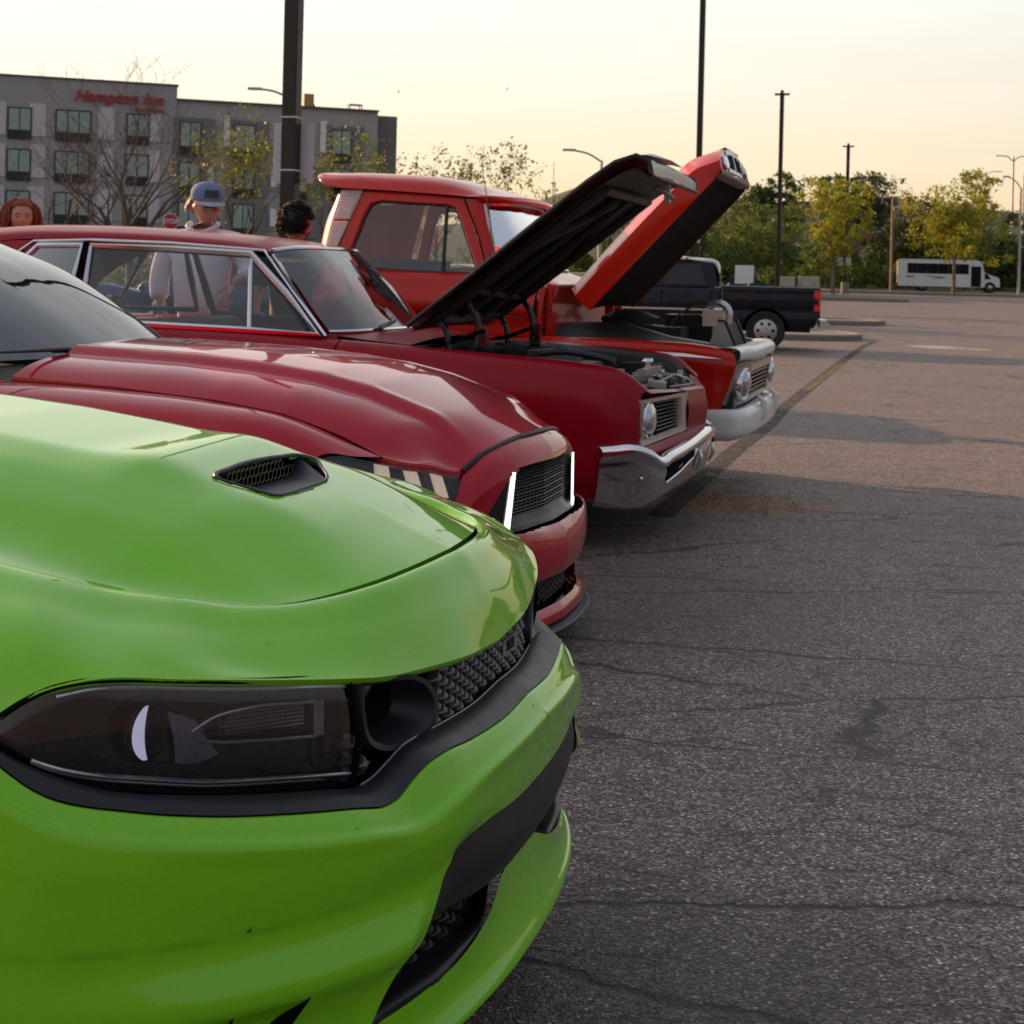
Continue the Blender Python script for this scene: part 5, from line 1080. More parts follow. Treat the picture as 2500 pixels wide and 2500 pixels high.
rf3 = [[(-1.51, 0, 1.90), (-1.52, .35, 1.895), (-1.57, .62, 1.89), (-1.66, .74, 1.90), (-1.72, .755, 1.905)],
       [(-1.49, 0, 1.925), (-1.50, .35, 1.92), (-1.55, .62, 1.915), (-1.64, .75, 1.92), (-1.72, .765, 1.918)],
       [(-1.66, 0, 1.985), (-1.67, .35, 1.98), (-1.70, .58, 1.965), (-1.76, .70, 1.955), (-1.80, .762, 1.93)],
       [(-2.0, 0, 2.075), (-2.0, .35, 2.07), (-2.0, .56, 2.05), (-2.0, .68, 2.01), (-2.0, .758, 1.945)],
       [(-2.45, 0, 2.115), (-2.45, .35, 2.108), (-2.45, .56, 2.085), (-2.45, .68, 2.04), (-2.45, .752, 1.972)],
       [(-2.85, 0, 2.12), (-2.85, .35, 2.112), (-2.85, .55, 2.09), (-2.83, .67, 2.05), (-2.80, .742, 1.992)],
       [(-3.02, 0, 2.11), (-3.02, .33, 2.10), (-2.99, .54, 2.08), (-2.93, .66, 2.045), (-2.85, .735, 2.0)],
       [(-2.98, 0, 2.065), (-2.98, .33, 2.06), (-2.95, .52, 2.045), (-2.90, .64, 2.02), (-2.80, .72, 1.985)],
       [(-2.80, 0, 1.99), (-2.80, .33, 1.99), (-2.80, .5, 1.985), (-2.80, .6, 1.98), (-2.78, .70, 1.975)]]
sheet('roof', rf3, ORED, tk, 5, 4, angle=50)
sheet('headliner', [[(x, y*.95, z-.05) for x, y, z in r] for r in rf3[2:6]], HLN, tk, 4, 3)
wb = [(-1.34, 0, 1.445), (-1.36, .35, 1.445), (-1.44, .62, 1.445), (-1.57, .79, 1.45)]; wt = [(-1.57, 0, 1.905), (-1.58, .33, 1.90), (-1.62, .58, 1.89), (-1.685, .71, 1.885)]
sheet('windshield', [wb, lerpr(wb, wt, .5, .02), wt], WG, tk, 6, 5)
b = MB(); lp_ = crs([(x, -y, z) for x, y, z in wb[::-1]]+wb[1:], 5)+crs([(x, y, z) for x, y, z in wt[::-1]]+[(x, -y, z) for x, y, z in wt[1:]], 5); lp_.append(lp_[0]); b.tube(lp_, .012, 6); b.build('windshield_trim', CHROMED, tk)
sheet('cowl', [[(-1.15, 0, 1.355), (-1.15, .4, 1.35), (-1.16, .7, 1.345), (-1.22, .80, 1.33)], [(-1.25, 0, 1.40), (-1.26, .4, 1.395), (-1.30, .7, 1.38), (-1.36, .83, 1.345)], [(-1.33, 0, 1.435), (-1.35, .4, 1.43), (-1.45, .68, 1.43), (-1.55, .83, 1.41)]], ORED, tk, 4, 4)
b = MB(); b.box((-1.19, 0, 1.16), (.04, 1.62, .38)); b.build('firewall', ORED, tk, smooth=False)
for sgn in (-1, 1):
    b = MB(); b.tube(crs([(-1.17, .72*sgn, 1.33), (-1.19, .76*sgn, 1.25), (-1.20, .78*sgn, 1.0)], 4), .022, 6); b.tube(crs([(-1.23, .84*sgn, 1.33), (-1.245, .86*sgn, 1.2), (-1.25, .86*sgn, 1.0)], 4), .028, 6); b.build('cowl_flange', ORED, tk)
an = MB(); an.tube([(-1.60, -.84, 1.40), (-1.60, -.845, 1.75), (-1.67, -.85, 2.13), (-1.66, -.85, 2.27)], [.0045, .0035, .003, .002], 6); an.build('antenna', mat('dark antenna steel', (.08, .07, .06), .5), tk)
b = MB(); b.box((-2.45, 0, 1.22), (.14, 1.5, .55), (0, -.12, 0)); b.box((-2.2, 0, .98), (.5, 1.5, .14)); b.build('bench_seat', INT, tk, smooth=False)
b = MB(); b.tube([(-1.98+.09*cos(a), .36+.2*sin(a), 1.43+.14*cos(a)) for a in [2*pi*k/26 for k in range(27)]], .012, 6); b.build('steering_wheel', INT, tk)
b = MB(); b.box((-1.55, 0, 1.36), (.14, 1.5, .10)); b.box((-1.68, .0, 1.80), (.02, .22, .06)); b.build('dashboard', INT, tk, smooth=False)
# front end
FX = lambda y: .105-.06*sstep(.5, .9, abs(y))
sheet('front_valance', [[(FX(y)-.10, y, .968) for y in (0, .3, .6, .8, .90)], [(FX(y)-.01, y, .975) for y in (0, .3, .6, .8, .92)], [(FX(y)+.055, y, .955) for y in (0, .3, .6, .8, .945)], [(FX(y)+.055, y, .905) for y in (0, .3, .6, .8, .955)], [(FX(y)+.0, y, .875) for y in (0, .3, .6, .8, .95)]], WHT, tk, 4, 4, angle=50)
sheet('grille_opening', [[(FX(y)-.06, y, .88) for y in (0, .3, .6, .8, .93)], [(FX(y)-.08, y, .58) for y in (0, .3, .6, .8, .90)]], VOID, tk, 4, 2)
for sgn in (-1, 1):
    # silver wrap-round bezel, lamp
    bz2 = [[(.135, .56, .875), (.125, .72, .88), (.095, .86, .875), (.065, .935, .865)], [(.115, .555, .74), (.095, .72, .74), (.05, .87, .74), (.02, .942, .735)], [(.085, .56, .605), (.06, .72, .595), (.005, .86, .60), (-.035, .93, .61)]]
    R = [[(x, y*sgn, z) for x, y, z in r] for r in bz2]; V, F = gridVF(surf(R, 5, 5)); bo = mesh('lamp_bezel', V, F, SILV, tk)
    V, F = gridVF([[(x, y, z) for x, y, z in R[0]], [(x-.06, y*.98, z+.004) for x, y, z in R[0]]]); mesh('bezel_top', V, F, SILV, bo)
    V, F = gridVF([[r[0] for r in R], [(r[0][0]-.06, r[0][1], r[0][2]) for r in R]]); mesh('bezel_side', V, F, SILV, bo)
    h_ = MB(); h_.lathe([(.115, -.03), (.118, .01), (.108, .03), (.098, .032), (.093, .02)], (.085, .715*sgn, .735), (1, .14*sgn, -.12), 32); ho = h_.build('headlight', CHROME, tk)
    l_ = MB(); l_.lathe([(.094, .02), (.08, .036), (.05, .05), (0, .056)], (.085, .715*sgn, .735), (1, .14*sgn, -.12), 28); l_.build('lens', MATS['headlamp glass'], ho)
    b = MB(); b.lathe([(.052, 0), (.045, .02), (.0, .03)], (.065, .80*sgn, .64), (1, .3*sgn, -.1), 16)
gr = MB(); gr.add([(.10, -.58, .872), (.10, .58, .872), (.13, .58, .86), (.13, -.58, .86), (.10, -.58, .80), (.10, .58, .80), (.13, .58, .81), (.13, -.58, .81)], [(0, 1, 2, 3), (3, 2, 6, 7), (7, 6, 5, 4), (0, 3, 7, 4), (1, 5, 6, 2)])
gr.add([(.06, -.58, .65), (.06, .58, .65), (.10, .58, .64), (.10, -.58, .64), (.05, -.58, .60), (.05, .58, .60), (.085, .58, .60), (.085, -.58, .60)], [(0, 1, 2, 3), (3, 2, 6, 7), (7, 6, 5, 4), (0, 3, 7, 4), (1, 5, 6, 2)]); gro = gr.build('grille_frame', CHROMED, tk, smooth=False)
for k in range(5):
    b = MB(); z = .785-k*.029; b.box((.085-.007*k*.6, 0, z), (.05, 1.12, .008)); b.build('grille_bar', CHROMED, gro, smooth=False)
bxs = [-.13, -.02, .07, .115, .15, .17, .175]; bys = [.965, .975, .955, .88, .70, .35, 0]
def bb(d, zs, dy=0): return [(x+d, max(0, y+(dy if y > .3 else 0)), z) for x, y, z in zip(bxs, bys, zs)]
tz_ = [.57, .575, .575, .575, .58, .585, .59]
sheet('bumper', [bb(-.09, [z-.005 for z in tz_], -.07), bb(-.012, [z+.004 for z in tz_], -.012), bb(.006, [z-.02 for z in tz_], .004), bb(.012, [.49]*7, .008), bb(.002, [.42, .42, .42, .425, .43, .43, .43]), bb(-.03, [.39, .385, .385, .39, .40, .41, .41], -.025), bb(-.07, [.385, .38, .38, .385, .395, .40, .40], -.07)], mat('white painted bumper', (.80, .78, .74), .35, coat=.3, var=.07, vscale=14, bump=.05, bscale=80), tk, 5, 5, angle=70)
for sgn in (-1, 1):
    b = MB(); b.tube([(.15, .36*sgn, .45), (.188, .36*sgn, .50), (.19, .36*sgn, .60), (.15, .36*sgn, .635)], [.015, .022, .022, .015], 10); b.build('bumper_guard', MATS['white painted bumper'], tk)
# bay
b = MB(); b.box((-.6, 0, .6), (1.3, 1.7, .2)); b.build('engine_bay', BAY, tk, smooth=False)
for sgn in (-1, 1):
    V, F = gridVF([[(-1.17, .80*sgn, 1.0), (-.6, .80*sgn, 1.0), (.0, .80*sgn, .965)], [(-1.17, .62*sgn, 1.06), (-.6, .64*sgn, 1.03), (.0, .70*sgn, .93)], [(-1.17, .55*sgn, .7), (-.6, .55*sgn, .7), (.0, .6*sgn, .7)]]); mesh('inner_fender', V, F, BAY, tk)
V, F = gridVF([[(-1.17, -.30, 1.30), (-.9, -.30, 1.16), (-.55, -.30, 1.05), (-.25, -.30, 1.0)], [(-1.17, -.62, 1.06), (-.9, -.63, 1.03), (-.55, -.64, 1.0), (-.25, -.65, .96)]]); 
eb = MB(); eb.box((-.75, 0, .92), (.7, .45, .3)); eb.lathe([(0, 0), (.2, 0), (.21, .05), (.1, .09), (0, .10)], (-.8, 0, 1.08), (0, 0, 1), 24); eb.build('engine', BAY, tk)
b = MB(); b.box((-.42, .32, 1.06), (.34, .24, .18)); b.build('battery', BLACKP, tk, smooth=False)
REDC = mat('red cable rubber', (.40, .01, .015), .4)
b = MB(); b.tube(crs([(-.50, .30, .98), (-.51, .28, 1.08), (-.46, .26, 1.135), (-.38, .24, 1.14)], 5), .010, 6); b.tube([(-.47, .25, 1.135), (-.34, .22, 1.14)], .02, 8); b.build('battery_cable', REDC, tk)
b = MB(); b.tube(crs([(-.56, .2, 1.05), (-.48, .2, 1.16), (-.38, .2, 1.21), (-.28, .2, 1.215)], 5), .008, 6); b.build('heater_hose', mat('brass brown hose', (.22, .12, .03), .45), tk)
b = MB(); b.box((-.22, .15, 1.14), (.14, .3, .12)); b.tube(crs([(-.26, .05, 1.22), (-.16, .05, 1.235), (-.12, .05, 1.20), (-.115, .05, 1.10)], 4), .028, 8); b.build('radiator_top', CHROMED, tk)
for y_, m_ in ((-.42, SILV), (.12, SILV)):
    b = MB(); P_ = [(-.19, .93), (-.12, 1.13), (-.085, 1.14), (.0, .965), (.02, .93)]
    b.prism([(x, z) for x, z in P_], 'y', y_, y_+.012); b.build('radiator_gusset', m_, tk, smooth=False)
    b = MB(); b.tube([(.01, y_, .95), (-.07, y_, 1.13), (-.12, y_, 1.135)], .012, 6); b.build('gusset_edge', BLACKP, tk)
b = MB(); b.tube([(-.80, -.35, 1.10), (-.45, -.35, 1.01), (-.15, -.35, .97)], .007, 6); b.build('fender_brace', CHROMED, tk)
V, F = gridVF([[(-1.15, -.55, 1.09), (-.80, -.40, 1.105), (-.45, -.37, 1.01), (-.15, -.37, .97)], [(-1.15, -.72, 1.0), (-.80, -.74, .99), (-.45, -.74, .985), (-.15, -.74, .965)]]); mesh('splash_shield', V, F, BAY, tk)
b = MB(); b.tube(crs([(-1.08, .55, 1.24), (-1.0, .52, 1.18), (-.93, .5, 1.08)], 4), .022, 8); b.tube(crs([(-1.10, .40, 1.24), (-1.03, .38, 1.16), (-1.08, .38, 1.08)], 4), .03, 8); b.build('hinge', ORED, tk)
# hood up: skirt, bevel, crown and the nose with two vents and end lamps
A2 = Vector((-.93, 0, 1.18)); D2 = Vector((.678, 0, .735)); N2 = Vector((-D2.z, 0, D2.x))
def h2(s, y, n): p = A2+D2*s+N2*n; return (p.x, y, p.z)
hd2 = bpy.data.objects.new('hood', None); link(hd2, tk)
secs = [(0, [(.75, 0), (.752, .02), (.752, .14), (.60, .215), (.3, .228), (0, .235)]), (.4, [(.75, 0), (.752, .02), (.752, .15), (.58, .23), (.3, .243), (0, .25)]), (.85, [(.75, 0), (.752, .02), (.75, .15), (.56, .24), (.3, .255), (0, .262)]),
        (1.08, [(.75, 0), (.75, .02), (.745, .145), (.56, .24), (.3, .255), (0, .262)]), (1.16, [(.746, 0), (.746, .02), (.74, .135), (.56, .232), (.3, .25), (0, .256)]), (1.30, [(.73, .003), (.732, .02), (.715, .09), (.575, .16), (.3, .20), (0, .21)]), (1.345, [(.715, .01), (.717, .02), (.70, .07), (.57, .125), (.3, .165), (0, .175)])]
V, F = gridVF(surf([[h2(s if i < 5 else (1.215+.50*n if i == 5 else 1.262+.66*n), y, n) for y, n in r] for i, (s, r) in enumerate(secs)], 1, 5)); V, F = mirrorVF(V, F); mesh('outer_skin', V, F, ORED, hd2, angle=24)
V, F = gridVF([[h2(s, y*sg, n) for y, n in ((.74, .012), (.70, .0), (.55, .02))]+[] for s in (0.0, .6, 1.2) for sg in (1,)]); 
V, F = gridVF(surf([[h2(s, y, n) for y, n in ((-.735, .004), (-.6, .015), (-.3, .03), (0, .035), (.3, .03), (.6, .015), (.735, .004))] for s in (.0, .4, .8, 1.24)], 3, 3)); mesh('inner_panel', V, F, mat('hood liner black', (.004, .004, .004), .85, spec=.08, var=.3, vscale=10), hd2)
V, F = gridVF(surf([[h2(s, y, n) for y in (-.74, -.6, -.3, 0, .3, .6, .74)] for s, n in ((1.20, .02), (1.255, -.005), (1.28, .02))], 3, 3)); mesh('front_flange', V, F, mat('primer brown', (.12, .06, .05), .5), hd2)
NFY = (-.71, -.57, -.36, -.33, 0, .33, .36, .57, .71)
def ntop(y): return interp([(0, .174), (.3, .164), (.57, .124), (.70, .07), (.75, .04)], abs(y))
V, F = gridVF([[h2(1.266-.012*(y/.7)**2+.66*(.008+(ntop(y)-.010)*t), y, .008+(ntop(y)-.010)*t) for y in NFY] for t in (0, .1, .5, .9, 1)]); mesh('nose_face', V, F, ORED, hd2, smooth=False)
V, F = gridVF([[h2(1.272-.012*(y/.7)**2+.66*(.020+(ntop(y)-.032)*t), y, .020+(ntop(y)-.032)*t) for y in (-.35, -.2, 0, .2, .35)] for t in (0, .5, 1)]); mesh('nose_panel', V, F, WHT, hd2, smooth=False)
V, F = gridVF([[h2(s, y, ntop(y)+dn) for y in (-.35, -.2, 0, .2, .35)] for s, dn in ((1.378, -.012), (1.382, .002), (1.37, .006), (1.31, .034))]); mesh('nose_panel_lip', V, F, WHT, hd2, angle=60)
V, F = gridVF(surf([[h2(s+.002, y, n+.004) for y in (-.56, -.3, 0, .3, .56)] for s, n in ((1.335, .162), (1.31, .20), (1.26, .232))], 3, 3)); 
for sgn in (-1, 1):
    b = MB(); P_ = [h2(1.277+.66*n, y*sgn, n) for y, n in ((.05, .04), (.16, .04), (.16, .125), (.05, .13))]; b.add(P_, [(0, 1, 2, 3)]); b.build('vent_slot', VOID, hd2, smooth=False)
    b = MB(); P_ = [h2(1.276+.66*n, y*sgn, n) for y, n in ((.20, .04), (.30, .04), (.30, .115), (.20, .125))]; b.add(P_, [(0, 1, 2, 3)]); b.build('vent_slot', VOID, hd2, smooth=False)
    b = MB(); ctr = Vector(h2(1.305, .50*sgn, .065)); b.lathe([(.048, -.01), (.050, .012), (.042, .020), (.0, .026)], ctr, D2-N2*.6+Vector((0, .2*sgn, 0)), 20); b.build('marker_lamp', CHROME, hd2)
# bed and wheels
bed = MB(); bed.box((-3.95, 0, .80), (1.9, 1.24, .05))
for yy in (-.64, .64): bed.box((-3.95, yy, .91), (1.9, .04, .20))
bed.box((-4.90, 0, .91), (.04, 1.24, .20)); bed.box((-3.0, 0, .91), (.04, 1.24, .20)); bed.build('truck_bed', ORED, tk, smooth=False)
for sgn in (-1, 1):
    V, F = gridVF(surf([[(-3.95+.50*cos(a), y*sgn, .37+.46*sin(a)) for a in [radians(8+164*k/6) for k in range(7)]] for y in (.66, .85, .93)], 3, 3)); mesh('rear_fender', V, F, ORED, tk)
for x in (-.92, -3.95):
    for sgn in (-1, 1): wheel(tk, (x, .82*sgn, .37), .37, .21, .2, sgn, 'disc', CHROME)
ub = MB(); ub.box((-2.4, 0, .5), (4.6, 1.2, .12)); ub.box((-2.0, 0, .75), (1.4, 1.6, .3)); ub.build('chassis', VOID, tk, smooth=False)
# ================================================================ navy crew-cab pickup behind the row
NAVY = paint('navy paint', (0.004, 0.005, 0.014), cior=1.35, flake=0.2, rough=0.35, dust=0.03)
# x: truck axis (+x = tail); placed so that the near rear wheel stands at its spot
def T(px, py, D): return ((px-966)/2850*D, D)
nv = thing('crew_cab_pickup', 'dark navy crew cab pickup parked beyond the hoods, tail towards the open lot', 'pickup truck', (5.37, 31.9, 0), radians(-9))
def trk(rows, m, name, parent, **k): return sheet(name, rows, m, parent, 4, 4, **k)
XB = [-.90, -.45, 0, .45, .80, 1.05]
cz_ = [1.30]*6
arch = [(0+.46*cos(2*pi*k/40), .40+.46*sin(2*pi*k/40)) for k in range(40)]
bd = [[(x, .93, 1.31) for x in XB], [(x, .98, 1.29) for x in XB], [(x, 1.0, 1.15) for x in XB], [(x, 1.005, .95) for x in XB], [(x, .985, .78) for x in XB], [(x, 1.0, .72) for x in XB], [(x, .98, .42) for x in XB[:-1]]+[(.98, .98, .50)]]
sheet('bed_side', bd, NAVY, nv, 10, 6, hole=[(arch, (0, 2))], angle=40)
b = MB(); b.box((1.06, 0, .98), (.06, 1.9, .62)); b.build('tailgate', NAVY, nv, smooth=False)
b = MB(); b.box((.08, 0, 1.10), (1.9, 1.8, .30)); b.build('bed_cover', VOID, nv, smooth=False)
for sgn in (-1, 1):
    b = MB(); b.box((1.03, .955*sgn, 1.03), (.13, .10, .42)); b.build('tail_lamp', RED_LENS, nv, smooth=False)
b = MB(); b.box((1.17, 0, .56), (.14, 1.7, .16)); b.box((1.26, 0, .50), (.16, .12, .1)); b.build('rear_bumper', CHROMED, nv, smooth=False)
XCb = [-5.05, -4.9, -4.5, -3.9, -3.5, -2.2, -1.3, -.95]
arch2 = [(-3.95+.46*cos(2*pi*k/40), .40+.46*sin(2*pi*k/40)) for k in range(40)]
cb2 = [[(x, .90, z) for x, z in zip(XCb, [1.05, 1.15, 1.20, 1.22, 1.25, 1.25, 1.25, 1.25])], [(x, .96, z-.06) for x, z in zip(XCb, [1.05, 1.15, 1.20, 1.22, 1.25, 1.25, 1.25, 1.25])], [(x, 1.0, 1.0) for x in XCb], [(x, .99, .75) for x in XCb], [(x, .98, .42) for x in XCb]]
sheet('cab_side', cb2, NAVY, nv, 8, 6, hole=[(arch2, (0, 2))], angle=40)
ck = [[(-3.45, 0, 1.26), (-3.5, .5, 1.25), (-3.55, .88, 1.23)], [(-2.85, 0, 1.80), (-2.85, .45, 1.79), (-2.8, .70, 1.76)]]
sheet('windshield', ck, WG, nv, 4, 3)
sheet('hood', [[(-3.5, 0, 1.25), (-3.5, .5, 1.24), (-3.5, .92, 1.18)], [(-4.5, 0, 1.20), (-4.5, .5, 1.19), (-4.5, .92, 1.14)], [(-5.0, 0, 1.10), (-5.0, .5, 1.09), (-4.95, .90, 1.05)], [(-5.1, 0, .5), (-5.1, .5, .5), (-5.0, .9, .5)]], NAVY, nv, 4, 4)
sheet('roof', [[(-2.9, 0, 1.80), (-2.88, .45, 1.79), (-2.8, .72, 1.76)], [(-2.4, 0, 1.87), (-2.4, .5, 1.86), (-2.4, .72, 1.80)], [(-1.4, 0, 1.87), (-1.4, .5, 1.86), (-1.35, .72, 1.81)], [(-1.02, 0, 1.80), (-1.02, .5, 1.79), (-1.06, .70, 1.74)], [(-.93, 0, 1.25), (-.93, .5, 1.25), (-.93, .92, 1.25)]], NAVY, nv, 4, 4, angle=50)
TN = glassmat('privacy glass', (.04, .05, .07), .15)
for sgn in (-1, 1):
    fr = [(-3.5, .92, 1.25), (-2.82, .735, 1.74), (-1.95, .735, 1.79), (-1.10, .72, 1.77), (-.98, .90, 1.27)]
    V = [(x, y*sgn, z) for x, y, z in fr]; mesh('side_frame', V, [(0, 1, 2, 3, 4)], NAVY, nv, smooth=False)
    for w_ in ([(-3.2, .905, 1.30), (-2.80, .775, 1.69), (-2.28, .77, 1.73), (-2.2, .905, 1.30)], [(-2.08, .905, 1.30), (-2.12, .77, 1.73), (-1.35, .77, 1.73), (-1.22, .905, 1.30)]):
        V = [(x, (y+.004)*sgn, z) for x, y, z in w_]; mesh('side_window', V, [(0, 1, 2, 3)], TN, nv, smooth=False)
    for x0 in (-1.12, -2.14, -3.25):
        b = MB(); b.tube([(x0, 1.002*sgn, 1.2), (x0, 1.004*sgn, 1.0), (x0, .99*sgn, .6)], .008, 4); b.build('door_seam', VOID, nv)
    for x0 in (-1.32, -2.4):
        b = MB(); b.box((x0, 1.0*sgn, 1.06), (.24, .04, .08)); b.build('door_handle', BLACKP, nv, smooth=False)
    b = MB(); b.box((-2.3, 1.005*sgn, .80), (2.7, .012, .035)); b.build('side_moulding', CHROMED, nv, smooth=False)
for x in (0, -3.95):
    for sgn in (-1, 1): wheel(nv, (x, .86*sgn, .40), .40, .25, .25, sgn, 'six', ALLOY)
b = MB(); b.box((-2.0, 0, .68), (5.8, 1.66, .60)); b.build('chassis', VOID, nv, smooth=False)  # chassis box enlarged to block light seen through the wheel arches
b = MB(); b.box((-2.1, 0, 1.35), (2.0, 1.3, .5)); b.build('dark_cab_block', INT, nv, smooth=False)  # dark block added inside the cab to stop light through the glass

# ================================================================ white shuttle bus
BW = mat('white coach paint', (.72, .72, .73), .3, coat=.4, var=.05, vscale=1)
bx, by = (1745-966)/2850*120, 120.0
bs = thing('shuttle_bus', 'white shuttle bus with dark window band parked beyond the lot under the trees', 'bus', (30.3, 118.5, gz(31, 118.5)), radians(-12)); bs.scale = (.92, .92, .92)
b = MB(); P_ = [(-.1, .45), (-.1, 2.55), (.1, 2.72), (6.3, 2.72), (6.7, 2.55), (6.85, 2.0), (6.95, 1.6), (6.95, .45)]
b.prism(P_, 'y', -1.2, 1.2); b.build('body', BW, bs, smooth=False)
b = MB(); P_ = [(6.9, .5), (6.9, 1.75), (7.3, 1.55), (7.9, 1.35), (8.15, 1.2), (8.2, .5)]; b.prism(P_, 'y', -1.05, 1.05); b.build('cab_nose', BW, bs, smooth=False)
BG = mat('dark bus glass', (.006, .007, .009), .12, spec=.15)
for k in range(6):
    b = MB(); b.box((1.10+k*.83, -1.205, 1.95), (.82, .02, .85)); b.build('side_window', BG, bs, smooth=False)
for sgn in (-1, 1):
    b = MB(); b.prism([(6.92, 1.15), (6.92, 1.7), (7.2, 1.55), (7.45, 1.15)], 'y', 1.06*sgn-.01, 1.06*sgn+.01); b.build('cab_window', BG, bs, smooth=False)
b = MB(); b.box((6.25, -1.21, 1.35), (.8, .02, 1.7)); b.build('entry_door', BG, bs, smooth=False)
b = MB(); b.box((.9, -1.215, 1.25), (.7, .02, .10)); b.box((3.0, -1.215, 1.28), (1.6, .02, .05), (0, .1, 0)); b.box((3.3, -1.215, 1.18), (.9, .02, .08), (0, -.1, 0)); b.build('side_stripe', mat('blurred dark livery', (.10, .12, .10), .5), bs, smooth=False)
for x in (1.9, 7.4):
    for sgn in (-1, 1): wheel(bs, (x, 1.0*sgn, .45), .45, .22, .28, sgn, 'disc', CHROMED)
b = MB(); b.box((-.12, 0, .6), (.12, 2.2, .25)); b.build('bumper', BLACKP, bs, smooth=False); b = MB(); b.box((7.9, 0, .5), (.7, 2.0, .25)); b.build('bumper', BLACKP, bs, smooth=False)
for sgn in (-1, 1):
    b = MB(); b.box((-.12, .95*sgn, 1.1), (.04, .2, .35)); b.build('tail_lamp', RED_LENS, bs, smooth=False)
# dark plant trailer in front of the bus nose (brick coloured wheels-height object)
# ================================================================ people
def skinned(V, E, R, sub=2, root=0):
    me = bpy.data.meshes.new('tmp'); bm = bmesh.new(); ly = bm.verts.layers.skin.verify()
    vs = []
    for i, (p, r) in enumerate(zip(V, R)):
        v = bm.verts.new(p); v[ly].radius = (r, r) if not isinstance(r, tuple) else r; v[ly].use_root = (i == root); vs.append(v)
    for a, b in E: bm.edges.new((vs[a], vs[b]))
    bm.to_mesh(me); bm.free()
    o = bpy.data.objects.new('tmp', me); C.objects.link(o)
    m = o.modifiers.new('s', 'SKIN'); m.use_smooth_shade = True
    m2 = o.modifiers.new('u', 'SUBSURF'); m2.levels = sub; m2.render_levels = sub
    bpy.context.view_layer.update()
    me2 = bpy.data.meshes.new_from_object(o.evaluated_get(bpy.context.evaluated_depsgraph_get()))
    V2 = [tuple(v.co) for v in me2.vertices]; F2 = [tuple(p.vertices) for p in me2.polygons]
    bpy.data.objects.remove(o); bpy.data.meshes.remove(me2); bpy.data.meshes.remove(me)
    return V2, F2
def headVF(c, yaw, pitch=0, s=1.0):
    """a head with brow, sockets, nose, lips, chin and ears; faces +x before yaw"""
    V = []; NU, NV = 48, 40
    R = Euler((0, pitch, yaw)).to_matrix(); c = Vector(c)
    for i in range(NV+1):
        th = pi*i/NV
        for j in range(NU):
            ph = 2*pi*j/NU
            x, y, z = sin(th)*cos(ph), sin(th)*sin(ph), cos(th)
            X, Y, Z = x*.098, y*.076, z*.118
            if z < 0: Y *= 1-.34*(-z)**1.6; X *= 1-.12*(-z)**2 if x > 0 else 1-.45*(-z)**1.3
            g = lambda a, b, w, h: math.exp(-((y*76-a)/w)**2-((z*118-b)/h)**2)
            if x > 0:
                X += .020*g(0, -20, 9, 13)+.010*g(0, -4, 6, 16)               # nose
                X += .006*(g(-26, 16, 18, 6)+g(26, 16, 18, 6))                 # brows
                X -= .009*(g(-29, 1, 13, 7)+g(29, 1, 13, 7))                   # sockets
                X += .006*g(0, -48, 20, 4)+.006*g(0, -58, 17, 5)-.004*g(0, -53, 20, 2.5)  # lips
                X += .010*g(0, -84, 18, 14); X += .006*(g(-42, -22, 14, 14)+g(42, -22, 14, 14))
            if abs(y) > .93 and abs(z+.06) < .22 and abs(x) < .35: Y += .012*(1 if y > 0 else -1)*math.exp(-((z+.06)/.16)**2)
            V.append(tuple(c+R @ Vector((X*s, Y*s, Z*s))))
    F = [(i*NU+j, i*NU+(j+1) % NU, (i+1)*NU+(j+1) % NU, (i+1)*NU+j) for i in range(NV) for j in range(NU)]
    def at(x, y, z): return c+R @ Vector((x*s, y*s, z*s))
    return V, F, at, R
SKIN_ = mat('sunburnt skin', (.50, .27, .19), .5, var=.15, vscale=25); SKIN2 = mat('olive skin', (.46, .26, .17), .5, var=.12, vscale=25)
def hairmat(name, col): return mat(name, col, .45, var=.5, vscale=60, bump=.5, bscale=120)
def strands(name, roots, m, parent, r=.0035, seed=1, n=8):
    """locks of hair: each root = list of points, thickened with small tubes around it"""
    rnd = random.Random(seed); b = MB()
    for P_ in roots:
        for k in range(n):
            o = Vector((rnd.uniform(-1, 1), rnd.uniform(-1, 1), rnd.uniform(-1, 1)))*.012
            pts = [Vector(p)+o*(.5+i*.5)+Vector((rnd.uniform(-1, 1), rnd.uniform(-1, 1), 0))*.004*i for i, p in enumerate(P_)]
            b.tube(crs(pts, 3), [r*(1-.7*i/(len(pts)*3)) for i in range(len(crs(pts, 3)))], 4)
    return b.build(name, m, parent)
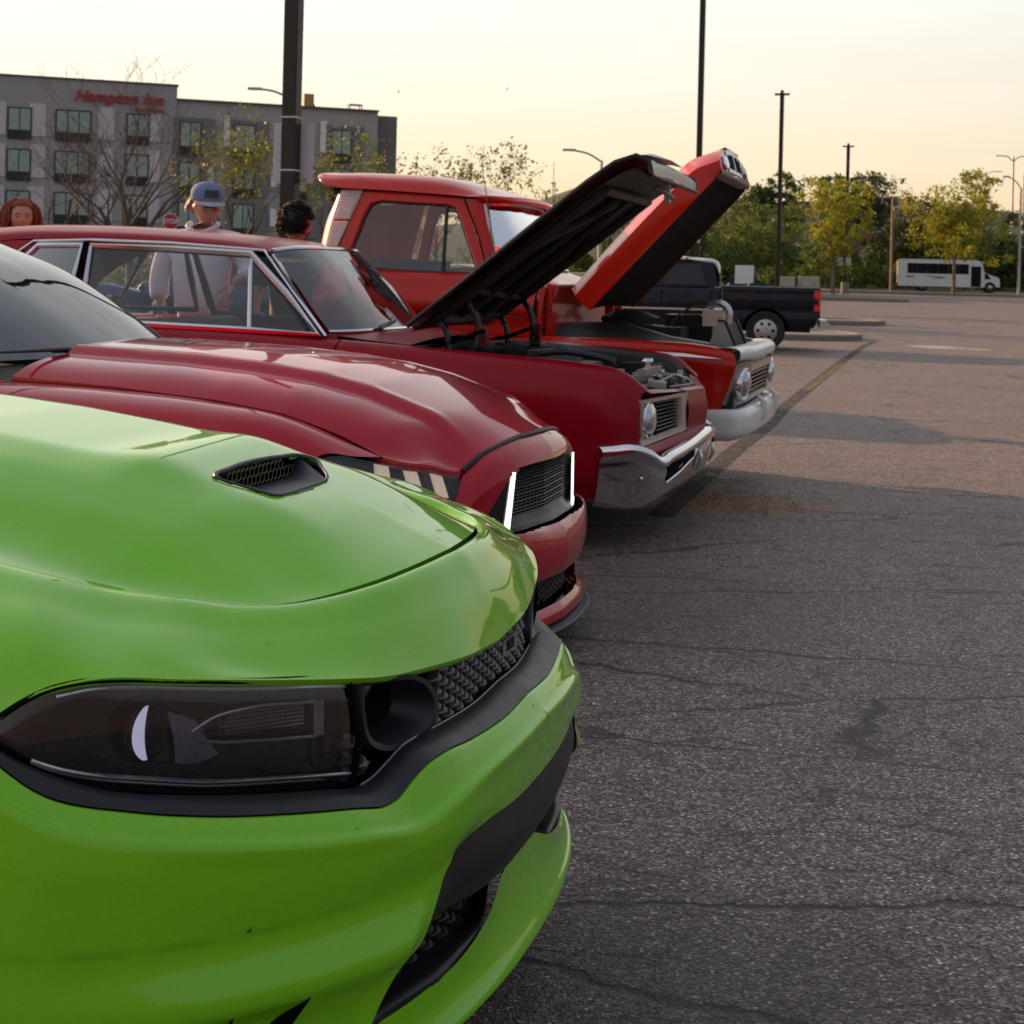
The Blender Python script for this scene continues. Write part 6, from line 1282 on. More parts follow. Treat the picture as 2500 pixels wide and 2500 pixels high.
def hand(b_V, b_F, w, d, side, out, s=1.0):
    """palm and five unequal bent fingers hanging from wrist w; returns merged geometry"""
    d = Vector(d).normalized(); out = Vector(out).normalized(); sd = d.cross(out).normalized()*side; w = Vector(w)
    V = [w, w+d*.045*s, w+d*.085*s]; R = [(.024*s, .018*s), (.036*s, .016*s), (.036*s, .014*s)]; E = [(0, 1), (1, 2)]
    VV, FF = skinned(V, E, R, 1)
    parts = [(VV, FF)]
    for k, (L, sp) in enumerate(((.068, -.030), (.078, -.011), (.073, .009), (.058, .028))):
        p = w+d*.080*s+sd*sp*s; q = p+d*L*.45*s+out*.006; r = q+d*L*.3*s-out*.010; t = r+d*L*.25*s-out*.016
        parts.append(skinned([p, q, r, t], [(0, 1), (1, 2), (2, 3)], [.0105*s, .0095*s, .0085*s, .007*s], 1))
    p = w+d*.025*s-sd*.030*s; q = p-sd*.022*s+d*.03*s; r = q+d*.03*s-sd*.006*s
    parts.append(skinned([p, q, r], [(0, 1), (1, 2)], [.013*s, .011*s, .0085*s], 1))
    for a, b in parts:
        n = len(b_V); b_V += a; b_F += [tuple(i+n for i in f) for f in b]
    return b_V, b_F
def merge(*parts):
    V, F = [], []
    for a, b in parts:
        n = len(V); V += list(a); F += [tuple(i+n for i in f) for f in b]
    return V, F
def eyes(at, parent, R):
    for sy in (-1, 1):
        p = at(.0795, .030*sy, .000); b = MB(); ax = R @ Vector((1, .1*sy, 0))
        b.lathe([(0, .0100), (.004, .0095), (.008, .005), (.0095, 0)], p, ax, 14); b.build('eye', mat('eye white', (.22, .18, .16), .3), parent)
        b = MB(); b.lathe([(0, .0112), (.0055, .0100)], p, ax, 12); b.build('iris', mat('dark iris', (.02, .012, .008), .15), parent)

# --- man in the denim cap, seen over and through the crimson car
def man():
    o = thing('person', 'older man in faded blue cap and pale blue shirt standing behind the crimson sedan', 'person', (-2.17, 10.62, 0))
    # local axes: +x picture right, -y towards the camera
    V = [(0, 0, 1.02), (0, 0, 1.15), (-.01, 0, 1.38), (-.01, 0, 1.58), (-.005, 0, 1.66), (.01, -.02, 1.73),
         (-.22, 0, 1.56), (-.30, -.02, 1.30), (-.28, -.07, 1.08), (.20, 0, 1.55), (.33, -.06, 1.38), (.25, -.20, 1.30),
         (-.11, 0, .95), (-.13, .0, .52), (-.13, .02, .10), (-.14, -.10, .04), (.11, 0, .95), (.12, -.02, .52), (.12, .02, .10), (.13, -.10, .04)]
    E = [(0, 1), (1, 2), (2, 3), (3, 4), (4, 5), (3, 6), (6, 7), (7, 8), (3, 9), (9, 10), (10, 11), (0, 12), (12, 13), (13, 14), (14, 15), (0, 16), (16, 17), (17, 18), (18, 19)]
    R = [.16, .17, .18, .13, .062, .060, .065, .045, .034, .065, .046, .034, .085, .06, .045, .04, .085, .06, .045, .04]
    B1 = skinned(V, E, R)
    hV, hF, at, Rm = headVF((.02, -.035, 1.835), radians(-62), .18, 1.16)
    HV, HF = [], []
    hand(HV, HF, (-.28, -.085, 1.07), (.0, -.25, -1), 1, (0, -1, .1), 1.05)
    hand(HV, HF, (.25, -.205, 1.295), (-.30, -.25, -.85), -1, (.1, -1, .2), 1.25)
    V, F = merge(B1, (hV, hF), (HV, HF)); body_ = mesh('body', V, F, SKIN_, o, weld=False, angle=180)
    eyes(at, body_, Rm)
    SH = mat('pale blue cotton shirt', (.70, .71, .78), .8, var=.06, vscale=6, bump=.35, bscale=18)
    sV = [(0, 0, 1.04), (0, -.03, 1.16), (-.01, -.02, 1.40), (-.01, 0, 1.62), (-.01, 0, 1.69), (-.235, 0, 1.60), (-.305, -.02, 1.34), (-.29, -.06, 1.16), (.215, 0, 1.59), (.34, -.06, 1.385), (.29, -.15, 1.33)]
    sE = [(0, 1), (1, 2), (2, 3), (3, 4), (3, 5), (5, 6), (6, 7), (3, 8), (8, 9), (9, 10)]
    V, F = skinned(sV, sE, [(.19, .17), (.215, .20), (.215, .19), (.17, .14), .085, .088, .078, .072, .085, .075, .066]); s_ = mesh('shirt', V, F, SH, o, weld=False, angle=180)
    V, F = skinned([(0, 0, 1.03), (-.11, 0, .92), (-.13, 0, .5), (-.13, .02, .10), (.11, 0, .92), (.12, -.01, .5), (.12, .02, .10)], [(0, 1), (1, 2), (2, 3), (0, 4), (4, 5), (5, 6)], [(.18, .17), .11, .085, .075, .11, .085, .075]); mesh('trousers', V, F, mat('dark grey trousers', (.03, .032, .035), .8), o, weld=False, angle=180)
    for sx in (-1, 1):
        b = MB(); b.box((.13*sx, -.05, .04), (.10, .28, .08)); b.build('shoe', RUBBER, o)
    # collar, pocket, buttons
    b = MB(); b.tube(crs([(-.10, .03, 1.715), (-.11, -.05, 1.695), (-.02, -.13, 1.63)], 4), .017, 6); b.tube(crs([(.09, .03, 1.715), (.095, -.05, 1.695), (-.01, -.13, 1.63)], 4), .017, 6); b.build('collar', SH, s_)
    # cap: crown of six panels, brim, patch
    CP = mat('washed denim cap', (.15, .21, .38), .85, var=.45, vscale=18, bump=.4, bscale=90)
    c0 = at(-.004, 0, .048); ax = Rm @ Vector((-.10, 0, 1)).normalized()
    b = MB(); b.lathe([(.116, -.012), (.118, .02), (.113, .055), (.092, .088), (.055, .108), (0, .115)], c0, ax, 30); cp_ = b.build('cap', CP, o, angle=180)
    br_ = []
    for i in range(5):
        t = i/4; r = []
        for k in range(13):
            a = radians(-62+124*k/12); rr_ = .114+.075*t*cos(a)**.6 if True else 0
            r.append(tuple(c0+Rm @ Vector((rr_*cos(a)*(1.02), (.114+.012*t)*sin(a), -.008-.022*t*cos(a)-.012*abs(sin(a))**2))))
        br_.append(r)
    V, F = gridVF(br_); V2 = [tuple(Vector(v)-ax*.004) for v in V]; n = len(V); mesh('brim', V+V2, F+[tuple(i+n for i in f[::-1]) for f in F], mat('pale cap brim', (.38, .39, .42), .85), cp_, weld=False, angle=180)
    P_ = []
    for z_ in (.02, .07):
        for k in range(7):
            a = radians(-26+52*k/6); q_ = .1195-(.008 if z_ > .05 else 0); P_.append(tuple(c0+Rm @ Vector((q_*cos(a), q_*sin(a), z_))))
    mesh('cap_patch', P_, [(k, k+1, 8+k, 7+k) for k in range(6)], mat('dark stitched patch', (.05, .07, .06), .8, var=.8, vscale=120), cp_, weld=False)
    b = MB(); b.tube([at(.078, -.050, .012), at(.098, -.03, .008), at(.106, 0, .006), at(.098, .03, .008), at(.078, .050, .012), at(.0, .085, .012)], .0028, 5)
    for sy in (-1, 1): b.tube([at(.098, (.030+.022*cos(a))*sy, .000+.016*sin(a)) for a in [2*pi*k/12 for k in range(13)]], .002, 4)
    b.build('glasses', mat('thin dark glasses', (.03, .03, .03), .3), o)
    hr = []
    rnd = random.Random(3)
    for k in range(26):
        sy = 1 if k % 2 else -1; a = rnd.uniform(-.8, .1)
        hr.append([at(-.05+a*.05, .084*sy, .03), at(-.06+a*.06, (.092+rnd.uniform(0, .012))*sy, -.02), at(-.07+a*.05, (.086+rnd.uniform(0, .01))*sy, -.030-rnd.uniform(0, .010))])
    for k in range(16): hr.append([at(-.095, -.06+.12*k/15, .02), at(-.108, -.06+.12*k/15, -.03), at(-.10, -.06+.12*k/15, -.055)])
    strands('hair', hr, hairmat('grey white hair', (.34, .31, .27)), o, .004, 5, 5)
    b = MB(); b.tube(crs([at(.112, -.026, -.052), at(.122, 0, -.044), at(.112, .026, -.052)], 4), .007, 6); b.build('moustache', hairmat('grey white hair', (.34, .31, .27)), o)
    return o
man()
# --- woman with long back-lit auburn hair behind the tail of the crimson car
def woman():
    o = thing('person', 'young woman with long dark auburn hair, behind the crimson roof at the left edge', 'person', (-3.66, 11.2, 0))
    V = [(0, 0, 1.0), (0, 0, 1.2), (0, 0, 1.42), (0, 0, 1.54), (.0, -.01, 1.62), (-.17, 0, 1.43), (-.22, 0, 1.15), (-.22, -.05, .92), (.17, 0, 1.43), (.22, 0, 1.15), (.22, -.05, .92), (-.09, 0, .92), (-.09, 0, .5), (-.09, .02, .08), (.09, 0, .92), (.09, 0, .5), (.09, .02, .08)]
    E = [(0, 1), (1, 2), (2, 3), (3, 4), (2, 5), (5, 6), (6, 7), (2, 8), (8, 9), (9, 10), (0, 11), (11, 12), (12, 13), (0, 14), (14, 15), (15, 16)]
    B1 = skinned(V, E, [.14, .12, .13, .055, .05, .05, .037, .03, .05, .037, .03, .08, .055, .04, .08, .055, .04])
    hV, hF, at, Rm = headVF((.02, -.03, 1.745), radians(-66), .06, 1.14)
    HV, HF = [], []
    hand(HV, HF, (-.22, -.06, .91), (0, -.1, -1), 1, (0, -1, 0)); hand(HV, HF, (.22, -.06, .91), (0, -.1, -1), -1, (0, -1, 0))
    V, F = merge(B1, (hV, hF), (HV, HF)); bo = mesh('body', V, F, SKIN2, o, weld=False, angle=180); eyes(at, bo, Rm)
    BR = hairmat('dark auburn hair', (.20, .048, .012))
    for sy in (-1, 1):
        b = MB(); b.tube(crs([at(.100, .014*sy, .019), at(.100, .030*sy, .027), at(.086, .047*sy, .020)], 4), .0035, 5); b.build('eyebrow', BR, bo)
    b = MB(); b.tube(crs([at(.100, -.020, -.054), at(.110, 0, -.052), at(.100, .020, -.054)], 4), .0035, 5); b.build('lips', mat('muted lips', (.30, .10, .09), .4), bo)
    V, F = skinned([(0, 0, 1.0), (0, 0, 1.2), (0, 0, 1.43), (-.18, 0, 1.42), (-.22, 0, 1.25), (.18, 0, 1.42), (.22, 0, 1.25)], [(0, 1), (1, 2), (2, 3), (3, 4), (2, 5), (5, 6)], [.17, .15, .15, .07, .06, .07, .06]); mesh('top', V, F, mat('black top', (.02, .02, .022), .8), o, weld=False, angle=180)
    V, F = skinned([(0, 0, 1.0), (-.09, 0, .9), (-.09, 0, .1), (.09, 0, .9), (.09, 0, .1)], [(0, 1), (1, 2), (0, 3), (3, 4)], [.15, .10, .06, .10, .06]); mesh('jeans', V, F, mat('blue jeans', (.03, .05, .12), .8), o, weld=False, angle=180)
    # hair: scalp shell parted in the middle and many long locks falling to both sides
    V, F = [], []; NU, NV = 32, 16
    for i in range(NV+1):
        th = radians(118)*i/NV
        for j in range(NU+1):
            ph = 2*pi*j/NU; x, y, z = sin(th)*cos(ph), sin(th)*sin(ph), cos(th)
            f = 1.09+.02*sin(ph*9)
            if x > .30 and z < .42: f = .86
            if x > 0 and abs(y) < .55 and z < .55: f = .86
            V.append(tuple(at(x*.098*f, y*.082*f, z*.118*f+.004)))
    F = [(i*(NU+1)+j, i*(NU+1)+j+1, (i+1)*(NU+1)+j+1, (i+1)*(NU+1)+j) for i in range(NV) for j in range(NU)]
    h_ = mesh('hair', V, F, BR, o, angle=180)
    rnd = random.Random(8); locks = []
    for k in range(70):
        sy = 1 if k % 2 else -1; a = rnd.uniform(-1, .45); w_ = rnd.uniform(.82, 1.25)
        blow = rnd.uniform(.0, .14) if sy < 0 else rnd.uniform(0, .03)
        p0 = at(a*.06, .035*sy, .118); p1 = at(a*.085, .088*sy*w_, .05); p2 = at(a*.095, .097*sy*w_, -.05)
        p3 = Vector(at(a*.10-.02, .10*sy*w_, -.16))+Vector((-blow, .02, 0)); p4 = Vector(at(a*.10-.02, .10*sy*w_, -.30))+Vector((-blow*1.9, .03, 0))
        locks.append([p0, p1, p2, p3, p4])
    for k in range(36):
        y = -.075+.15*k/35; locks.append([at(-.06, y*.6, .10), at(-.108, y, .04), at(-.118, y*1.1, -.08), at(-.11, y*1.2, -.26)])
    strands('hair_locks', locks, BR, h_, .0045, 11, 7)
    return o
woman()
# --- dark curly-haired person with the back of the head to the camera
def curly():
    o = thing('person', 'person with short black curly hair, back turned, beside the orange red truck cab', 'person', (-1.52, 10.55, 0))
    V = [(0, 0, 1.0), (0, 0, 1.2), (0, 0, 1.45), (0, 0, 1.57), (.0, 0, 1.64), (-.19, 0, 1.45), (-.27, -.02, 1.2), (-.27, -.08, .97), (.19, 0, 1.45), (.24, 0, 1.18), (.24, -.05, .95), (-.1, 0, .92), (-.1, 0, .5), (-.1, .02, .08), (.1, 0, .92), (.1, 0, .5), (.1, .02, .08)]
    E = [(0, 1), (1, 2), (2, 3), (3, 4), (2, 5), (5, 6), (6, 7), (2, 8), (8, 9), (9, 10), (0, 11), (11, 12), (12, 13), (0, 14), (14, 15), (15, 16)]
    B1 = skinned(V, E, [.15, .14, .15, .06, .055, .06, .042, .033, .06, .042, .033, .09, .06, .045, .09, .06, .045])
    hV, hF, at, Rm = headVF((.0, -.01, 1.725), radians(35), .05, 1.08)
    HV, HF = [], []
    hand(HV, HF, (-.27, -.09, .96), (.02, -.1, -1), 1, (0, -1, 0)); hand(HV, HF, (.24, -.06, .94), (0, -.1, -1), -1, (0, -1, 0))
    V, F = merge(B1, (hV, hF), (HV, HF)); bo = mesh('body', V, F, SKIN2, o, weld=False, angle=180); eyes(at, bo, Rm)
    V, F = skinned([(0, 0, 1.0), (0, 0, 1.2), (0, 0, 1.46), (-.2, 0, 1.44), (-.26, -.01, 1.27), (.2, 0, 1.44), (.24, 0, 1.26)], [(0, 1), (1, 2), (2, 3), (3, 4), (2, 5), (5, 6)], [.18, .17, .17, .085, .075, .085, .075]); mesh('t_shirt', V, F, mat('black cotton', (.012, .012, .016), .85), o, weld=False, angle=180)
    V, F = skinned([(0, 0, 1.0), (-.1, 0, .9), (-.1, 0, .1), (.1, 0, .9), (.1, 0, .1)], [(0, 1), (1, 2), (0, 3), (3, 4)], [.16, .11, .07, .11, .07]); mesh('jeans', V, F, MATS['blue jeans'], o, weld=False, angle=180)
    HB = hairmat('black curly hair', (.010, .006, .004)); rnd = random.Random(4)
    b = MB()
    for k in range(1700):
        th = radians(rnd.uniform(0, 122)); ph = rnd.uniform(0, 2*pi); x, y, z = sin(th)*cos(ph), sin(th)*sin(ph), cos(th)
        if x > .45 and z < .25: continue
        f = rnd.uniform(1.02, 1.27); p = Vector(at(x*.102*f, y*.09*f, z*.118*f)); r = rnd.uniform(.005, .010)
        a1 = rnd.uniform(0, 2*pi); pts = [p+Vector((cos(a1+t*1.9), sin(a1+t*1.9), t*.35-.5))*r*(1+.2*t) for t in range(4)]
        b.tube(crs(pts, 2), .0026, 3, cap=False)
    b.lathe([(0, .13), (.06, .12), (.09, .08), (.105, .03), (.10, -.02), (.085, -.07)], at(-.012, 0, 0), (0, 0, 1), 24)
    b.build('hair', HB, o, weld=False, angle=180)
    return o
curly()
# ================================================================ lot furniture and the far scene
KERB = mat('weathered kerb concrete', (.21, .185, .155), .9, var=.25, vscale=6, bump=.4, bscale=40)
CONC = mat('island gravel fill', (.20, .18, .15), .95, var=.4, vscale=18, bump=.8, bscale=60)
def kerb_island(x0, x1, y0, y1, z, name, label, grp=None):
    o = thing(name, label, 'kerb', (x1, y0, z), 0, grp)
    n = 10; w = .16
    def outline(i): # rounded right end
        r = (y1-y0)/2-i; c = (-r-i, (y1-y0)/2)
        return [(x0-x1, i)]+[(c[0]+r*cos(a)*.6+r*.4, c[1]+r*sin(a)) for a in [radians(-90+180*k/n) for k in range(n+1)]]+[(x0-x1, (y1-y0)-i)]
    A, B_, Ci = outline(0), outline(.025), outline(w)
    V = []; F = []
    rings = [[(x, y, -.02) for x, y in A], [(x, y, .12) for x, y in A], [(x, y, .15) for x, y in B_], [(x, y, .15) for x, y in Ci], [(x, y, .11) for x, y in Ci]]
    V, F = gridVF(rings); mesh('kerb_stone', V, F, KERB, o, angle=30)
    P_ = [(x, y, .115) for x, y in Ci]; mesh('island_fill', P_, [tuple(range(len(P_)))], CONC, o, smooth=False)
    return o
kerb_island(-6, 8.95, 36.6, 41.0, 0, 'kerb_island', 'long concrete kerb island just behind the navy pickup', 'kerb islands across the lot')
kerb_island(-6, 12.3, 48.0, 52.0, gz(0, 48), 'kerb_island', 'middle kerb island beyond the navy pickup', 'kerb islands across the lot')
kerb_island(-10, 21.6, 80.5, 84.5, gz(0, 80.5), 'kerb_island', 'farthest long kerb island before the grass', 'kerb islands across the lot')
# grass strip with kerb, access road, verge
V, F = gridVF([[(x, y, gz(x, y)+dz) for x in (-120, -40, 0, 20, 30, 45, 80, 200)] for y, dz in ((103.8, -.02), (103.8, .14), (104.1, .15))])
ok_ = mesh('far_kerb', V, F, KERB, weld=False); struct(ok_)
LAWN = mat('clipped lawn', (.085, .10, .022), .95, var=.45, vscale=1.2, bump=.8, bscale=5)
V, F = gridVF([[(x, y, gz(x, y)+.13) for x in (-120, -40, 0, 20, 30, 45, 80, 200)] for y in (104.1, 108.5)]); struct(mesh('grass_strip', V, F, LAWN, weld=False))
V, F = gridVF([[(x, y, gz(x, y)+.03) for x in (-120, -40, 0, 20, 30, 45, 80, 200)] for y in (108.5, 123)]); struct(mesh('access_road', V, F, mat('grey road', (.13, .12, .12), .9, var=.15, vscale=2), weld=False))
V, F = gridVF([[(x, y, gz(x, y)+.06+(max(0, y-123)*.012)) for x in (-300, -80, -20, 10, 20, 45, 100, 300)] for y in (123, 140, 170)]); struct(mesh('verge', V, F, LAWN, weld=False))
# painted bay line and tar seam along the row
def strip(name, pts, w, m, z=.006):
    V = []
    for i, (x, y) in enumerate(pts):
        a = Vector(pts[max(0, i-1)]); b = Vector(pts[min(len(pts)-1, i+1)]); t = (b-a).normalized(); nrm = Vector((-t.y, t.x))*w/2
        V += [(x-nrm.x, y-nrm.y, gz(x, y)+z), (x+nrm.x, y+nrm.y, gz(x, y)+z)]
    return struct(mesh(name, V, [(2*i, 2*i+1, 2*i+3, 2*i+2) for i in range(len(pts)-1)], m, weld=False, smooth=False))
def worn(name, col, lo, hi, sc=6, rough=.8):
    m, N, L, b = nmat(name); b.inputs['Base Color'].default_value = (*col, 1); b.inputs['Roughness'].default_value = rough
    tc = N.new('ShaderNodeTexCoord'); n = N.new('ShaderNodeTexNoise'); n.inputs['Scale'].default_value = sc; n.inputs['Detail'].default_value = 8; n.inputs['Roughness'].default_value = .75
    mr = N.new('ShaderNodeMapRange'); mr.inputs[1].default_value = lo; mr.inputs[2].default_value = hi
    L.new(tc.outputs['Object'], n.inputs['Vector']); L.new(n.outputs[0], mr.inputs[0]); L.new(mr.outputs[0], b.inputs['Alpha']); return m
def lerp2(a, b, n): return [(a[0]+(b[0]-a[0])*k/n, a[1]+(b[1]-a[1])*k/n) for k in range(n+1)]
strip('bay_line', lerp2((3.85, 19.6), (5.75, 26.2), 4), .10, worn('worn yellow line paint', (.36, .27, .07), .47, .60, 11), .006)
strip('tar_seam', [(.9, 8.9), (1.45, 10.9), (1.85, 12.4), (2.5, 14.6), (3.0, 16.6), (3.9, 19.8), (5.7, 26.2), (7.8, 33.5), (8.9, 37.0)], .16, worn('old tar seam', (.022, .019, .018), .40, .50, 5), .003)
# ---- lamp posts of the lot
BRZ = mat('dark bronze post', (.020, .014, .012), .45, metal=.3, var=.15, vscale=4)
def post(x, y, h, w, label, head=True, lean=0):
    o = thing('lamp_post', label, 'lamp post', (x, y, gz(x, y)), radians(-16), 'square steel lamp posts of the lot')
    b = MB(); b.lathe([(0, 0), (.28, 0), (.28, .7), (.25, .75), (0, .75)], (0, 0, 0), (0, 0, 1), 20); b.build('concrete_base', KERB, o)
    b = MB(); b.box((0, 0, .75+(h-.75)/2), (w, w, h-.75)); p = b.build('pole', BRZ, o, smooth=False)
    bv = p.modifiers.new('b', 'BEVEL'); bv.width = .012; bv.segments = 2
    if head:
        for a in (0, pi/2, pi, 3*pi/2):
            b = MB(); b.box((.22*cos(a), .22*sin(a), h-.02), (.30, .12, .10), (0, 0, a)); b.build('bracket', BRZ, o, smooth=False)
        b = MB(); b.box((0, 0, h+.08), (.14, .14, .22)); b.build('cap', BRZ, o, smooth=False)
    return o
p1 = post(-2.97, 20, 11, .20, 'thick dark lamp post with strapped white banners, behind the crimson roof')
WB = mat('white banner back', (.50, .51, .58), .6, var=.04, vscale=2)
b = MB(); b.box((-.02, .13, 2.96), (.57, .012, .80)); b.build('banner', WB, p1, smooth=False)
for z_ in (3.42, 2.72):
    b = MB(); b.box((0, 0, z_), (.215, .215, .02)); b.build('strap', mat('pale strap', (.55, .53, .5), .5), p1, smooth=False)
b = MB(); b.box((.15, .115, 2.60), (.07, .01, .04)); b.build('sticker', mat('yellow sticker', (.5, .36, .05), .6), p1, smooth=False)
p2 = post(6.10, 50, 13, .18, 'dark lamp post rising behind the tips of the raised hoods')
b = MB(); b.box((0, -.15, 2.75), (.24, .02, .42)); b.build('sign_plate', WB, p2, smooth=False)
p3 = post(13.37, 76, 10.45, .20, 'dark lamp post above the tail of the navy pickup')
p4 = post(22.5, 102, 9.95, .22, 'dark lamp post with small white sign at its foot, in front of the trees')
b = MB(); b.box((-.35, -.15, 2.15), (.34, .02, .55)); b.build('sign_plate', WB, p4, smooth=False)
b = MB(); b.box((.20, -.15, 2.15), (.34, .02, .55)); b.build('sign_plate', WB, p4, smooth=False)
TAN = mat('tan wooden post', (.30, .19, .11), .7, var=.2, vscale=3)
o = thing('utility_post', 'slim tan post with crossbar left of the shuttle bus', 'post', (27.6, 110, gz(0, 110)))
b = MB(); b.tube([(0, 0, 0), (0, 0, 7.0)], [.11, .09], 10); b.build('pole', TAN, o); b = MB(); b.box((0, 0, 6.95), (1.1, .12, .10)); b.build('crossbar', TAN, o, smooth=False)
GALV = mat('galvanised steel', (.42, .40, .38), .45, metal=.6, var=.1, vscale=2)
def cobra(x, y, h, tx, tz, label, grp=None, r=.09):
    o = thing('street_light', label, 'street light', (x, y, gz(x, y)), 0, grp)
    b = MB(); b.tube([(0, 0, 0), (0, 0, h)], [r*1.2, r*.8], 10); b.build('pole', GALV, o)
    b = MB(); b.tube(crs([(0, 0, h-.05), (tx*.45, 0, h+(tz)*.65), (tx, 0, h+tz)], 6), r*.5, 8); b.build('arm', GALV, o)
    b = MB(); b.box((tx*1.12, 0, h+tz), (abs(tx)*.3+.2, .22, .10)); b.build('lamp_head', GALV, o, smooth=False); return o
cobra(4.02, 70, 6.83-gz(0, 70), -1.35, .46, 'grey street light with curved arm between the truck cab and raised hoods')
cobra(-9.1, 60, 8.1, -1.15, .25, 'grey street light just left of the thick banner post, in front of the hotel')
cobra(34.9, 104, 8.3-gz(0, 104), -.95, .75, 'pale street light with curved arm at the right edge')
for x, y, h, w, lb in ((52.8, 160, 14, 1.3, 'tall twin-arm street light far right above the overpass'), (62.4, 200, 15.4, 1.5, 'far twin-arm street light behind the right-hand tree')):
    o = thing('street_light', lb, 'street light', (x, y, gz(x, y))); b = MB(); b.tube([(0, 0, 0), (0, 0, h)], [.16, .11], 8); b.build('pole', GALV, o)
    for s in (-1, 1):
        b = MB(); b.tube(crs([(0, 0, h-.6), (s*w*.5, 0, h-.05), (s*w, 0, h)], 5), .06, 6); b.box((s*(w+.3), 0, h), (.6, .25, .1)); b.build('arm', GALV, o)
o = thing('street_light', 'lit orange street light standing on the overpass at the right edge', 'street light', (60.0, 178, gz(0, 178))); b = MB(); b.tube([(0, 0, 0), (0, 0, 13.5)], [.15, .1], 8); b.build('pole', GALV, o)
o = thing('radio_tower', 'thin lattice radio tower far off between cab and hoods', 'tower', (13, 500, 1.35))
b = MB()
for k in range(3):
    a = 2*pi*k/3; b.tube([(1.1*cos(a), 1.1*sin(a), 0), (.5*cos(a), .5*sin(a), 31)], .16, 5)
for k in range(20):
    z_ = k*1.55; r_k = 1.1-.6*k/20; b.tube([(r_k*cos(2*pi*j/3), r_k*sin(2*pi*j/3), z_+(1.5 if j % 2 else 0)) for j in range(4)], .09, 4)
b.tube([(0, 0, 31), (0, 0, 38)], .12, 5); b.box((0, 0, 31), (1.6, .6, .5)); stuff(b.build('lattice', mat('hazy tower steel', (.45, .38, .33), .8), o, smooth=False))
# ---- utility cabinets and boxes
CAB = mat('beige cabinet paint', (.42, .35, .27), .6, var=.08, vscale=4)
for x, y, w, h, lb, m in ((15.45, 85, .86, 1.15, 'left beige utility cabinet beyond the navy pickup bed', CAB), (16.7, 85, 1.12, 1.18, 'right beige utility cabinet with a grey meter box on its front', CAB), (13.0, 80, .95, .80, 'dark green electrical box beside the left beige cabinet', mat('dark green box paint', (.012, .035, .02), .5)), (17.85, 85, .38, .22, 'small grey box low beside the right beige cabinet', GALV)):
    o = thing('utility_cabinet', lb, 'utility cabinet', (x, y, gz(x, y)), 0)
    b = MB(); b.box((0, 0, h/2+.05), (w, .7, h)); c_ = b.build('cabinet_body', m, o, smooth=False); bv = c_.modifiers.new('b', 'BEVEL'); bv.width = .02
    b = MB(); b.box((0, -.36, h/2+.05), (w*.86, .02, h*.84)); b.build('door', m, o, smooth=False)
    b = MB(); b.box((0, 0, .03), (w+.2, .9, .1)); b.build('plinth', KERB, o, smooth=False)
o = thing('meter_box', 'grey meter box on a stand before the right beige cabinet', 'meter box', (16.45, 84.3, gz(0, 84)), 0)
b = MB(); b.box((0, 0, .75), (.45, .2, .35)); b.box((0, 0, .3), (.08, .08, .6)); b.box((.25, 0, .35), (.1, .15, .5)); b.build('box_body', GALV, o, smooth=False)
# stop sign seen from behind the cars
o = thing('stop_sign', 'red octagonal stop sign in front of the bare tree', 'sign', (-15.87, 70, gz(0, 70)))
b = MB(); b.tube([(0, .05, 0), (0, .05, 3.5)], .04, 8); b.build('post', GALV, o)
zc = 3.52-gz(0, 70)
b = MB(); b.prism([(.40*cos(pi/8+k*pi/4), zc+.40*sin(pi/8+k*pi/4)) for k in range(8)], 'y', -.01, .01); b.build('sign_rim', mat('sign white', (.7, .7, .7), .4), o, smooth=False)
b = MB(); b.prism([(.37*cos(pi/8+k*pi/4), zc+.37*sin(pi/8+k*pi/4)) for k in range(8)], 'y', -.014, -.008); b.build('sign_face', mat('sign red', (.40, .012, .015), .4), o, smooth=False)
text3d('sign_lettering', 'STOP', .30, mat('sign white', (.7, .7, .7)), o, (0, -.017, zc), (pi/2, 0, 0), .001, 0, .006)
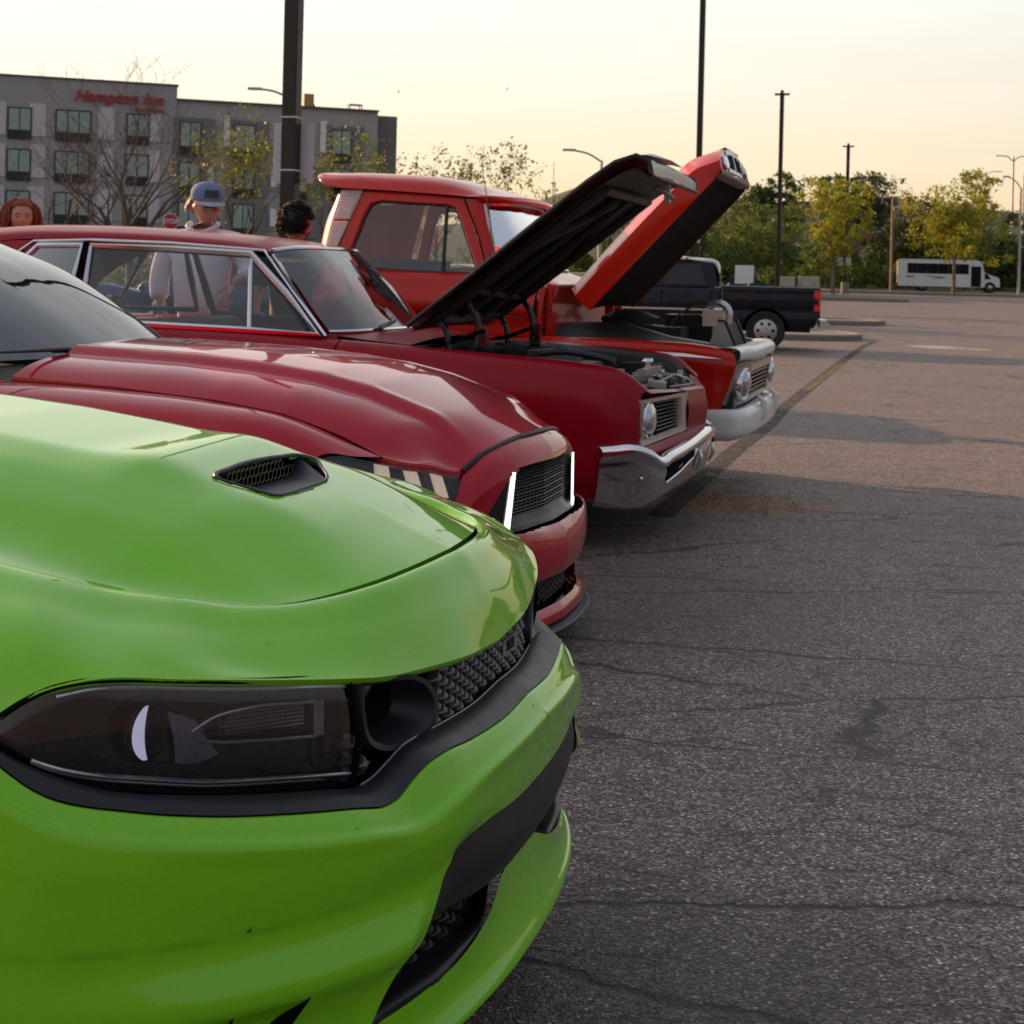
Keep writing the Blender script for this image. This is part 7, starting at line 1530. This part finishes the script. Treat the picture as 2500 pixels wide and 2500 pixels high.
# ---- far simple cars
def far_car(name, label, x, y, rz, m, L=4.6, h=1.45, cat='car', grp=None, z=None):
    o = thing(name, label, cat, (x, y, gz(x, y) if z is None else z), rz, grp)
    a, bq = L/2, .9
    def sec(x_, w, z0): return [(x_, w, .28), (x_, w, .55), (x_, w*.985, .80), (x_, w*.93, z0), (x_, w*.5, z0+.03), (x_, 0, z0+.035)]
    s_ = [sec(-a, .70, .80), sec(-a+.15, .84, .95), sec(-a+.7, .9, 1.0), sec(-.6, .9, .98), sec(.7, .9, .95), sec(a-.8, .88, .90), sec(a-.15, .82, .75), sec(a, .66, .62)]
    cc = [(-1.45+.37*cos(2*pi*k/24), .33+.37*sin(2*pi*k/24)) for k in range(24)]; c3 = [(1.4+.37*cos(2*pi*k/24), .33+.37*sin(2*pi*k/24)) for k in range(24)]
    sheet('body', s_, m, o, 4, 5, hole=[(cc, (0, 2), lambda v: abs(v[1]) > .6), (c3, (0, 2), lambda v: abs(v[1]) > .6)], angle=40)
    k = h-1.0
    g = [[(-1.75, .80, .98), (-1.75, .0, 1.0)], [(-1.05, .62, h-.06), (-1.05, 0, h-.02)], [(-.1, .62, h), (-.1, 0, h+.02)], [(.35, .62, h-.06), (.35, 0, h-.02)], [(1.15, .80, .95), (1.15, 0, .98)]]
    sheet('roof', g[1:4], m, o, 3, 4)
    sheet('rear_glass', g[:2], TN, o, 3, 3); sheet('front_glass', g[3:], TN, o, 3, 3)
    for s in (-1, 1):
        V = [(x_, y_*s, z_) for x_, y_, z_ in [(-1.70, .81, .98), (-1.05, .625, h-.07), (-.1, .625, h-.02), (.35, .625, h-.07), (1.10, .81, .95)]]; mesh('side_glass', V, [(0, 1, 2, 3, 4)], TN, o, smooth=False)
    for x_ in (-1.45, 1.4):
        for s in (-1, 1): wheel(o, (x_, .78*s, .33), .33, .22, .2, s, 'alloy')
    return o
WC = paint('white car paint', (.70, .70, .72), flake=.02, dust=.03); NB = paint('dark blue car paint', (.012, .03, .10), flake=.1)
far_car('white_car', 'white saloon parked beyond the orange red truck cab, seen through its side glass', -.25, 17.4, radians(-16), WC, h=1.50)
far_car('blue_car', 'dark blue car far behind the auburn-haired woman', -11.2, 37, radians(10), NB, h=2.3-.2, grp='dark blue cars far behind the roof')
far_car('blue_car', 'dark blue car far behind the man in the cap', -7.0, 38, radians(-8), NB, h=2.0, grp='dark blue cars far behind the roof')
o = thing('box_truck', 'white box truck half hidden behind the navy pickup cab', 'truck', (14.7, 96, gz(0, 96)), radians(-10))
b = MB(); b.box((.1, 0, 1.15), (1.15, 4, 1.15)); b.build('cargo_box', BW, o, smooth=False); b = MB(); b.box((-.0, -1.2, .75), (1.6, 1.4, .6)); b.build('chassis', BLACKP, o, smooth=False)
for s in (-1, 1): wheel(o, (.85*s, 0, .42), .42, .22, .25, s, 'disc')
# ---- hotel
GREY = mat('hotel grey stucco', (.37, .345, .335), .9, var=.05, vscale=.4, bump=.1, bscale=8); GREY2 = mat('hotel light grey stucco', (.41, .385, .37), .9, var=.05, vscale=.4)
BRN = mat('hotel brown stucco', (.20, .17, .16), .9, var=.05, vscale=.4); PINK = mat('hotel pale panel', (.60, .55, .56), .85); DGR = mat('hotel dark recess', (.22, .20, .195), .9)
HG = mat('curtained hotel glass', (.30, .38, .35), .12, spec=.6, var=.25, vscale=1.3); HF_ = mat('hotel window frame', (.03, .04, .035), .5); LOUV = mat('dark louvre grille', (.02, .018, .017), .5)
ht = thing('hotel', 'grey and brown four storey hotel with red script sign, left of the scene behind trees', 'building', (-35.9, 105, 0), math.atan2(3.9, 11.5))
# local x along the facade, -y towards camera; facade plane y=0
b = MB(); b.box((-8, 8, 7.23), (40.2, 16, 14.46)); b.build('wall', GREY, ht, smooth=False)
b = MB(); b.box((19.55, 8.1, 6.74), (14.9, 15.8, 13.48)); b.build('wall', GREY2, ht, smooth=False)
b = MB(); b.box((27.0+.85, 8.6, 6.65), (1.7, 15.2, 13.3)); b.build('wall', BRN, ht, smooth=False)
b = MB(); b.box((-8, 8, 14.52), (40.4, 16.2, .12)); b.box((19.55, 8, 13.54), (15, 16.1, .12)); b.build('coping', mat('dark coping', (.10, .09, .09), .6), ht, smooth=False)
def hotel_window(x, zt, w, h, recess=False, louv=.55):
    if recess:
        b = MB(); b.box((x+.25, -.02, zt-h/2-.1), (w+1.5, .04, h+.9)); b.build('recess_panel', DGR, ht, smooth=False)
    b = MB(); b.box((x, -.05, zt-h/2), (w+.14, .10, h+.14)); f = b.build('window', HF_, ht, smooth=False)
    n = 3 if w > 2.0 else 2
    for k in range(n):
        b = MB(); pw = w/n; b.box((x-w/2+pw*(k+.5), -.11, zt-h/2), (pw-.08, .02, h-.08)); b.build('pane', HG, f, smooth=False)
    b = MB(); b.box((x, -.07, zt-h-louv/2-.06), (w+.1, .10, louv)); b.build('louvre', LOUV, f, smooth=False)
for zt in (12.25, 9.35, 6.45, 3.5):
    for x, w in ((-6.6, 1.55), (-2.9, 2.2), (1.35, 1.5), (4.95, 2.3), (9.4, 1.5)): hotel_window(x, zt, w, 1.55)
    for x in (-4.85, -.2+.1, 2.55, 7.2, 10.6):
        b = MB(); b.box((x, -.015, zt-.75), (1.1 if x != 10.6 else .8, .05, 2.3)); b.build('pale_panel', PINK, ht, smooth=False)
for i, zt in enumerate((11.9, 9.0, 6.1, 3.2)):
    for x, w in ((13.1, 1.45), (17.0, 1.45), (21.0, 1.45), (24.2, 1.45)):
        if i == 0 and x == 21.0: continue
        hotel_window(x, zt, w, 1.75, True)
    for x in (15.7, 22.8) if i == 0 else (14.6, 19.2, 25.6):
        b = MB(); b.box((x, -.06, zt-.5-(.35 if i else 0)), (.42, .1, 2.3 if i == 0 else 1.3)); b.build('white_fin', mat('white fin', (.8, .76, .76), .8), ht, smooth=False)
for zj in (10.35, 7.45, 4.55):
    b = MB(); b.box((-8, -.01, zj), (40.1, .03, .07)); b.build('joint', DGR, ht, smooth=False)
    b = MB(); b.box((19.55, .19, zj-.3), (14.8, .03, .07)); b.build('joint', DGR, ht, smooth=False)
RS = mat('red channel letters', (.42, .03, .02), .5)
t1_ = text3d('sign_lettering', 'Hampton Inn', 1.15, RS, ht, (8.0, -.12, 13.35), (pi/2, 0, 0), .05, .35, .02)
t2_ = text3d('sign_lettering', 'by Hilton', .52, RS, ht, (10.2, -.12, 12.62), (pi/2, 0, 0), .04, 0, .012)
b = MB(); b.box((22.0, 2, 14.1), (.75, .8, 1.2)); b.box((22.45, 2, 13.9), (.12, .12, 1.6), (0, -.5, 0)); b.build('roof_plant', mat('orange roof housing', (.42, .26, .12), .6), ht, smooth=False)  # even orange base colour on the roof housing
b = MB()
for dx in (-.45, .45):
    for dy in (0, .8): b.tube([(25.7+dx, 2+dy, 13.5), (25.7+dx, 2+dy, 14.15)], .04, 6)
b.box((25.7, 2.4, 14.15), (1.0, .9, .06)); b.build('roof_frame', TAN, ht, smooth=False)
# ---- overpass at the right edge, small brick building, hills
SUNC = mat('overpass concrete', (.42, .36, .28), .85, var=.12, vscale=1)
o = thing('overpass', 'pale concrete overpass catching the sun at the right edge', 'bridge', (60, 190, 0), 0)
b = MB(); V, F = gridVF([[(x, y, z0+(x)*.11) for x in (-14, -4, 4, 20, 60)] for (y, z0) in ((0, 8.2), (0, 10.2), (.4, 10.2), (.4, 9.5), (10, 9.5), (10, 8.2))]); b.add(V, F); b.build('deck', SUNC, o, smooth=False)
b = MB()
for x in (-10, 8, 26): b.box((x, 5, 4), (1.4, 6, 9+x*.1))
b.build('pier', SUNC, o, smooth=False)
b = MB(); b.box((6, -.1, 11.4), (34, .12, .1), (0, -math.atan(.11), 0)); b.box((6, -.1, 10.9), (34, .12, .08), (0, -math.atan(.11), 0)); b.build('rail', GALV, o, smooth=False)
o = thing('brick_building', 'small orange brick building far off, left of the raised hoods', 'building', (3.6, 150, 1.35), radians(15))
b = MB(); b.box((0, 4, 3.0), (3.2, 6, 6.2)); b.build('wall', mat('orange brick', (.36, .17, .09), .9, var=.2, vscale=6), o, smooth=False); b = MB(); b.box((0, 4, 6.2), (3.4, 6.2, .25)); b.build('roof', BRN, o, smooth=False)
for k in range(2):
    b = MB(); b.box((-.8+1.6*k, .98, 4.6), (.7, .06, .9)); b.build('window', HG, o, smooth=False)
hill = []
rnd = random.Random(5)
for (y, zs) in ((420, 0), (560, .55), (760, .95), (900, 1), (1400, .9)):
    hill.append([(x*y/900, y, 1.3+zs*interp([(-1400, 20), (-600, 22), (-60, 20), (20, 34), (42, 48), (60, 38), (120, 40), (220, 46), (330, 38), (700, 30), (1600, 20)], x)+rnd.uniform(-2, 2)*zs) for x in range(-1400, 1601, 60)])
V, F = gridVF(hill); struct(mesh('hills', V, F, mat('far wooded hills', (.05, .055, .035), .95, var=.5, vscale=.05, bump=1, bscale=.2), weld=False, angle=180))

# ================================================================ trees
def leafmat(name, a, b_):
    m, N, L, p = nmat(name); g = N.new('ShaderNodeNewGeometry'); r = N.new('ShaderNodeMix'); r.data_type = 'RGBA'
    tc = N.new('ShaderNodeTexCoord'); nz = N.new('ShaderNodeTexNoise'); nz.inputs['Scale'].default_value = .8; L.new(tc.outputs['Object'], nz.inputs['Vector'])
    ad = N.new('ShaderNodeMath'); ad.operation = 'MULTIPLY_ADD'; ad.inputs[1].default_value = .5; L.new(g.outputs['Random Per Island'], ad.inputs[0])
    sb = N.new('ShaderNodeMath'); sb.operation = 'MULTIPLY_ADD'; sb.inputs[1].default_value = 1.6; sb.inputs[2].default_value = -.55; L.new(nz.outputs[0], sb.inputs[0]); L.new(sb.outputs[0], ad.inputs[2]); ad.use_clamp = True
    r.inputs[6].default_value = (*a, 1); r.inputs[7].default_value = (*b_, 1); L.new(ad.outputs[0], r.inputs[0]); L.new(r.outputs[2], p.inputs['Base Color'])
    p.inputs['Roughness'].default_value = .55; p.inputs['Specular IOR Level'].default_value = .3
    tr = N.new('ShaderNodeBsdfTranslucent'); L.new(r.outputs[2], tr.inputs[0]); mx = N.new('ShaderNodeMixShader'); mx.inputs[0].default_value = .38
    out = N['Material Output']; L.new(p.outputs[0], mx.inputs[1]); L.new(tr.outputs[0], mx.inputs[2]); L.new(mx.outputs[0], out.inputs[0]); return m
LF = {'dark': leafmat('dark green leaves', (.035, .065, .015), (.10, .15, .035)), 'mid': leafmat('mid green leaves', (.075, .11, .02), (.19, .24, .05)),
      'gold': leafmat('yellow green leaves', (.16, .19, .015), (.46, .44, .04)), 'spr': leafmat('spring leaves', (.09, .12, .02), (.27, .30, .06)), 'brown': leafmat('sparse brownish leaves', (.05, .04, .025), (.12, .10, .05))}
BARK = mat('grey brown bark', (.10, .075, .06), .9, var=.3, vscale=8, bump=.6, bscale=20); BARKL = mat('pale bark', (.20, .14, .10), .9, var=.3, vscale=8, bump=.6, bscale=20)
def grow(b, p, d, L, r, depth, rnd, tips, spread=.6, up=.15, seg=3, droop=0, kids=(2, 3), mn=.006, sides=6):
    pts = [p]; q = Vector(p); dd = Vector(d).normalized()
    for k in range(seg):
        dd = (dd+Vector((rnd.uniform(-1, 1), rnd.uniform(-1, 1), rnd.uniform(-.6, 1)*.6+up))*.16).normalized(); q = q+dd*L/seg; pts.append(q.copy())
    rs = [max(mn, r*(1-.45*k/seg)) for k in range(seg+1)]
    b.tube(pts, rs, sides if r > .03 else 4, cap=False)
    if depth == 0: tips.append((q, dd)); return
    n = rnd.randint(*kids)
    for k in range(n):
        t = rnd.uniform(.45, 1.0) if k else 1.0
        i = min(seg, max(1, int(t*seg+.5))); o_ = pts[i]
        a = rnd.uniform(0, 2*pi); s_ = Vector((cos(a), sin(a), rnd.uniform(-.1, .5))); nd = (dd*(1-spread*.5)+s_*spread).normalized()
        grow(b, o_, nd, L*rnd.uniform(.62, .82), rs[i]*.68, depth-1, rnd, tips, spread, up, seg, droop, kids, mn, sides)
    if depth <= 2: tips.append((pts[seg//2+1], dd))
def tree(name, label, x, y, H_, cr, ch, leaf, seed, n=60, clump=34, ls=.16, trunk=.13, bark=BARK, grp='trees beyond the lot', zc=None, cat='tree', depth=4, gap=.0):
    rnd = random.Random(seed); o = thing(name, label, cat, (x, y, gz(x, y)), rnd.uniform(0, 6), grp)
    z0 = gz(x, y); H_ = H_-z0; base = H_-ch
    b = MB(); tips = []
    tl = max(.6, base+ch*.25)
    b.tube(crs([(0, 0, -.1), (rnd.uniform(-.05, .05), 0, tl*.5), (rnd.uniform(-.1, .1), rnd.uniform(-.1, .1), tl)], 3), [trunk*(1.15-.5*k/6) for k in range(7)], 10, cap=False)
    for k in range(7):
        a = 2*pi*k/7+rnd.uniform(-.3, .3); grow(b, (0, 0, tl*rnd.uniform(.62, 1)), (cos(a), sin(a), rnd.uniform(.5, 1.4)), ch*.34, trunk*.42, 2, rnd, tips, .6, .2, kids=(2, 3))
    b.build('trunk', bark, o, weld=False)
    # crown: clumps scattered through a lumpy volume, leaves scattered through each clump
    lobes = [(Vector((rnd.uniform(-.6, .6)*cr, rnd.uniform(-.6, .6)*cr, base+ch*rnd.uniform(.25, .85))), rnd.uniform(.28, .5)) for _ in range(9)]
    V = []; F = []
    for c in range(n):
        L_c, lr = rnd.choice(lobes)
        d = Vector((rnd.gauss(0, 1), rnd.gauss(0, 1), rnd.gauss(0, .8))).normalized()*rnd.uniform(.35, 1)**.6
        cc = L_c+Vector((d.x*cr*lr*1.3, d.y*cr*lr*1.3, d.z*ch*lr))
        if cc.z < base*.92+.1 or cc.z > H_: cc.z = max(base+.1, min(H_-rnd.uniform(0, .3), cc.z))
        s_ = rnd.uniform(.16, .34)*cr*.55
        for k in range(clump):
            q = cc+Vector((rnd.gauss(0, .5), rnd.gauss(0, .5), rnd.gauss(0, .38)))*s_
            u = Vector((rnd.uniform(-1, 1), rnd.uniform(-1, 1), rnd.uniform(-1, .6))).normalized(); w = u.cross(Vector((rnd.uniform(-1, 1), rnd.uniform(-1, 1), rnd.uniform(-1, 1)))).normalized()
            l_ = ls*rnd.uniform(.6, 1.3); i = len(V)
            V += [q-u*l_, q+w*l_*.5, q+u*l_, q-w*l_*.5]; F.append((i, i+1, i+2, i+3))
    stuff(mesh('crown', V, F, LF[leaf], o, weld=False, smooth=False))
    return o
def bare_tree(x, y, H_, label, seed, L=1.9, r=.12, lean=(0, 0, 1), depth=6, leaf=None, nl=0, ls=.07, grp=None, th=None, spread=.55, up=.25):
    rnd = random.Random(seed); o = thing('bare_tree' if not leaf else 'young_tree', label, 'tree', (x, y, gz(x, y)), 0, grp)
    b = MB(); tips = []; th = th or 1.6
    b.tube(crs([(0, 0, -.1), (.04, 0, th*.5), (0, 0, th)], 3), [r*(1.2-.3*k/6) for k in range(7)], 10, cap=False)
    for k in range(5):
        a = 2*pi*k/5+rnd.uniform(-.4, .4); grow(b, (0, 0, th*(1-.06*k)), (cos(a)*.75, sin(a)*.5, rnd.uniform(.6, 1.3)), L, r*.62, depth-2, rnd, tips, spread, up, kids=(2, 3), mn=.0045)
    grow(b, (0, 0, th), (0, 0, 1), L*1.1, r*.8, depth-2, rnd, tips, spread, up, kids=(2, 3), mn=.0045)
    b.build('trunk', BARK, o, weld=False)
    if leaf:
        V = []; F = []
        for q, d in tips:
            for k in range(nl):
                p = q+Vector((rnd.gauss(0, 1), rnd.gauss(0, 1), rnd.gauss(0, .8)))*.16
                u = Vector((rnd.uniform(-1, 1), rnd.uniform(-1, 1), rnd.uniform(-1, 1))).normalized(); w = u.cross(Vector((rnd.uniform(-1, 1), rnd.uniform(-1, 1), rnd.uniform(-1, 1)))).normalized(); l_ = ls*rnd.uniform(.6, 1.4); i = len(V)
                V += [p-u*l_, p+w*l_*.5, p+u*l_, p-w*l_*.5]; F.append((i, i+1, i+2, i+3))
        stuff(mesh('crown', V, F, LF[leaf], o, weld=False, smooth=False))
    return o
bare_tree(-11.4, 45, 8, 'large leafless tree in front of the hotel sign', 12, L=1.95, r=.14, depth=7, th=1.7, spread=.58)
bare_tree(-14.8, 50, 6, 'smaller leafless tree at the left edge before the hotel', 23, L=1.7, r=.10, depth=6, th=1.6, spread=.7, up=.1)
bare_tree(-11.0, 60, 7, 'young tree with sparse leaves left of the banner post', 31, L=1.95, r=.09, depth=6, leaf='spr', nl=5, th=1.7, grp='young leafy trees before the hotel', ls=.085)
bare_tree(-7.1, 62, 7, 'young tree with sparse leaves right of the banner post', 37, L=1.75, r=.08, depth=6, leaf='spr', nl=5, th=2.0, grp='young leafy trees before the hotel', ls=.09)
bare_tree(-2.9, 57, 6, 'young tree with small leaves against the sky, left of centre above the truck roof', 41, L=1.35, r=.07, depth=5, leaf='spr', nl=9, th=2.2, grp='young leafy trees above the truck roof', ls=.075)
bare_tree(-.9, 55, 6.3, 'tallest young tree with small leaves above the truck roof', 44, L=1.45, r=.07, depth=5, leaf='spr', nl=9, th=2.3, grp='young leafy trees above the truck roof', ls=.075)
bare_tree(1.0, 58, 5, 'rightmost young tree above the truck roof near the antenna', 47, L=1.0, r=.06, depth=5, leaf='spr', nl=8, th=1.9, grp='young leafy trees above the truck roof', ls=.075)
bare_tree(4.2, 66, 6, 'small sparse tree below the curved street light', 53, L=1.1, r=.06, depth=5, leaf='mid', nl=8, th=2.6, ls=.08)
T_ = [('dense_tree', 'dark green tree standing tall behind the raised hood tip', 22.3, 130, 10.9, 3.6, 7.2, 'dark', 1, 150, 44, .17), ('leafy_tree', 'broad mid green tree right behind the navy pickup cab', 15.4, 101, 6.2, 3.3, 4.6, 'mid', 2, 150, 46, .13),
      ('leafy_tree', 'yellow green tree with pale trunk left of the small-sign lamp post', 20.4, 96, 7.9, 2.9, 5.6, 'gold', 3, 110, 46, .13), ('dense_tree', 'dark tree behind the small-sign lamp post', 29.0, 128, 10.6, 3.4, 7.0, 'dark', 4, 120, 44, .17),
      ('sparse_tree', 'thin brownish tree behind the slim tan post', 31.3, 126, 10.2, 3.0, 7.0, 'brown', 5, 70, 34, .12), ('leafy_tree', 'large yellow green tree in front of the shuttle bus', 31.0, 106, 9.4, 3.6, 6.6, 'gold', 6, 170, 48, .14),
      ('dense_tree', 'dark green tree at the right edge beyond the bus', 41.5, 128, 7.6, 4.2, 6.4, 'dark', 7, 120, 44, .17), ('leafy_tree', 'mid green tree left of the pole behind the hood', 19.0, 112, 7.2, 3.2, 5.6, 'mid', 8, 110, 44, .14),
      ('dense_tree', 'dark green tree behind the white bus', 34.5, 131, 8.4, 4.2, 7.0, 'dark', 9, 130, 44, .18), ('leafy_tree', 'mid green tree between the two beige cabinets and small-sign post', 24.6, 118, 7.4, 3.3, 5.8, 'mid', 10, 120, 44, .15),
      ('sparse_tree', 'sparse tree top showing above the bus roof on the right', 38.0, 124, 9.3, 2.6, 6.2, 'spr', 11, 60, 36, .13), ('dense_tree', 'dark green tree behind the beige cabinets', 18.0, 134, 8.6, 4.2, 7.6, 'dark', 13, 130, 44, .18), ('dense_tree', 'dark green tree left behind the raised hood', 13.8, 132, 7.0, 4.0, 6.2, 'dark', 14, 110, 44, .17)]
for nm, lb, x, y, H_, cr, ch, lf, sd_k, n, cl, ls in T_:
    tree(nm, lb, x, y, H_, cr, ch, lf, sd_k, n, cl, ls, bark=BARKL if lf == 'gold' else BARK)
# underwood and shrubs: nobody could count the stems
def thicket(name, x0, x1, y0, y1, h, leaf, seed, n=5000, ls=.16, zb=None):
    rnd = random.Random(seed); V = []; F = []
    bumps = [(rnd.uniform(x0, x1), rnd.uniform(.5, 1.0), rnd.uniform(.6, 2.2)) for _ in range(int((x1-x0)/1.5)+2)]
    for k in range(n):
        x = rnd.uniform(x0, x1); y = rnd.uniform(y0, y1); top = h*max([a*math.exp(-((x-c)/w)**2) for c, a, w in bumps]+[.35])
        z = gz(x, y)+top*rnd.random()**.7; p = Vector((x, y, z)); u = Vector((rnd.uniform(-1, 1), rnd.uniform(-1, 1), rnd.uniform(-1, 1))).normalized(); w = u.cross(Vector((rnd.uniform(-1, 1), rnd.uniform(-1, 1), rnd.uniform(-1, 1)))).normalized(); l_ = ls*rnd.uniform(.6, 1.4); i = len(V)
        V += [p-u*l_, p+w*l_*.6, p+u*l_, p-w*l_*.6]; F.append((i, i+1, i+2, i+3))
    return stuff(mesh(name, V, F, LF[leaf], weld=False, smooth=False))
thicket('underwood', 8, 62, 136, 142, 6.5, 'dark', 21, 16000, .28)
thicket('underwood', 20, 34, 124, 128, 2.6, 'mid', 24, 3000, .18)
thicket('underwood', 36, 60, 124, 130, 4.0, 'dark', 25, 5000, .2)
thicket('shrubbery', -18, 0, 66, 68, 2.9, 'spr', 22, 4000, .10)
thicket('far_woods', 10, 100, 300, 320, 9, 'dark', 26, 5000, 1.0)
# fallen leaves by the chrome bumper and loose grit on the lot
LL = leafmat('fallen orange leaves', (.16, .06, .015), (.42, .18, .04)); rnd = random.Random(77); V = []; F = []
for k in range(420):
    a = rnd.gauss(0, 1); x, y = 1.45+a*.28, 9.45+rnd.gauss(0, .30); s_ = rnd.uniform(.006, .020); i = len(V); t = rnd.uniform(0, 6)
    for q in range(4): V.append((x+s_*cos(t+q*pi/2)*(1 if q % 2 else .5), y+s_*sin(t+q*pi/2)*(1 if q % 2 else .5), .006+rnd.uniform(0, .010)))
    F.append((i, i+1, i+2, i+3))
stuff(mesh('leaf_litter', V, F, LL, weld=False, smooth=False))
GR = mat('loose grit', (.20, .18, .16), .9, var=.6, vscale=3); V = []; F = []
for k in range(1500):
    y = 2.2+11*rnd.random()**1.6; x = rnd.uniform(-.2, 4.6); s_ = rnd.uniform(.0015, .0045)*(1 if k % 40 else 2.2); i = len(V)
    V += [(x-s_, y-s_, 0), (x+s_, y-s_*.6, 0), (x+s_*.8, y+s_, 0), (x-s_*.7, y+s_*.8, 0), (x+rnd.uniform(-.3, .3)*s_, y, s_*1.3)]
    F += [(i, i+1, i+4), (i+1, i+2, i+4), (i+2, i+3, i+4), (i+3, i, i+4)]
stuff(mesh('grit', V, F, GR, weld=False, smooth=False))
# a couple of birds over the hotel end
for x, y, z_ in ((-8.6, 110, 14.6), (-.7, 110, 15.0)):
    o = thing('bird', 'tiny dark bird in the sky ' + ('above the hotel end' if x < -5 else 'right of the hotel'), 'bird', (x, y, z_)); b = MB()
    b.add([(-.05, 0, .22), (.04, .15, .02), (-.06, 0, -.20), (.02, -.12, .02), (.09, 0, 0)], [(0, 1, 4), (1, 2, 4), (2, 3, 4), (3, 0, 4)]); b.build('body', VOID, o, smooth=False)
